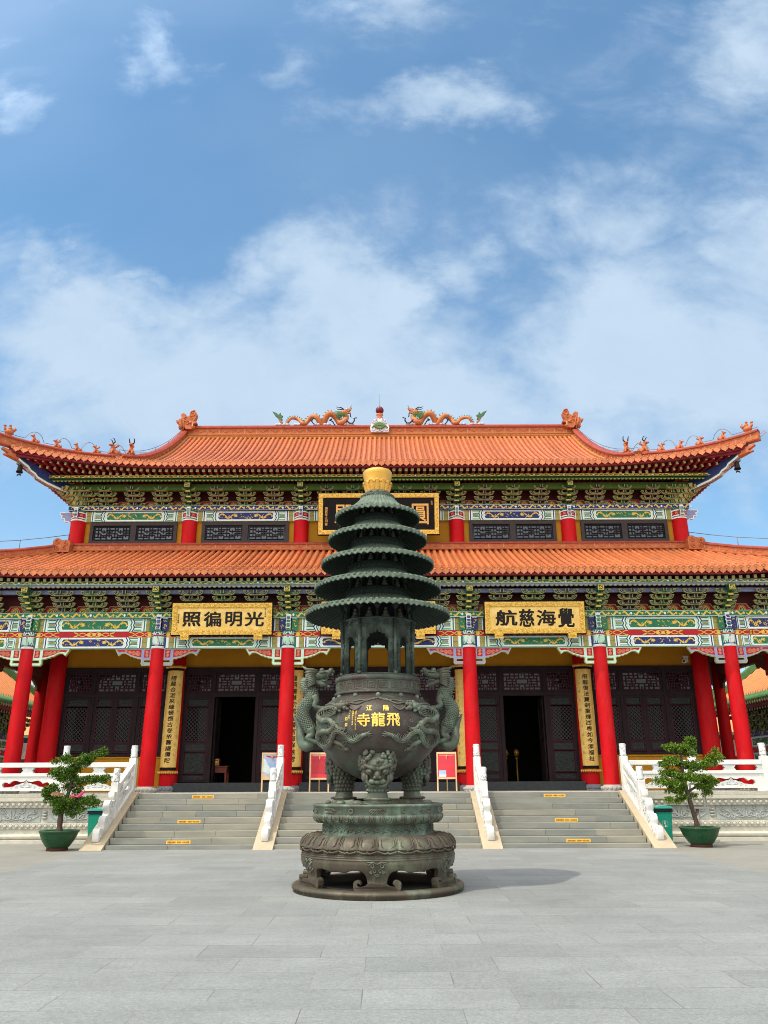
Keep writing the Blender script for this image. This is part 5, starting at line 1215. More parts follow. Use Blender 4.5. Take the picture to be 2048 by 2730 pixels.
# ================================================================== figures on the roofs
def chiwen(s):
    pts = [(605, 230), (605, 150), (570, 143), (556, 128), (562, 116), (600, 120), (605, 95), (640, 90), (628, 28), (665, 10), (697, 28), (690, 72), (735, 60), (762, 42), (764, 8), (785, -12), (815, -20), (848, -8), (864, 30), (850, 80), (822, 130), (850, 134), (872, 148), (862, 162), (832, 166), (812, 178), (800, 192), (812, 208), (842, 200), (846, 214), (826, 236), (790, 246), (720, 250), (690, 215)]
    P = [((360 + (715 + (x - 715) * .86) / 4.88 - 1013) * .01845, 18.0 + (1133.5 - (1100 + (235 + (y - 235) * .86) / 4.88)) * .0203) for x, y in pts]
    if s > 0: P = [(-x, z) for x, z in P]
    m = MB().prism(P, 33.62, 33.92, 0)
    q = lambda x, y: ((360 + (715 + (x - 715) * .86) / 4.88 - 1013) * .01845 * (1 if s < 0 else -1), 18.0 + (1133.5 - (1100 + (235 + (y - 235) * .86) / 4.88)) * .0203)
    for (x, y, r, t) in ((808, 22, .17, 1.4), (700, 110, .14, 1.2), (655, 150, .12, 1.2), (640, 190, .1, 1.1), (790, 80, .1, 1.2), (735, 160, .1, 1.2)): scroll(m, *q(x, y), r, t, 60, 33.615, 0, .035, 1)
    cx, cz = q(775, 158); m.ball((cx, 33.6, cz), (.07, .05, .07), 10, 8); m.ball((cx, 33.55, cz), (.03, .03, .03), 8, 6, 1)
    for y in (176, 196, 212): x, z = q(815, y); m.ball((x, 33.58, z), (.04, .04, .05), 6, 5, 1)
    for x in (635, 655, 680): a, z = q(x, 98); m.tube([(a, 33.6, z), (a + .02, 33.6, z - .6)], .02, 5)
    o = m.build('ridge_ornament', ['tile_ridge', 'joint'], None, (P[0][0], 33.77, 17.6))
    tag(o, 'orange glazed fish-dragon ornament biting the %s end of the main ridge' % ('left' if s < 0 else 'right'), 'roof ornament', 'ornaments at the ends of the main ridge')
for s in (-1, 1): chiwen(s)
def beast_mesh(big, variant):
    m = MB(); k = 1.45 if big else 1.0
    m.box(-.10 * k, .12 * k, -.06 * k, .06 * k, -.06, .02)
    m.ball((-.05 * k, 0, .085 * k), (.09 * k, .07 * k, .085 * k), 10, 8); m.ball((.02 * k, 0, .14 * k), (.065 * k, .055 * k, .10 * k), 10, 8)
    m.tube([(.02 * k, 0, .17 * k), (.045 * k, 0, .25 * k)], [.05 * k, .045 * k], 8)
    m.ball((.07 * k, 0, .275 * k), (.065 * k, .05 * k, .05 * k), 10, 8); m.ball((.13 * k, 0, .265 * k), (.04 * k, .032 * k, .03 * k), 8, 6)
    for s in (-1, 1):
        m.tube([(.06 * k, s * .045 * k, .14 * k), (.10 * k, s * .05 * k, .03 * k), (.14 * k, s * .05 * k, .0)], [.028 * k, .022 * k, .024 * k], 6)
        m.tube([(.05 * k, s * .03 * k, .31 * k), (.025 * k, s * .045 * k, .36 * k)], [.018 * k, .006 * k], 5)
        m.ball((-.05 * k, s * .06 * k, .05 * k), (.06 * k, .03 * k, .05 * k), 8, 6)
        if big: m.tube([(.06 * k, s * .03 * k, .31 * k), (.02 * k, s * .06 * k, .36 * k), (.06 * k, s * .07 * k, .44 * k), (.11 * k, s * .06 * k, .45 * k)], [.02 * k, .018 * k, .012 * k, .005 * k], 6, 1)
    m.tube([(-.12 * k, 0, .04 * k), (-.17 * k, 0, .12 * k), (-.13 * k, 0, .20 * k)], [.03 * k, .03 * k, .008 * k], 6)
    if variant: m.tube([(-.02 * k, 0, .22 * k), (-.10 * k, 0, .30 * k), (-.06 * k, 0, .38 * k)], [.02 * k, .035 * k, .006 * k], 6)
    return m.mesh('roof_beast', ['tile_ridge', 'bell_bronze'])
BM = [beast_mesh(0, 0), beast_mesh(0, 1), beast_mesh(1, 1)]
lead = MB(); lead.ball((0, 0, .15), (.16, .11, .12), 12, 9); lead.box(-.1, .1, -.06, .06, -.04, .06); lead.tube([(.10, 0, .18), (.17, 0, .26), (.15, 0, .34)], [.06, .04, .035], 8); lead.ball((.17, 0, .36), (.06, .04, .04), 8, 6); lead.tube([(-.10, 0, .2), (-.2, 0, .32), (-.16, 0, .40)], [.06, .05, .02], 8)
lead.ball((-.02, 0, .29), (.07, .06, .09), 10, 8); lead.ball((-.01, 0, .41), .05, 8, 6)
LM = lead.mesh('roof_beast', ['tile_ridge'])
for s, side in ((-1, 'left'), (1, 'right')):
    ang = math.atan2(-1, s)
    def on_hip(d): return UR.pt(0, s * (UR.A - d), d) + Vector((0, 0, .395))
    seq = [(.05, LM, 'bird-riding figure at the very tip of the %s upper roof corner'), (.52, BM[0], 'first small seated beast behind the bird rider on the %s roof corner'), (.97, BM[1], 'second small seated beast from the tip on the %s roof corner'),
           (1.42, BM[0], 'third small seated beast from the tip on the %s roof corner'), (1.87, BM[1], 'fourth small seated beast on the %s roof corner, next to the horned beast'), (2.32, BM[2], 'larger horned beast behind the small ones on the %s roof corner')]
    for d, me, lab in seq:
        o = bpy.data.objects.new('roof_beast', me); COL.objects.link(o); o.location = on_hip(d); o.rotation_euler = (0, 0, ang); tag(o, lab % side, 'roof figure', 'glazed figures along the upper roof corners')
    o = bpy.data.objects.new('roof_beast', BM[2]); COL.objects.link(o); o.location = (s * (GX + .22), UR.ye + 1.8, UR.z0 + .54 + .108 + .44); o.rotation_euler = (0, 0, R(-90)); tag(o, 'horned beast at the foot of the %s gable ridge, facing the courtyard' % side, 'roof figure', 'glazed figures along the upper roof corners')
    # wind bell hanging from the corner beam
    p = UR.pt(0, s * (UR.A - .25), .25) + Vector((0, 0, -.42)); p += Vector((-s * .12, .12, 0))
    t = thing('wind_bell', p, 'small dark wind bell hanging under the %s upper roof corner' % side, 'bell', 'wind bells at the roof corners')
    m = MB().tube([p + Vector((0, 0, .06)), p + Vector((0, 0, -.14))], .012, 5); m.build('chain', ['bell_bronze'], t)
    q = p + Vector((0, 0, -.12))
    MB().lathe([(0, q.z), (.05, q.z - .01), (.085, q.z - .07), (.095, q.z - .22), (.12, q.z - .30), (.105, q.z - .29), (.07, q.z - .05), (0, q.z - .03)], 14, (q.x, q.y)).build('bell_body', ['bell_bronze'], t)
    c = MB().tube([q, q + Vector((0, 0, -.36))], .008, 4); c.prism([(q.x - .06, q.z - .36), (q.x + .06, q.z - .36), (q.x + .08, q.z - .44), (q.x, q.z - .40), (q.x - .08, q.z - .44)], q.y - .008, q.y + .008); c.build('clapper', ['bell_bronze'], t)

def ridge_dragon(s, label):
    z0 = zr + .53; t = thing('ridge_dragon', (s * 3.2, 33.95, z0), label, 'dragon statue', 'pair of glazed dragons on the main ridge')
    def P(px, pz): return (s * (5.25 - (px - 88) * .00685), 33.95, z0 + (203 - pz) * .0072)
    ctrl = [(150, 165), (178, 192), (200, 178), (222, 150), (250, 138), (280, 150), (305, 185), (325, 185), (345, 150), (375, 132), (410, 148), (438, 188), (455, 170), (480, 128), (510, 116), (545, 138), (570, 178), (595, 180), (612, 150), (612, 118)]
    sp = spline(ctrl, 5); n = len(sp) - 1
    path = [P(x, z) for x, z in sp]; path = [(p[0], p[1] + .10 * math.sin(i * .35), p[2]) for i, p in enumerate(path)]
    rad = [.045 + .10 * min(1, i / n * 1.7) for i in range(n + 1)]
    MB().tube(path, rad, 10).build('body', ['scale_orange'], t)
    sp_ = MB()
    for i in range(4, n - 4, 2):
        a = Vector(path[i]); tn = (Vector(path[i + 1]) - Vector(path[i - 1])).normalized(); up = Vector((-tn.z, 0, tn.x)); up = up if up.z > 0 else -up
        sp_.hexa(a + up * rad[i] * .8, a + up * (rad[i] + .10) - tn * .04, .03, .09, .01, .01, 0)
    sp_.build('spines', ['tail_green'], t)
    tl = MB(); tx = [(150, 168), (128, 140), (112, 128), (88, 92), (118, 104), (132, 118), (146, 100), (150, 118), (166, 128), (156, 142), (164, 154)]
    tl.prism([(P(x, z)[0], P(x, z)[2]) for x, z in tx], 33.90, 34.0); tl.tube([P(158, 178), P(140, 150), P(120, 125)], [.06, .05, .02], 8, 1); tl.build('tail_fin', ['tail_green', 'scale_orange'], t, bevel=.012)
    h = MB(); c = Vector(P(600, 100)); h.ball(c, (.17, .13, .14), 12, 9)
    f = -s * -1
    d = -1 if s > 0 else 1                                             # looks towards the middle
    h.hexa(c + Vector((d * .08, 0, .06)), c + Vector((d * .33, 0, .17)), .17, .15, .12, .08); h.hexa(c + Vector((d * .08, 0, -.05)), c + Vector((d * .31, 0, .0)), .15, .10, .10, .06)
    h.ball(c + Vector((d * .32, 0, .20)), (.06, .06, .045), 8, 6); h.ball(c + Vector((d * .26, -.05, .02)), .02, 6, 4, 1)
    for q in (-1, 1): h.ball(c + Vector((d * .12, q * .08, .15)), .045, 8, 6, 2); h.ball(c + Vector((d * .14, q * .105, .155)), .022, 6, 5, 1)
    hd = h.build('head', ['scale_orange', 'claw_dark', 'plastic_white'], t)
    k = MB()
    for q in (-1, 1):
        k.tube([c + Vector((0, q * .07, .12)), c + Vector((-d * .15, q * .10, .22)), c + Vector((-d * .30, q * .10, .20)), c + Vector((-d * .38, q * .1, .27))], [.03, .03, .02, .008], 6)
        k.tube([c + Vector((d * .30, q * .05, .22)), c + Vector((d * .37, q * .08, .36))], [.012, .005], 5)
    k.tube([c + Vector((d * .3, 0, -.06)), c + Vector((d * .32, 0, -.22)), c + Vector((d * .36, 0, -.28))], [.03, .03, .008], 6)
    k.build('horns', ['claw_dark'], hd)
    mn = MB()
    for i in range(15):
        a = R(100 + i * 13); q = Vector((-d * abs(math.sin(a)) * .16 - d * .02, 0, math.cos(a) * .17)); base = c + Vector((-d * .05, -.06, -.02)) + q * .6
        mn.hexa(base, base + q * 1.5 + Vector((-d * .03, -.03, -.04)), .05, .05, .012, .012)
    for i in range(9): b = c + Vector((d * (.14 - .05 * i), -.12, -.10)); mn.hexa(b, b + Vector((-d * .05, -.02, -.20 - .02 * (i % 3))), .05, .04, .01, .01)
    mn.build('mane', ['mane_green'], hd)
    for (x, z, pts) in ((380, 150, [(380, 150), (372, 175), (386, 196)]), (515, 150, [(515, 160), (498, 168), (522, 178), (532, 200)]), (668, 150, [(612, 165), (640, 190), (662, 192), (676, 170), (672, 155), (684, 152)])):
        l = MB().tube([(P(a, b)[0], 33.80, P(a, b)[2]) for a, b in pts], [.05] + [.035] * (len(pts) - 2) + [.02], 7)
        a, b = pts[-1]
        for q in (-1, 0, 1): l.tube([(P(a, b)[0], 33.80 + q * .03, P(a, b)[2]), (P(a + 10, b + 2)[0], 33.76 + q * .05, P(a + 10, b + 2)[2])], [.016, .005], 5)
        l.build('leg', ['claw_dark'], t)
    cl = MB()
    for x in (130, 150, 180, 205, 260, 285, 400, 425, 470, 495, 615, 640, 660):
        for q in range(3): cl.ball((P(x + q * 6 - 6, 0)[0], 33.86 + .06 * q, z0 + .05 + .03 * (q % 2)), (.09, .07, .06), 8, 6)
    cl.build('clouds', ['cloud_lilac'], t)
ridge_dragon(-1, 'orange dragon with green tail on the ridge left of the central pearl')
ridge_dragon(1, 'orange dragon with green tail on the ridge right of the central pearl')
z0 = zr + .35
t = thing('ridge_pearl', (0, 33.9, z0), 'dark red pearl on a green and white wave base at the middle of the ridge', 'roof ornament')
m = MB().prism([(-.42, z0 - .28), (.42, z0 - .28), (.46, z0 - .05), (.40, z0 + .12)] + [(.34 - .085 * i, z0 + .30 + (.05 if i % 2 else 0) + .10 * math.sin(math.pi * i / 8)) for i in range(9)] + [(-.40, z0 + .12), (-.46, z0 - .05)], 33.62, 34.1, 0)
for sg in (-1, 1):
    for (dx, dz, r) in ((.30, .22, .10), (.18, .30, .09), (.33, -.14, .12), (.12, -.18, .11)): scroll(m, sg * dx, z0 + dz, r, 1.2, 90, 33.61, 1, .03, sg)
m.build('wave_base', ['plastic_white', 'cloud_lilac'], t, bevel=.015)
m = MB().prism([(-.40, z0 - .08), (-.2, z0 + .0), (0, z0 + .02), (.2, z0 + 0), (.40, z0 - .08), (.30, z0 + .06), (.16, z0 + .16), (0, z0 + .24), (-.16, z0 + .16), (-.30, z0 + .06)], 33.56, 33.66, 0); m.prism([(-.25, z0 - .06), (0, z0 - .16), (.25, z0 - .06), (0, z0 + .0)], 33.54, 33.64, 0); m.build('lotus_leaf', ['mane_green'], t, bevel=.015)
MB().lathe([(.10, z0 + .25), (.14, z0 + .45), (.09, z0 + .50), (.16, z0 + .58), (.10, z0 + .66), (.17, z0 + .72), (.17, z0 + .77), (.08, z0 + .80), (0, z0 + .80)], 18, (0, 33.88)).build('stem', ['tile_cap'], t)
MB().ball((0, 33.88, z0 + .98), .20, 20, 14).build('pearl', ['pearl'], t)
MB().tube([(0, 33.88, z0 + 1.15), (0, 33.88, z0 + 1.9)], .008, 5).build('lightning_rod', ['wire'], t)

# ================================================================== the bronze incense burner
UX, UY = .07, 13.4
urn = thing('incense_burner', (UX, UY, 0), 'tall green and brown bronze incense burner with five round roofs and a gold top', 'incense burner')
CP = [(0, 1.62), (.30, 1.645), (.54, 1.76), (.70, 1.87), (.80, 1.97), (.90, 2.08), (.965, 2.18), (1.01, 2.30), (1.03, 2.42), (1.025, 2.55), (.985, 2.69), (.92, 2.78), (.82, 2.865), (.74, 2.91), (.71, 2.93), (.70, 2.965)]
def crz(z):
    for (r0, a), (r1, b) in zip(CP, CP[1:]):
        if a <= z <= b: return lerp(r0, r1, (z - a) / (b - a))
    return .7
def cyl(th, r, z): return (UX + r * math.sin(th), UY - r * math.cos(th), z)
def CS(th, z, e=0.0): return cyl(th, crz(z) + e, z)
# base ring
MB().lathe([(0, .118), (1.10, .118), (1.10, .10)], 60, (UX, UY)).build('shade_disc', ['bronze_shade'], urn)  # added dark disc, painted as the shade between the feet
m = MB().lathe([(.0, .05), (1.0, .05), (1.05, .10), (1.22, .115), (1.30, .115), (1.335, .105), (1.357, .085), (1.357, .055), (1.33, .045), (1.335, 0), (0, 0)], 96, (UX, UY))
for k in range(72):
    th = 2 * math.pi * k / 72
    if k % 12 in (0, 1, 2, 11, 10): m.tube([cyl(th + .028 * math.cos(a), 1.338, .025 + .02 * math.sin(a)) for a in [math.pi * i / 6 for i in range(7)]], .008, 4)
m.build('base_ring', ['bronze_brown'], urn)
# apron with six scrolled feet
def apr(z):
    P = [(.10, 1.235), (.16, 1.18), (.22, 1.145), (.28, 1.15), (.34, 1.18), (.40, 1.208), (.46, 1.222), (.52, 1.218), (.575, 1.205), (.60, 1.20)]
    for (a, r0), (b, r1) in zip(P, P[1:]):
        if a <= z <= b: return lerp(r0, r1, (z - a) / (b - a))
    return 1.235 if z < .1 else 1.2
def zbot(th):
    d = abs((math.degrees(th) + 30) % 60 - 30)
    if d < 6.8: return .12
    if d < 12: q = (d - 6.8) / 5.2; return .15 + .215 * math.sqrt(max(0, 1 - (1 - q) ** 2))
    base = .365 - .035 * math.sin(math.pi * (d - 12) / 18 * .5) ** 2
    return base + .018 * abs(math.sin((d - 12) / 18 * math.pi * 1.5))
m = MB()
N = 720
for off in (0, -.07):
    m.grid(lambda u, v: cyl(2 * math.pi * u, apr(lerp(.575, zbot(2 * math.pi * u), v)) + off, lerp(.575, zbot(2 * math.pi * u), v)), N, 14)
v = []
for i in range(N + 1):
    th = 2 * math.pi * i / N; z = zbot(th); v += [cyl(th, apr(z), z), cyl(th, apr(z) - .07, z)]
m.add(v, [(2 * i, 2 * i + 1, 2 * i + 3, 2 * i + 2) for i in range(N)], 0)
for z, r in ((.575, .012), (.545, .008), (.515, .010)): m.lathe([(apr(z) - .02, z - .014), (apr(z) + r, z - .006), (apr(z) + r, z + .006), (apr(z) - .02, z + .014)], 96, (UX, UY))
ap = m.build('apron', ['bronze_brown'], urn)
rl = MB()
for k in range(6):
    c0 = k * math.pi / 3
    for s in (-1, 1):
        for (dx, dz, r) in ((.075, .0, .045), (.045, -.07, .035), (.015, -.125, .025), (.09, -.09, .022)):
            z = .44 + dz; rl.tube([cyl(c0 + s * (dx + r * (1 - .85 * i / 16) * math.cos(i * .48)) / 1.2, apr(z) + .006, z + r * (1 - .85 * i / 16) * math.sin(i * .48)) for i in range(17)], .0095, 5)
        rl.tube([cyl(c0 + s * a / 1.2, apr(.48) + .006, z) for a, z in ((.0, .46), (.06, .495), (.12, .49), (.16, .50))], [.012, .012, .01, .004], 5)
rl.build('scroll_relief', ['bronze_relief'], ap)
for k in range(6):                                                    # scrolled feet
    c0 = k * math.pi / 3; f = MB(); r = 1.255
    d = Vector((math.sin(c0), -math.cos(c0), 0)); tv = Vector((math.cos(c0), math.sin(c0), 0)); M = Matrix((tv, -d, Vector((0, 0, 1)))).transposed().to_4x4(); M.translation = Vector((UX, UY, 0)) + d * 1.18
    poly = [(-.315, .115), (.315, .115), (.335, .16)] + arc(.285, .205, .052, -20, 190, 9) + arc(.262, .20, .022, 150, 330, 5) + [(.25, .165), (.19, .172), (.15, .20), (.12, .215), (-.12, .215), (-.15, .20), (-.19, .172), (-.25, .165)] + arc(-.262, .20, .022, 210, 30, 5) + arc(-.285, .205, .052, -10, 200, 9) + [(-.335, .16)]
    f.prism(poly, -.075, .03, 0); f.v = [cyl(c0 + x / 1.2, 1.18 - y, z) for x, y, z in f.v]
    f.build('foot', ['bronze_brown'], urn, bevel=.028)
# lotus drum
LP = [(1.02, .822), (1.08, .81), (1.14, .78), (1.18, .735), (1.20, .68), (1.205, .63), (1.19, .60), (1.20, .575), (1.19, .56), (1.15, .56)]
m = MB().lathe([(.86, .815)] + LP, 96, (UX, UY))
def lpz(t):
    P = LP[:6]; x = t * 5; i = min(int(x), 4); return lerp(P[i][0], P[i + 1][0], x - i), lerp(P[i][1], P[i + 1][1], x - i)
NP = 26
for k in range(NP):
    c0 = 2 * math.pi * (k + .5) / NP; hw = math.pi / NP
    def pet(u, v):
        a = (u * 2 - 1); end = .97 + .03 * abs(math.cos(a * math.pi)) - .10 * a ** 4; r, z = lpz(min(1, v * end)); b = .045 * (1 - a * a) ** .5 * (1 - .55 * (1 - v)) + .012 * (v > .8) - .018 * math.exp(-(a / .12) ** 2) * (v > .75)
        return cyl(c0 + a * hw * .95, r + b * .9, z + b * .3)
    m.grid(pet, 10, 8); 
    for sg in (-1, 1): m.tube([cyl(c0 + sg * hw * (.97 - .12 * (1 - i / 8)), lpz(.12 + .86 * i / 8)[0] + .014, lpz(.12 + .86 * i / 8)[1] + .006) for i in range(9)], .0085, 5)
    for sg in (-1, 1): m.tube([cyl(c0 + sg * hw * (.62 - .5 * max(0, i - 5) / 3), lpz(.30 + .66 * i / 8)[0] + .042, lpz(.30 + .66 * i / 8)[1] + .012) for i in range(9)], .0075, 5)
    m.tube([cyl(c0 + (q * 2 - 1) * hw * .98, lpz(1)[0] + .022 + .012 * math.sin(math.pi * q), .635 - .03 * math.sin(math.pi * q) + .014 * (abs(q - .5) < .06)) for q in [i / 10 for i in range(11)]], .014, 5)
m.build('lotus_drum', ['bronze_brown'], urn)
# waist, bowl and band of the pedestal
m = MB().lathe([(.90, .815), (.885, .84), (.88, .97), (.90, .985)], 72, (UX, UY))
for k in range(40): 
    c0 = 2 * math.pi * k / 40
    m.tube([cyl(c0 + .05 * (1 - .8 * i / 12) * math.cos(i * .6) , .886, .90 + .04 * (1 - .8 * i / 12) * math.sin(i * .6)) for i in range(13)], .012, 5)
    m.tube([cyl(c0 + .08 + .04 * math.sin(i * 1.2), .886, .86 + .014 * i) for i in range(8)], .01, 5)
m.build('waist', ['bronze_green'], urn)
BW = [(.89, .975), (.95, .985), (1.01, 1.02), (1.042, 1.07), (1.048, 1.105), (1.03, 1.118), (1.035, 1.125), (1.035, 1.225), (1.055, 1.235), (1.055, 1.262), (1.02, 1.268), (0, 1.268)]
MB().lathe(BW, 96, (UX, UY)).build('pedestal_bowl', ['bronze_green'], urn)
m = MB()
def bwr(z):
    for (r0, a), (r1, b) in zip(BW, BW[1:]):
        if a <= z <= b: return lerp(r0, r1, (z - a) / (b - a))
    return 1.04
for k in range(40):
    c0 = 2 * math.pi * k / 40; hw = math.pi / 40
    for w_, zl, rr in ((.92, .998, .013), (.55, 1.025, .009)):
        P = []
        for i in range(13): a = math.pi * i / 12; z = 1.112 - (1.112 - zl) * math.sin(a) ** .7; P.append(cyl(c0 + hw * w_ * math.cos(a), bwr(z) + .006, z))
        m.tube(P, rr, 5)
for k in range(16):
    c0 = 2 * math.pi * k / 16
    if k % 2: m.tube([cyl(c0 + .032 * math.cos(a), 1.04, 1.175 + .03 * math.sin(a)) for a in [2 * math.pi * i / 12 for i in range(13)]], .013, 5)
    else:
        for dx in (-.07, -.035, 0, .035, .07): m.tube([cyl(c0 + dx + .05 * x, 1.04, 1.175 + .032 * y) for x, y in ((-1, 0), (0, 1), (1, 0), (0, -1), (-1, 0))], .011, 4, 0, True, False)
m.build('bowl_carving', ['bronze_relief'], urn)
m = MB().lathe([(0, 1.33), (.5, 1.32), (.78, 1.28), (.85, 1.265)], 48, (UX, UY), 0, 0, 2 * math.pi, lambda i, a, r, z: (r, z + .018 * math.sin(a * 17 + i) * math.cos(a * 11)))
for i in range(46): a = rnd.uniform(0, 6.28); r = rnd.uniform(.45, .85); m.ball(cyl(a, r, 1.285), (rnd.uniform(.04, .09), rnd.uniform(.04, .08), .035), 8, 6)
m.build('rock_carving', ['bronze_relief'], urn)
# three legs with lion masks
def lion_leg(c0):
    d = Vector((math.sin(c0), -math.cos(c0), 0)); tv = Vector((math.cos(c0), math.sin(c0), 0)); M = Matrix((tv, -d, Vector((0, 0, 1)))).transposed().to_4x4(); M.translation = Vector((UX, UY, 0)) + d * .66
    t = MB(); prof = [(.20, 1.27, 0), (.20, 1.31, 0), (.168, 1.36, .0), (.15, 1.44, .01), (.165, 1.54, .0), (.205, 1.65, -.02), (.255, 1.78, -.05), (.275, 1.90, -.04), (.255, 2.0, -.0), (.16, 2.07, .08)]
    nn = 24; v = []
    for r, z, o in prof:
        for j in range(nn): a = 2 * math.pi * j / nn; v.append(M @ Vector((r * math.cos(a), o + r * .86 * math.sin(a), z)))
    t.add(v, [(i * nn + j, i * nn + (j + 1) % nn, (i + 1) * nn + (j + 1) % nn, (i + 1) * nn + j) for i in range(len(prof) - 1) for j in range(nn)], 0, True)
    t.add(v[-nn:], [list(range(nn))], 0)
    o = t.build('leg', ['bronze_green'], urn)
    h = MB(); rl_ = random.Random(4)
    def B(x, y, z, r, **k): h.ball(M @ Vector((x, y, z)), r, k.get('n', 10), k.get('m', 8), 0, M.to_3x3().to_4x4() if not isinstance(r, (int, float)) else None)
    for i in range(84):                                                # curls of the mane
        a = R(rl_.uniform(-172, -8)); z = rl_.uniform(1.79, 2.04)
        rr = lerp(.285, .258, abs(z - 1.90) / .16); yy = -.045 + rr * .88 * math.sin(a)
        if abs(math.cos(a)) < .60 and z < 1.885: continue
        B(rr * math.cos(a), yy, z, .033, n=8, m=6)
    for s in (-1, 1):
        B(s * .115, -.235, 1.745, (.062, .05, .055)); B(s * .115, -.282, 1.745, .032)
        h.tube([M @ Vector(p) for p in ((s * .03, -.285, 1.775), (s * .10, -.29, 1.80), (s * .18, -.24, 1.83), (s * .235, -.17, 1.84))], [.026, .03, .028, .016], 7)
        B(s * .20, -.17, 1.66, (.05, .05, .07)); B(s * .075, -.235, 1.60, (.062, .045, .042)); B(s * .035, -.285, 1.655, (.03, .03, .025))
        h.tube([M @ Vector(p) for p in ((s * .16, -.19, 1.70), (s * .17, -.18, 1.62), (s * .13, -.19, 1.55), (s * .03, -.2, 1.53))], [.03, .032, .028, .02], 7)
    B(0, -.27, 1.69, (.05, .055, .06)); B(0, -.255, 1.59, (.05, .04, .03)); B(0, -.235, 1.85, (.10, .05, .055))
    h.build('lion_mask', ['bronze_relief'], o)
    sc = MB()
    for i in range(9):
        z = 1.47 + .062 * i
        for j in range(18):
            an = 2 * math.pi * (j + .5 * (i % 2)) / 18
            if math.sin(an) < -.35 and z > 1.52: continue
            for (r0, z0_, o0), (r1, z1_, o1) in zip(prof, prof[1:]):
                if z0_ <= z <= z1_: f = (z - z0_) / (z1_ - z0_); r = lerp(r0, r1, f); o_ = lerp(o0, o1, f)
            sc.ball(M @ Vector((r * math.cos(an), o_ + r * .86 * math.sin(an), z)), (.034, .034, .030), 7, 5)
    sc.build('scales', ['bronze_relief'], o)
    rg = MB().lathe([(.205, 1.325), (.222, 1.34), (.205, 1.36)], 20, (0, 0)); rg2 = MB().join(rg, M); rg2.build('ankle_ring', ['bronze_brown'], o)
for a in (0, R(120), R(-120)): lion_leg(a)
# cauldron
m = MB(); sp = spline(CP, 4); m.lathe(sp, 96, (UX, UY)); cau = m.build('cauldron', ['bronze'], urn)
g = MB()
for ch, th, z, sz_ in (('寺', -.208, 2.508, .195), ('龍', .016, 2.512, .205), ('飛', .246, 2.512, .205), ('江', -.128, 2.690, .085), ('陽', .142, 2.690, .085)):
    put_glyph(g, ch, th, z, sz_ / 1.01, sz_, lambda u, v: CS(u, v, .010), 0, .022)
small = [('公元二千零八年吉旦', -.335), ('飛龍寺弟子敬獻', -.385), ('開光大吉', -.445)]
for s_, th in small:
    for i, ch in enumerate(s_): put_glyph(g, ch, th, 2.645 - i * .0335, .026, .028, lambda u, v: CS(u, v, .006), 0, .012)
for z in (2.53, 2.44):
    for r in (.020, .013): g.add([CS(-.492 + a * r, z + b * r * 1.1, .006) for a, b in ((-1, -1), (1, -1), (1, 1), (-1, 1))] + [CS(-.492 + a * r * .7, z + b * r * .8, .006) for a, b in ((-1, -1), (1, -1), (1, 1), (-1, 1))], [(0, 1, 5, 4), (1, 2, 6, 5), (2, 3, 7, 6), (3, 0, 4, 7)], 0)
g.build('lettering', ['gold_text_bright'], cau)
m = MB()
for k in range(12): th = .021 + k * math.pi / 6; m.ball(cyl(th, .735, 2.915), .045, 10, 8)
m.build('studs', ['bronze_green'], cau)
PATHS = {'body': [(-.60, 2.72), (-.728, 2.715), (-.93, 2.73), (-1.14, 2.70), (-1.25, 2.632), (-1.02, 2.53), (-.824, 2.526), (-.711, 2.432), (-.812, 2.357), (-1.025, 2.359), (-1.22, 2.299), (-1.25, 2.193), (-1.08, 2.123), (-.885, 2.151), (-.777, 2.234), (-.711, 2.318), (-.625, 2.341), (-.531, 2.295), (-.471, 2.225), (-.405, 2.19), (-.30, 2.222), (-.229, 2.272), (-.16, 2.288)]}
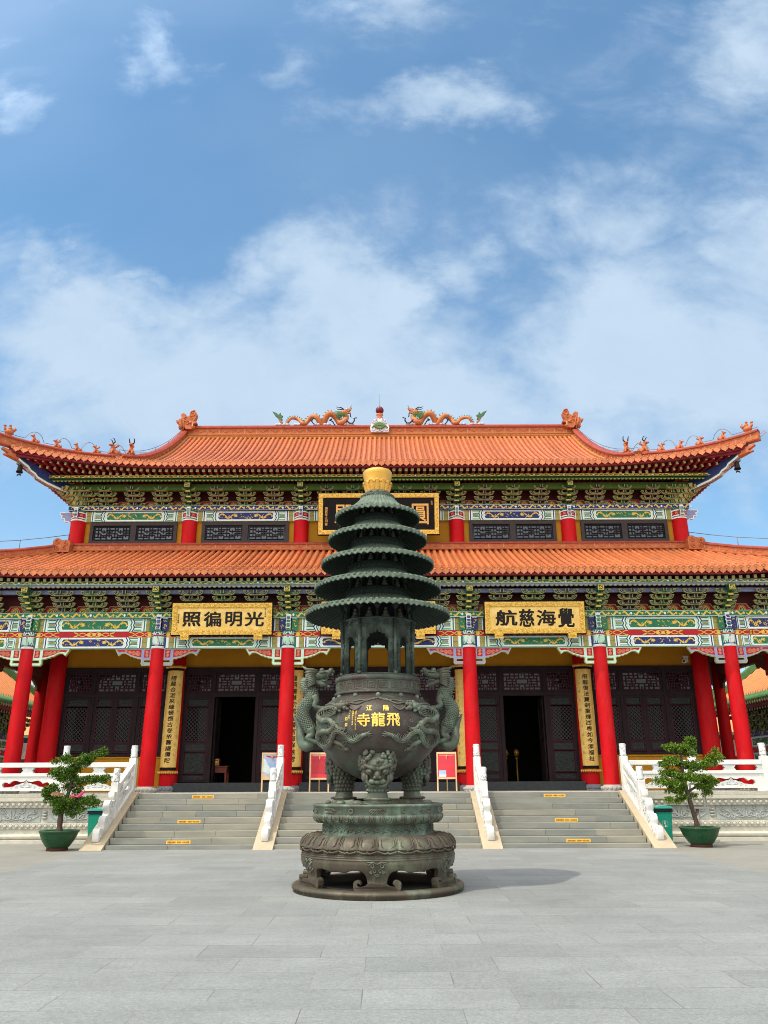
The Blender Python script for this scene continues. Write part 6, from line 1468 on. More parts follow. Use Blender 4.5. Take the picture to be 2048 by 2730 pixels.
def relief(s):
    m = MB(); rc = random.Random(12)
    def T(pts, r, e=.02, n=5, sides=7):
        q = spline(pts, n); k = len(q) - 1
        m.tube([CS(s * a, z, e) for a, z in q], [r(i / k) if callable(r) else r for i in range(k + 1)], sides)
    T(PATHS['body'], lambda t: .046 * (1 - .42 * t) * (.7 + .5 * math.sin(min(1, t * 3) * math.pi / 2)), .022, 5, 8)
    q = spline(PATHS['body'], 5)
    for i in range(6, len(q) - 8, 2):                                  # back fins
        a, z = q[i]; b, y = q[i + 1]; dx, dz = b - a, y - z; L = math.hypot(dx, dz) or 1
        m.hexa(CS(s * a, z, .05), CS(s * (a - dz / L * .085), z + dx / L * .085, .035), .03, .02, .006, .006)
    for dth, dz in ((-.03, .03), (.0, .05), (.03, .015), (.035, -.03), (0, -.045)): T([(-.165, 2.288), (-.13 + dth, 2.29 + dz * .6), (-.10 + dth, 2.288 + dz)], lambda t: .018 * (1 - .7 * t), .02)
    T([(-.75, 2.20), (-.623, 2.144), (-.588, 2.092), (-.524, 2.074)], .034, .015)
    for d in (-.03, 0, .03): T([(-.53, 2.076), (-.49, 2.07 + d)], lambda t: .016 * (1 - .7 * t), .015)
    T([(-.80, 2.526), (-.701, 2.467), (-.631, 2.394), (-.534, 2.373)], lambda t: .04 * (1 - .4 * t), .02)
    for d in (-.03, .0, .03): T([(-.54, 2.375), (-.49, 2.385 + d)], lambda t: .015 * (1 - .7 * t), .02)
    T([(-.7, 2.75), (-.881, 2.785), (-1.10, 2.785)], lambda t: .024 * (1 - .7 * t), .05); T([(-.72, 2.73), (-.86, 2.71), (-1.0, 2.69)], lambda t: .018 * (1 - .7 * t), .06)
    T([(-.50, 2.735), (-.371, 2.668), (-.306, 2.694), (-.26, 2.735)], lambda t: .014 * (1 - .6 * t), .02); T([(-.48, 2.785), (-.335, 2.765), (-.243, 2.80), (-.14, 2.85), (-.03, 2.835)], lambda t: .016 * (1 - .5 * t), .015); T([(-.45, 2.80), (-.30, 2.83), (-.18, 2.815), (-.05, 2.86), (0, 2.85)], lambda t: .014, .015)
    hd = [(-.62, 2.735, .075, .05), (-.55, 2.75, .055, .06), (-.50, 2.76, .042, .065), (-.52, 2.70, .045, .05), (-.47, 2.68, .032, .05), (-.64, 2.80, .035, .06), (-.57, 2.80, .032, .07), (-.52, 2.80, .026, .08), (-.68, 2.69, .05, .04), (-.71, 2.76, .04, .04), (-.62, 2.66, .035, .03)]
    for a, z, r, e in hd: m.ball(CS(s * a, z, e), (r, r, r * .8), 9, 7)
    for i in range(7): T([(-.68, 2.76 - .022 * i), (-.78, 2.77 - .03 * i), (-.84 - .01 * i, 2.755 - .028 * i)], lambda t: .014 * (1 - .8 * t), .05)
    for i in range(8):                                                # wisps of cloud around the coils
        a = -.55 - .09 * i; z = 2.16 + .07 * ((i * 3) % 5); T([(a + .05 * (1 - .8 * k / 9) * math.cos(k * .7), z + .045 * (1 - .8 * k / 9) * math.sin(k * .7)) for k in range(10)], .010, .004, 2, 5)
    T([(-.72, 2.22), (-.69, 2.10), (-.60, 2.06)], .02, .01)
    for i in range(3, len(q) - 6):                                     # scales along the coils
        a, z = q[i]; b, y = q[i + 1]; dx, dz = b - a, y - z; L = math.hypot(dx, dz) or 1
        for k in (-.6, 0, .6): m.ball(CS(s * (a - dz / L * .034 * k), z + dx / L * .034 * k, .058 - .012 * abs(k)), (.016, .016, .014), 6, 4)
    for i in range(26):                                                # cloud scrolls in low relief
        a, z = rc.uniform(-1.5, -.52), rc.uniform(2.12, 2.70); k0 = rc.uniform(0, 6)
        T([(a + .042 * (1 - .85 * k / 8) * math.cos(k0 + k * .8), z + .036 * (1 - .85 * k / 8) * math.sin(k0 + k * .8)) for k in range(9)], .0085, .002, 2, 5)
    m.build('dragon_relief', ['bronze_relief'], cau)
for s in (1, -1): relief(s)
# rim with a key-pattern band
RB = [(.70, 2.955), (.735, 2.965), (.738, 2.995), (.712, 3.005), (.706, 3.02), (.706, 3.16), (.712, 3.175), (.725, 3.18), (.725, 3.245), (.70, 3.26), (0, 3.262)]
m = MB().lathe(RB, 96, (UX, UY)); rim_ = m.build('rim', ['bronze'], urn); m = MB(); nk = 22
for k in range(nk):
    c0 = 2 * math.pi * k / nk; wv = 2 * math.pi / nk
    pts = [(0, .0), (0, 1), (.82, 1), (.82, .12), (.2, .12), (.2, .78), (.62, .78), (.62, .34), (.40, .34), (.40, .56)] if k % 2 == 0 else [(1, 0), (1, 1), (.18, 1), (.18, .12), (.8, .12), (.8, .78), (.38, .78), (.38, .34), (.60, .34), (.60, .56)]
    m.tube([cyl(c0 + a * wv * .96, .708, 3.025 + b * .13) for a, b in pts], .0075, 4, 0, True, False)
for z in (3.018, 3.165): m.lathe([(.705, z - .006), (.714, z), (.705, z + .006)], 96, (UX, UY))
m.build('key_pattern', ['bronze_relief'], rim_)
# open lantern stage
OPN = [(0, 17), (45, 9.5), (90, 17), (135, 9.5), (180, 17), (225, 9.5), (270, 17), (315, 9.5)]
def ztop(th):
    d = (math.degrees(th)) % 360
    for c, h in OPN:
        q = abs((d - c + 180) % 360 - 180)
        if q < h:
            f = q / h; return (3.985 if f < .05 else 3.955 if f < .35 else 3.935 if f < .72 else 3.885 if f < .9 else 3.85) - (0 if h > 10 else .05)
    return None
TRI, TRO = .60, .655
m = MB(); N = 360; zb, zt_ = 3.25, 4.20
for i in range(N):
    a, b = 2 * math.pi * i / N, 2 * math.pi * (i + 1) / N; z = ztop((a + b) / 2); lo = zb if z is None else z
    m.add([cyl(a, TRO, lo), cyl(b, TRO, lo), cyl(b, TRO - (.015), zt_), cyl(a, TRO - .015, zt_)], [(0, 1, 2, 3)], 0, True); m.add([cyl(a, TRI, lo), cyl(b, TRI, lo), cyl(b, TRI, zt_), cyl(a, TRI, zt_)], [(3, 2, 1, 0)], 0, True)
    m.add([cyl(a, TRO, lo), cyl(b, TRO, lo), cyl(b, TRI, lo), cyl(a, TRI, lo)], [(3, 2, 1, 0)], 0)
    for e, nb in ((a, i - 1), (b, i + 1)):
        zn = ztop(2 * math.pi * (nb + .5) / N); ln = zb if zn is None else zn
        if ln < lo: m.add([cyl(e, TRO, ln), cyl(e, TRO, lo), cyl(e, TRI, lo), cyl(e, TRI, ln)], [(0, 1, 2, 3)], 0)
for c, h in OPN[1::2]:
    for sg in (-1, 1):
        th = R(c + sg * (h + 9)); 
        m.tube([cyl(th, TRO + .012, 3.27), cyl(th, TRO + .012, 4.19)], .026, 8); m.tube([cyl(th, TRO + .012, 3.26), cyl(th, TRO + .012, 3.32)], .038, 8)
        for i in range(22):                                           # dragons and clouds cast on the posts
            a = th + rnd.uniform(-.10, .10); z = rnd.uniform(3.3, 3.9)
            if ztop(a) is None: m.tube([cyl(a + .02 * math.cos(k * .9), TRO + .004, z + .022 * math.sin(k * .9)) for k in range(6)], .008, 4)
for i in range(120): 
    a = rnd.uniform(0, 6.28); z = rnd.choice((rnd.uniform(4.0, 4.17), rnd.uniform(4.08, 4.17))); m.tube([cyl(a + .03 * math.cos(k * .9), TRO - .004, z + .022 * math.sin(k * .9)) for k in range(6)], .009, 4)
m.lathe([(.64, 4.075), (.652, 4.08), (.652, 4.095), (.64, 4.10)], 72, (UX, UY)); m.lathe([(.60, 4.19), (.665, 4.19), (.665, 4.215), (.60, 4.22), (.2, 4.225)], 72, (UX, UY)); m.lathe([(.655, 3.25), (.68, 3.255), (.68, 3.28), (.655, 3.29)], 72, (UX, UY))
m.build('lantern_stage', ['bronze_mid'], urn)
# five round roofs with niche drums between them
DISC = [(1.257, 4.315, .622, .56), (1.112, 4.785, .556, .506), (.996, 5.235, .506, .456), (.884, 5.70, .456, .404), (.764, 6.13, .404, .33)]
zlow = 4.215
for k, (r, z, rd, rn) in enumerate(DISC):
    # drum with seated figures in arched niches
    m = MB(); zr0 = zlow; zr1 = z + .24; zn = zr0 + (.0 if k == 0 else .16)
    if k:
        m.lathe([(rd * .98, zr0), (rd * 1.04, zr0 + .02), (rd * 1.06, zn - .02), (rd * 1.02, zn), (rd * .7, zn + .002)], 60, (UX, UY))
        for i in range(34): a = 2 * math.pi * i / 34; m.tube([cyl(a + .05 * math.cos(q * .9), rd * 1.065, (zr0 + zn) / 2 + .03 * math.sin(q * .9)) for q in range(6)], .010, 4)
    m.lathe([(rd * .72, zn), (rd * .72, zr1)], 36, (UX, UY), 1)  # niche back coloured dark to stand for the recess shade
    npl = 12; HN = zr1 - .06 - zn
    for i in range(npl):
        th = 2 * math.pi * (i + .0) / npl; c = Vector(cyl(th, rd * .97, 0)); w = rd * .05
        for (q0, q1, w0, w1) in ((0, .07, 2.6, 2.0), (.07, .14, 2.0, 1.0), (.14, .55, 1.0, 1.0), (.55, .68, 1.0, 2.6), (.68, .8, 2.6, 3.4), (.8, 1.15, 3.4, 4.4)):
            m.hexa(c + Vector((0, 0, zn + HN * q0)), c + Vector((0, 0, zn + HN * q1)), w * 2 * w0 * .5, w * 2 * w0 * .42, w * w1, w * w1 * .84, 0, (math.sin(th), -math.cos(th), 0))
        c = Vector(cyl(th + math.pi / npl, rd * .86, 0)); s_ = rd * .12; zz = zn + .01
        m.ball(c + Vector((0, 0, zz + s_ * .45)), (s_ * .95, s_ * .8, s_ * .5), 8, 6, 2); m.ball(c + Vector((0, 0, zz + s_ * 1.1)), (s_ * .6, s_ * .5, s_ * .75), 8, 6, 2); m.ball(c + Vector((0, 0, zz + s_ * 2.05)), s_ * .38, 8, 6, 2)
    m.build('niche_drum', ['bronze_roof', 'bronze_shade', 'bronze_relief'], urn)
    # ribbed underside, thick edge, tiled top
    m = MB(); NT = 132 - 10 * k; NT -= NT % 2; zin = z + .245
    prof = [(r, z), (lerp(r, rd, .25), z + .055), (lerp(r, rd, .5), z + .115), (lerp(r, rd, .75), z + .185), (rd * .95, zin)]
    nn = NT * 2; v = []
    for i, (rr, zz) in enumerate(prof):
        for j in range(nn):
            q = 1 if (j % 4) in (0, 1) else 0; v.append(cyl(2 * math.pi * j / nn, rr, zz - (.022 if q else 0) * (1 if i < 4 else .3)))
    m.add(v, [(i * nn + j, (i + 1) * nn + j, (i + 1) * nn + (j + 1) % nn, i * nn + (j + 1) % nn) for i in range(len(prof) - 1) for j in range(nn)], 0, False)
    ztop2 = (DISC[k + 1][1] if k < 4 else 0)
    top = [(r + .01, z + .035), (lerp(r, rn, .3), z + .10), (lerp(r, rn, .65), z + .20), (rn * 1.03, z + .31)] if k < 4 else [(r + .01, z + .035), (.62, z + .11), (.50, z + .19), (.41, z + .27), (.345, z + .34), (.325, z + .38)]
    nt = [76, 66, 58, 52, 46][k]
    m.lathe(top, nt * 6, (UX, UY), 1, fn=lambda i, a, q, zz: (q, zz + .020 * max(0, math.cos(a * nt)) * (1 if i < len(top) - 1 else .6)))
    o = m.build('round_roof', ['bronze_roof', 'bronze_edge'], urn)
    e = MB()
    e.lathe([(r - .02, z + .002), (r + .006, z + .006), (r + .008, z + .028), (r, z + .034)], 120, (UX, UY))
    for j in range(nt):
        a = 2 * math.pi * j / nt; c = Vector(cyl(a, r + .014, z + .045)); d = Vector((math.sin(a), -math.cos(a), 0)); tv = Vector((math.cos(a), math.sin(a), 0)); hh = math.pi * r / nt
        ring = [c + tv * hh * .58 * math.cos(q) + Vector((0, 0, .030 * math.sin(q))) for q in [2 * math.pi * i / 10 for i in range(10)]]
        e.add(ring + [p - d * .10 + Vector((0, 0, .035)) for p in ring], [list(range(10))] + [(i, (i + 1) % 10, 10 + (i + 1) % 10, 10 + i) for i in range(10)], 0)
        c = Vector(cyl(a + math.pi / nt, r + .014, z + .02)); q = [c + tv * x * hh * .95 + Vector((0, 0, y)) for x, y in ((-.9, .014), (.9, .014), (.72, -.014), (.35, -.026), (0, -.038), (-.35, -.026), (-.72, -.014))]
        e.add(q + [p - d * .03 for p in q], [list(range(7))] + [(i, (i + 1) % 7, 7 + (i + 1) % 7, 7 + i) for i in range(7)], 0)
    e.build('eave_tiles', ['bronze_edge'], o)
    zlow = z + .30
# cap and gilded lotus top
zc = 6.475
m = MB().lathe([(.325, zc - .04), (.326, zc - .01), (.335, zc), (.318, zc + .02), (.31, zc + .085), (.322, zc + .10), (.26, zc + .115), (.235, zc + .12)], 48, (UX, UY))
for i in range(22): a = 2 * math.pi * i / 22; m.tube([cyl(a + .10 * (1 - .8 * q / 8) * math.cos(q * .8), .316, zc + .055 + .028 * (1 - .8 * q / 8) * math.sin(q * .8)) for q in range(9)], .008, 4)
m.lathe([(.235, zc + .115), (.245, zc + .14), (.238, zc + .175), (.20, zc + .18), (0, zc + .18)], 40, (UX, UY))
for i in range(12): m.ball(cyl(2 * math.pi * i / 12, .232, zc + .15), .030, 8, 6)
m.build('cap', ['bronze_green'], urn)
zg = zc + .175
m = MB().lathe([(0, zg), (.19, zg), (.205, zg + .02), (.235, zg + .10), (.245, zg + .15), (.24, zg + .19), (.252, zg + .26), (.270, zg + .34), (.276, zg + .375), (.272, zg + .405), (.252, zg + .435), (.205, zg + .458), (.12, zg + .470), (0, zg + .474)], 64, (UX, UY))
for i in range(14):
    a0 = 2 * math.pi * i / 14; hw = math.pi / 14
    m.grid(lambda u, v: cyl(a0 + (u * 2 - 1) * hw * .9 * (1 - .25 * max(0, v - .8) / .2), lerp(.20, .252, v) + .026 * (1 - (u * 2 - 1) ** 2) ** .5, zg + .01 + .185 * v - .015 * (u * 2 - 1) ** 2 * (v > .9)), 8, 8)
    m.tube([cyl(a0 + hw * .9 * math.cos(q), .262 + .008, zg + .14 + .06 * math.sin(q)) for q in [math.pi * j / 8 for j in range(9)]], .008, 5)
m.build('gilded_lotus_top', ['gold_bright'], urn)
# dragon handles
def handle(s):
    def P(x, z, y=0.0): return (UX - s * x, UY + y, z)
    m = MB()
    body = [(-1.218, 3.27), (-1.234, 3.17), (-1.185, 3.08), (-1.125, 3.005), (-1.13, 2.928), (-1.19, 2.86), (-1.25, 2.78), (-1.262, 2.69), (-1.229, 2.58), (-1.165, 2.483), (-1.11, 2.40), (-1.09, 2.34)]
    rb = [.070, .070, .088, .104, .100, .092, .094, .096, .093, .088, .084, .076]
    q = spline([(a, b, r) for (a, b), r in zip(body, rb)], 5)
    m.tube([P(a, b) for a, b, r in q], [r for a, b, r in q], 14)
    tail = [(-1.09, 2.37, .085), (-1.085, 2.25, .09), (-1.165, 2.165, .09), (-1.25, 2.19, .085), (-1.295, 2.297, .075), (-1.31, 2.409, .06), (-1.345, 2.52, .045), (-1.395, 2.615, .025), (-1.43, 2.67, .008)]
    qt = spline(tail, 5); m.tube([P(a, b, .02) for a, b, r in qt], [r for a, b, r in qt], 12)
    o = m.build('dragon_handle', ['bronze_green'], urn)
    sc = MB()                                                         # rows of overlapping scales
    for i in range(3, len(q) - 2):
        a, b, r = q[i]; c = Vector(P(a, b)); tn = (Vector(P(q[i + 1][0], q[i + 1][1])) - c).normalized(); si = tn.cross(Vector((0, 1, 0))).normalized()
        for j in range(12):
            an = 2 * math.pi * (j + .5 * (i % 2)) / 12; dr = si * math.cos(an) + Vector((0, 1, 0)) * math.sin(an)
            if dr.y > .5: continue
            sc.ball(c + dr * (r - .004), (.025, .025, .020), 6, 4)
    sc.build('scales', ['bronze_green'], o)
    fin = MB(); allp = q[2:-6]
    for i in range(0, len(allp) - 1, 2):
        a, b, r = allp[i]; c = Vector(P(a, b)); tn = (Vector(P(allp[i + 1][0], allp[i + 1][1])) - c).normalized(); si = Vector((-tn.z, 0, tn.x)); si = si if si.x * s > 0 else -si
        fin.hexa(c + si * r * .9, c + si * (r + .055) - tn * .035, .02, .06, .006, .006, 0, (0, 1, 0))
    fin.build('back_fin', ['bronze_green'], o)
    h = MB()
    def B(x, z, r, y=0.0): h.ball(P(x, z, y), r, 12, 9)
    B(-1.14, 3.295, (.11, .10, .095)); B(-1.05, 3.315, (.10, .085, .07))
    h.tube([P(-1.08, 3.32), P(-.97, 3.33), P(-.87, 3.355), P(-.80, 3.38)], [.075, .068, .058, .05], 10); B(-.80, 3.405, (.05, .055, .045)); B(-.755, 3.385, (.03, .05, .03))
    for y in (-.055, .055): B(-.955, 3.40, (.045, .035, .04), y); B(-.78, 3.42, .022, y * .6)
    h.tube([P(-1.12, 3.23), P(-1.02, 3.205), P(-.93, 3.175), P(-.86, 3.145)], [.055, .048, .038, .028], 9); h.tube([P(-.86, 3.145), P(-.82, 3.13), P(-.815, 3.165)], [.028, .022, .006], 7); h.tube([P(-.98, 3.24), P(-.90, 3.235), P(-.86, 3.26)], [.022, .018, .006], 6)
    for y in (-.04, .04):
        h.tube([P(-.77, 3.35, y), P(-.765, 3.30, y)], [.014, .003], 5); h.tube([P(-.86, 3.32, y), P(-.86, 3.285, y)], [.012, .003], 5)
        h.tube([P(-1.03, 3.385, y), P(-1.13, 3.41, y * 1.6), P(-1.22, 3.42, y * 2), P(-1.295, 3.47, y * 2.2)], [.032, .03, .024, .006], 8)
        h.tube([P(-1.06, 3.36, y * 2), P(-1.17, 3.37, y * 2.6), P(-1.25, 3.36, y * 2.8)], [.03, .028, .006], 7)
        for i in range(7): h.tube([P(-1.07, 3.33 - .024 * i, y * 2.1), P(-1.16, 3.325 - .032 * i, y * 2.9), P(-1.245 + .008 * i, 3.33 - .038 * i, y * 2.6)], [.024, .022, .004], 6)
        h.tube([P(-1.0, 3.36, y * 1.9), P(-.92, 3.375, y * 1.9), P(-.86, 3.36, y * 1.6)], [.016, .018, .006], 6)
    h.build('dragon_head', ['bronze_relief'], o)
    l = MB()
    for y, pts in ((-.085, [(-1.08, 2.97), (-1.035, 2.89), (-1.06, 2.815), (-.98, 2.77), (-.90, 2.775)]), (.085, [(-1.10, 2.95), (-1.06, 2.88), (-1.09, 2.81), (-.99, 2.765), (-.92, 2.765)]), (-.085, [(-1.12, 2.45), (-1.085, 2.345), (-1.17, 2.29), (-1.085, 2.245), (-.985, 2.21)]), (.085, [(-1.12, 2.45), (-1.09, 2.345), (-1.16, 2.28), (-1.08, 2.235), (-.98, 2.20)])):
        l.tube([P(a, b, y) for a, b in spline(pts, 3)], [lerp(.065, .03, i / 12) for i in range(13)], 9); a, b = pts[-1]
        for d in (-.03, 0, .03): l.tube([P(a, b, y), P(a + .05, b - .01, y + d), P(a + .07, b - .045, y + d * 1.4)], [.024, .018, .004], 6)
    l.build('dragon_leg', ['bronze_green'], o)
for s in (-1, 1): handle(s)
# ================================================================== potted trees, bins, stand
def potted_tree(cx, cy, label, trunk, branches, pads, sx, pot_s, leafmix, seed, extra=None):
    rn = random.Random(seed); t = thing('potted_tree', (cx, cy, 0), label, 'potted tree', 'trained trees in green pots beside the stairs'); p = pot_s
    m = MB().lathe([(0, .06), (.25 * p, .06), (.30 * p, .10), (.40 * p, .24), (.455 * p, .36), (.475 * p, .42), (.50 * p, .435), (.505 * p, .465), (.48 * p, .475), (.43 * p, .46), (.40 * p, .41), (0, .40)], 48, (cx, cy))
    for i in range(3): scroll(m, cx - .14 + .08 * i, .27 - .02 * i, .05, 1.1, 40 * i, cy - .40 * p, 0, .012, 1, 12)
    pot = m.build('pot', ['pot_green'], t)
    f = MB().lathe([(.22 * p, 0), (.27 * p, .0), (.26 * p, .07), (.2 * p, .07)], 30, (cx, cy)); f.build('pot_foot', ['pot_foot'], pot)
    MB().lathe([(0, .44), (.25, .435), (.42 * p, .42)], 24, (cx, cy), fn=lambda i, a, r, z: (r, z + .012 * math.sin(5 * a + 3 * i))).build('soil', ['soil'], pot)
    w = MB(); q = spline([(cx + x, cy + y, z, r) for x, y, z, r in trunk], 6)
    w.tube([a[:3] for a in q], [a[3] * (1 + .10 * math.sin(i * 1.7)) for i, a in enumerate(q)], 10)
    for br in branches:
        b = spline([(cx + x, cy + y, z, r) for x, y, z, r in br], 4); w.tube([a[:3] for a in b], [a[3] for a in b], 7)
    lf = MB()
    for (px, pz, rx, rz, py, dens) in pads:
        n = int(dens * 52000 * rx * rz)
        for _ in range(max(3, int(rx * 12))):                         # twigs inside the pad
            a = rn.uniform(0, 6.28); w.tube([(cx + px + rn.uniform(-.2, .2) * rx, cy + py, pz - rz * .3), (cx + px + rx * .7 * math.cos(a), cy + py + rx * .6 * math.sin(a), pz + rn.uniform(-.2, .3) * rz)], [.009, .003], 4)
        cl = []
        for _ in range(max(6, int(26 * (rx * rz / .05) ** .6))):
            while True:
                d = Vector((rn.uniform(-1, 1), rn.uniform(-1, 1), rn.uniform(-1, 1)))
                if .25 < d.length < 1: break
            cl.append((Vector((cx + px + d.x * rx, cy + py + d.y * rx * .85, pz + d.z * rz)), rn.uniform(.045, .085)))
        for _ in range(n):
            c, s = rn.choice(cl); d = Vector((rn.gauss(0, 1), rn.gauss(0, 1), rn.gauss(0, 1) * .7)).normalized(); o = c + d * s * rn.uniform(.3, 1.15)
            u = (d + Vector((rn.gauss(0, .5), rn.gauss(0, .5), .35 + rn.gauss(0, .3)))).normalized(); v = u.cross(Vector((rn.gauss(0, 1), rn.gauss(0, 1), rn.gauss(0, 1)))).normalized(); L = rn.uniform(.030, .052); W = L * .40; nn = u.cross(v) * L * .12
            k = rn.choices((0, 1, 2, 3), leafmix)[0]
            lf.add([o, o + u * L * .5 + v * W + nn, o + u * L, o + u * L * .5 - v * W + nn], [(0, 1, 2, 3)], k)
    w.build('trunk', ['bark'], t)
    lf.build('crown', ['leaf_a', 'leaf_b', 'leaf_c', 'leaf_d'], t)
    return t
K = .00170
def padsL(L): return [((x - 945) * K, (1440 - y) * K, rx * K, rz * K, py, d) for x, y, rx, rz, py, d in L]
TLx, TLy = -8.03, 20.95
potted_tree(TLx, TLy, 'potted tree in a green bowl with pink cloth caught in its branches',
    [(0, 0, .42, .075), (-.01, 0, .80, .062), (.03, 0, 1.0, .055), (.10, .02, 1.35, .05), (.16, .0, 1.7, .04), (.20, 0, 2.0, .03), (.24, 0, 2.25, .015)],
    [[(0, 0, .95, .025), (.18, .0, 1.02, .018), (.32, 0, .98, .01)], [(.06, 0, 1.2, .03), (-.15, -.05, 1.35, .02), (-.35, -.05, 1.4, .01)], [(.12, 0, 1.5, .03), (.4, .0, 1.6, .02), (.85, .02, 1.75, .008)], [(.16, 0, 1.75, .025), (-.1, 0, 1.85, .018), (-.3, 0, 1.9, .008)], [(.22, 0, 2.1, .02), (.5, 0, 2.3, .014), (.95, 0, 2.5, .006)], [(.04, .0, 1.05, .03), (.3, -.05, 1.15, .02), (.6, -.02, 1.2, .01)]],
    padsL([(1120, 190, 190, 85, 0, 1), (900, 150, 70, 60, 0, .9), (1290, 120, 90, 50, 0, .9), (1440, 60, 95, 36, .02, .9), (740, 200, 50, 30, 0, .8), (870, 350, 130, 75, -.05, 1), (1030, 330, 110, 80, .05, 1), (720, 350, 60, 45, 0, .8), (960, 440, 130, 60, 0, .9), (1180, 470, 110, 55, .05, .9), (1350, 465, 110, 50, 0, .9), (1500, 440, 110, 50, 0, .9), (790, 580, 130, 70, -.05, 1), (730, 650, 90, 70, 0, .9), (960, 560, 100, 60, .08, .7), (860, 750, 150, 85, -.05, 1), (1000, 800, 140, 75, -.1, 1), (1150, 770, 130, 70, 0, 1), (1330, 760, 130, 70, 0, 1), (1120, 620, 60, 70, .1, .6), (900, 880, 90, 50, -.05, .8), (1090, 930, 85, 50, 0, .8), (1200, 870, 80, 40, 0, .8), (1440, 790, 60, 35, 0, .7)]),
    1, .97, (5, 5, .7, 1.2), 3)
m = MB().grid(lambda u, v: (TLx + (1125 - 945 + 190 * u) * K, TLy - .30 + .03 * math.sin(9 * v), (1440 - 725) * K + u ** 1.5 * .12 + .09 * v * (1 - .3 * u) + .03 * math.sin(7 * u + 2 * v)), 14, 6)
tag(m.build('pink_cloth', ['pink_cloth'], None, (TLx + .45, TLy - .3, 1.3)), 'crumpled pink cloth caught in the lower branches of the left potted tree', 'cloth')
m = MB()
for i in range(9): a = rnd.uniform(-.1, .1); m.add([(TLx - .22 + .032 * i, TLy - .32, 1.31 + a * .4), (TLx - .15 + .03 * i, TLy - .36, 1.28), (TLx - .10 + .03 * i, TLy - .30, 1.34 + a * .3), (TLx - .17 + .03 * i, TLy - .30, 1.38 + a * .2)], [(0, 1, 2, 3)])
tag(m.build('dead_twigs', ['dry_brown'], None, (TLx - .1, TLy - .3, 1.3)), 'small brown clump of dead leaves lodged in the left potted tree', 'dead leaves')
TRx, TRy = 8.22, 21.25; K2 = .00950
def padsR(L): return [((x - 1838) * K2 * 1.04, (2250 - y) * K2 * 1.01, rx * K2 * .98, rz * K2 * .74, py * 1.5, d * .95) for x, y, rx, rz, py, d in L]
potted_tree(TRx, TRy, 'bright green potted tree with a bare leaning trunk, right of the stairs',
    [(-.04, 0, .42, .072), (-.06, 0, .6, .060), (-.14, 0, 1.0, .055), (-.21, 0, 1.4, .052), (-.24, 0, 1.75, .045), (-.25, 0, 2.1, .032), (-.18, 0, 2.4, .015)],
    [[(-.20, 0, 1.35, .035), (-.5, 0, 1.5, .025), (-.8, 0, 1.6, .01)], [(-.20, 0, 1.3, .035), (.1, 0, 1.45, .025), (.35, 0, 1.5, .01)], [(-.24, 0, 1.7, .035), (.1, 0, 1.85, .025), (.55, 0, 2.05, .01)], [(-.24, 0, 1.8, .03), (-.5, 0, 1.85, .02), (-.68, 0, 1.9, .01)], [(-.24, 0, 2.1, .025), (-.45, 0, 2.3, .015), (-.6, 0, 2.38, .008)], [(-.2, 0, 1.2, .03), (-.4, .0, 1.1, .02), (-.5, 0, 1.05, .01)]],
    padsR([(1842, 1978, 13, 13, 0, 1), (1836, 1996, 20, 14, 0, 1), (1812, 2002, 28, 16, 0, 1), (1782, 2000, 18, 11, 0, .9), (1838, 2012, 22, 12, 0, .9), (1790, 2033, 26, 13, 0, 1), (1768, 2042, 18, 10, 0, .9), (1820, 2040, 20, 12, .05, .8), (1850, 2048, 28, 14, 0, 1), (1880, 2040, 26, 14, 0, 1), (1905, 2026, 22, 15, 0, .9), (1907, 2008, 9, 9, 0, .8), (1772, 2065, 24, 13, 0, 1), (1800, 2072, 30, 16, -.05, 1), (1752, 2086, 22, 11, 0, .9), (1790, 2092, 30, 15, -.05, 1), (1836, 2078, 34, 16, -.05, 1), (1872, 2082, 28, 14, 0, 1), (1888, 2090, 16, 12, 0, .9), (1862, 2100, 26, 15, 0, 1), (1868, 2116, 13, 9, 0, .8), (1788, 2112, 24, 12, 0, .9), (1776, 2134, 20, 11, 0, .9), (1800, 2128, 14, 10, 0, .8), (1832, 2124, 12, 8, .05, .8)]),
    1, 1.0, (5, 2.2, 2.2, 3.5), 5)
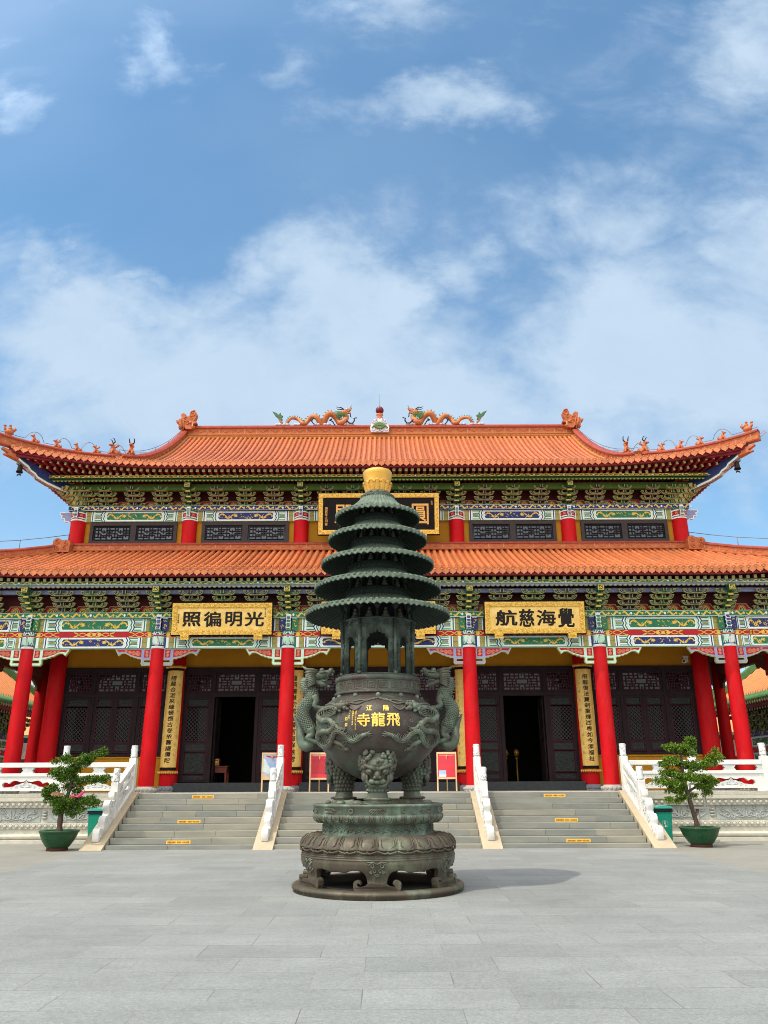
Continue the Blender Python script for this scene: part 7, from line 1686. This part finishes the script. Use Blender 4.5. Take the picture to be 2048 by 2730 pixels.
for (x, y, lab) in ((-7.60, 22.45, 'green wheeled bin with dark rim, half hidden behind the left stair balustrade'), (7.66, 22.35, 'green wheeled bin with a white symbol, between right stair balustrade and potted tree')):
    t = thing('rubbish_bin', (x, y, 0), lab, 'bin', 'green bins beside the stairs')
    m = MB(); a, b = .17, .215; z1 = .88
    for z0_, z1_, w0, w1 in ((.06, .80, .17, .215), ):
        v = [(x - w0, y - w0, z0_), (x + w0, y - w0, z0_), (x + w0, y + w0, z0_), (x - w0, y + w0, z0_), (x - w1, y - w1, z1_), (x + w1, y - w1, z1_), (x + w1, y + w1, z1_), (x - w1, y + w1, z1_)]
        m.add(v, [(3, 2, 1, 0), (4, 5, 6, 7), (0, 1, 5, 4), (1, 2, 6, 5), (2, 3, 7, 6), (3, 0, 4, 7)])
    o = m.build('bin_body', ['bin_green'], t, bevel=.02)
    MB().box(x - .235, x + .235, y - .235, y + .235, .80, .875).build('bin_rim', ['bin_dark'], t, bevel=.01)
    MB().prism([(x - .24, .88), (x + .24, .88), (x + .235, .92), (x + .1, .955), (x - .1, .955), (x - .235, .92)], y - .25, y + .24).build('bin_lid', ['bin_lid'], t, bevel=.01)
    for s in (-1, 1): MB().tube([(x + s * .15, y + .20, .08), (x + s * .20, y + .20, .08)], .08, 16).build('wheel', ['bin_dark'], t)
    if x > 0:
        g = MB()
        def FR(u, v): return (x + u, y - .17 - .045 * (v - .06) / .74 - .004, v)
        for r0, r1 in ((.085, .078),):
            for i in range(24): a, b = 2 * math.pi * i / 24, 2 * math.pi * (i + 1) / 24; g.add([FR(r0 * math.cos(a), .50 + r0 * math.sin(a)), FR(r0 * math.cos(b), .50 + r0 * math.sin(b)), FR(r1 * math.cos(b), .50 + r1 * math.sin(b)), FR(r1 * math.cos(a), .50 + r1 * math.sin(a))], [(0, 1, 2, 3)])
        for P_ in ([(-.008, .42), (.012, .42), (.02, .50), (-.01, .50)], [(.02, .43), (.035, .43), (.02, .49), (.0, .49)], [(-.015, .49), (.02, .49), (.015, .54), (-.01, .54)], [(-.03, .505), (-.018, .50), (-.005, .53), (-.012, .54)]): g.add([FR(a, b) for a, b in P_], [(0, 1, 2, 3)])
        g.add([FR(.0 + .014 * math.cos(a), .558 + .014 * math.sin(a)) for a in [2 * math.pi * i / 10 for i in range(10)]], [list(range(10))]); g.build('symbol', ['plastic_white'], o)
# folded metal sign stand in the right pot's lee
SX, SY = 8.62, 22.3
t = thing('sign_stand', (SX, SY, 0), 'empty grey metal sign stand on a pole behind the right potted tree', 'sign stand')
MB().tube([(SX, SY, .03), (SX, SY, .86)], .045, 12).build('pole', ['steel'], t)
MB().box(SX - .22, SX + .22, SY - .22, SY + .22, .0, .03).build('base_plate', ['steel'], t, bevel=.008)
m = MB(); frame_rect(m, SX - .14, SX + .24, .86, 1.52, SY - .03, .05, .05); m.box(SX - .17, SX + .33, SY - .10, SY + .10, .86, .91); m.hexa((SX + .30, SY, .9), (SX + .24, SY, 1.5), .03, .03); m.hexa((SX - .2, SY, .95), (SX - .2, SY, 1.45), .03, .03)
m.build('frame', ['steel'], t, bevel=.006)
tag(MB().box(8.75, 9.25, 22.62, 22.95, 0, .07).build('stone_slab', ['terrace_stone'], None, (9.0, 22.8, 0), bevel=.01), 'small flat stone slab on the ground behind the right potted tree', 'slab')

# ================================================================== side halls seen past the veranda
def side_hall(s, label):
    X = 17.0; Y0, Y1 = 20.0, 41.5; ZE = 5.05; D = 4.2; sl = .9
    t = thing('side_hall', (s * 20, 30, 0), label, 'building', 'side halls flanking the courtyard')
    m = MB(); p = lambda x, y, z: (s * x, y, z)
    A = [p(X, Y0, ZE), p(X, Y1, ZE), p(X + D, Y1 - D, ZE + sl * D), p(X + D, Y0, ZE + sl * D)]; m.add(A, [(0, 1, 2, 3)], 0)
    m.add([p(X, Y1, ZE), p(X + 2 * D, Y1, ZE), p(X + D, Y1 - D, ZE + sl * D)], [(0, 1, 2)], 0); m.add([p(X + 2 * D, Y0, ZE), p(X + 2 * D, Y1, ZE), p(X + D, Y1 - D, ZE + sl * D), p(X + D, Y0, ZE + sl * D)], [(3, 2, 1, 0)], 0)
    y = Y0 + .1
    while y < Y1 - .3:                                                # rows of tiles, shallow at this distance
        d = min(D, Y1 - y); m.tube([p(X, y, ZE + .01), p(X + d, y, ZE + sl * d + .01)], .045, 5, 0, False); y += .24
    rf = m.build('roof', ['wing_tile'], t)
    h = MB(); h.sweep([Vector(p(X + .1, Y1 - .1, ZE)), Vector(p(X + D, Y1 - D, ZE + sl * D))], [(-.2, 0), (-.2, .3), (-.1, .42), (.1, .42), (.2, .3), (.2, 0)], 0); h.sweep([Vector(p(X + D, Y0, ZE + sl * D)), Vector(p(X + D, Y1 - D, ZE + sl * D))], [(-.2, -.1), (-.2, .5), (.2, .5), (.2, -.1)], 0)
    for k in range(12):
        a = Vector(p(X + .1 + (D - .1) * k / 12, Y1 - .1 - (D - .1) * k / 12, ZE + sl * D * k / 12)); h.hexa(a + Vector((-s * .21, -.0, .05)), a + Vector((-s * .21, -.0, .42)), .03, .03, mat=1)
    h.build('hip_ridge', ['wing_green', 'cream'], rf)
    e = MB(); y = Y0 + .1
    while y < Y1:
        c = Vector(p(X, y, ZE + .02)); e.tube([c + Vector((s * -.05, 0, -.03)), c + Vector((s * .3, 0, .27))], .085, 8, 0); e.prism([(-.09, 0), (.09, 0), (0, -.16)], -.015, .015, 1, Matrix.Translation(c + Vector((0, .12, -.02))) @ Matrix.Rotation(R(90), 4, 'Z')); e.hexa(c + Vector((s * .25, 0, .24)), c + Vector((s * .25, 0, .42)), .05, .05, .01, .01, 0); y += .24
    e.build('eave_tiles', ['wing_green', 'cream'], rf)
    r = MB(); r.box(*sorted((s * (X + .15), s * (X + .25))), Y0, Y1, ZE - .30, ZE - .08, 0); y = Y0
    while y < Y1: r.hexa(p(X + .2, y, ZE - .36), p(X + 1.2, y, ZE - .12), .1, .12, mat=0); r.box(*sorted((s * (X + .185), s * (X + .198))), y - .05, y + .05, ZE - .42, ZE - .32, 1); y += .26
    r.build('eave_rafters', ['eave_red', 'cream'], t)
    b = MB(); b.box(*sorted((s * (X + 1.2), s * (X + 1.4))), Y0, Y1 - 1.2, ZE - 1.25, ZE - .1, 0); b.build('bracket_board', ['dark_green'], t)
    y = Y0 + 10.5
    while y < Y1 - 1.3: inst('bracket_set', BR[(int(y) % 2, 0)], t, (s * (X + 1.2), y, ZE - 1.2), R(-90 * s), (1, 1, 1.3)); y += 1.05
    for i in range(5):
        y0, y1 = Y0 + 4.05 * i, Y0 + 4.05 * (i + 1)
        for zz0, zz1, mt, nm in ((ZE - 1.45, ZE - 1.25, 2, 'gilded_band'), (ZE - 1.95, ZE - 1.47, 0, 'painted_beam'), (ZE - 2.2, ZE - 1.97, 5, 'red_beam'), (ZE - 2.65, ZE - 2.22, 0, 'painted_beam')):
            q = MB(); M = Matrix.Translation((s * (X + 1.15), (y0 + y1) / 2, 0)) @ Matrix.Rotation(R(-90 * s), 4, 'Z'); L = (y1 - y0) / 2
            g = MB(); g.box(-L, L, 0, .2, zz0, zz1, mt); hh = zz1 - zz0
            if mt == 0:
                g.rect(-L * .5, L * .5, zz0 + .1 * hh, zz1 - .1 * hh, -.004, 1); g.rect(-L * .48, L * .48, zz0 + .18 * hh, zz1 - .18 * hh, -.008, 2 if i % 2 else 3); blots(g, -L * .45, L * .45, zz0 + .25 * hh, zz1 - .25 * hh, -.012, 4, 22, .12)
                for u in (-1, 1):
                    for a, w_, k in ((.56, .05, 2), (.64, .04, 1), (.72, .06, 3), (.82, .12, 6)): g.rect(*sorted((u * L * a, u * L * (a + w_))), zz0, zz1, -.004, k)
            else: blots(g, -L * .95, L * .95, zz0 + .1 * hh, zz1 - .1 * hh, -.006, 4, 22, .10)
            q.join(g, M); q.build(nm, PAL, t)
        MB().lathe([(.22, 0), (.22, ZE - 1.3)], 20, (s * (X + 1.2), y1)).build('pillar', ['pillar_red'], t)
    w = MB(); w.box(*sorted((s * (X + 3), s * (X + 3.2))), Y0, Y1 - 1.2, 0, ZE + .3, 0); w.build('wall', ['interior_dark'], t)
    MB().box(*sorted((s * (X + 2.9), s * (X + 2.98))), Y0, Y1 - 1.2, ZE - 3.0, ZE - 2.3).build('lintel', ['wall_yellow'], t)
    MB().box(*sorted((s * (X + .6), s * (X + 8))), Y0, Y1, .0, .5).build('plinth', ['terrace_stone'], t)
side_hall(-1, 'side hall with an orange roof and green eave tiles, seen past the left pillars')
side_hall(1, 'side hall with an orange roof and green eave tiles, seen past the right pillars')

def gallery(s, label):
    xa, xb = sorted((s * 13.0, s * 27.0)); y = 47.0; t = thing('courtyard_gallery', (s * 20, y, 0), label, 'building', 'galleries closing the courtyard behind the hall')
    MB().box(xa, xb, y, y + .3, 0, 4.2).build('wall', ['white_paint'], t); MB().box(xa, xb, y - .04, y - .002, 1.2, 2.9).build('window_band', ['wood_red'], t)
    m = MB(); m.box(xa, xb, y - .6, y - .4, 3.7, 4.15, 0); n = 12
    for i in range(n): m.rect(lerp(xa, xb, (i + .15) / n), lerp(xa, xb, (i + .85) / n), 3.78, 4.07, y - .603, 2 if i % 2 else 3)
    m.build('painted_beam', PAL, t)
    for i in range(6): MB().lathe([(.18, 0), (.18, 3.7)], 14, (lerp(xa + .3, xb - .3, i / 5), y - .5)).build('pillar', ['pillar_red'], t)
    r = MB(); r.add([(xa, y - 1.4, 4.2), (xb, y - 1.4, 4.2), (xb, y + 2.5, 6.6), (xa, y + 2.5, 6.6)], [(0, 1, 2, 3)], 0); r.box(xa, xb, y - 1.42, y - 1.3, 4.02, 4.19, 1); r.box(xa, xb, y + 2.4, y + 2.8, 6.4, 7.0, 1)
    r.build('roof', ['wing_tile', 'wing_green'], t)
gallery(-1, 'low gallery behind the hall, glimpsed between the left pillars')
gallery(1, 'low gallery behind the hall, glimpsed between the right pillars')
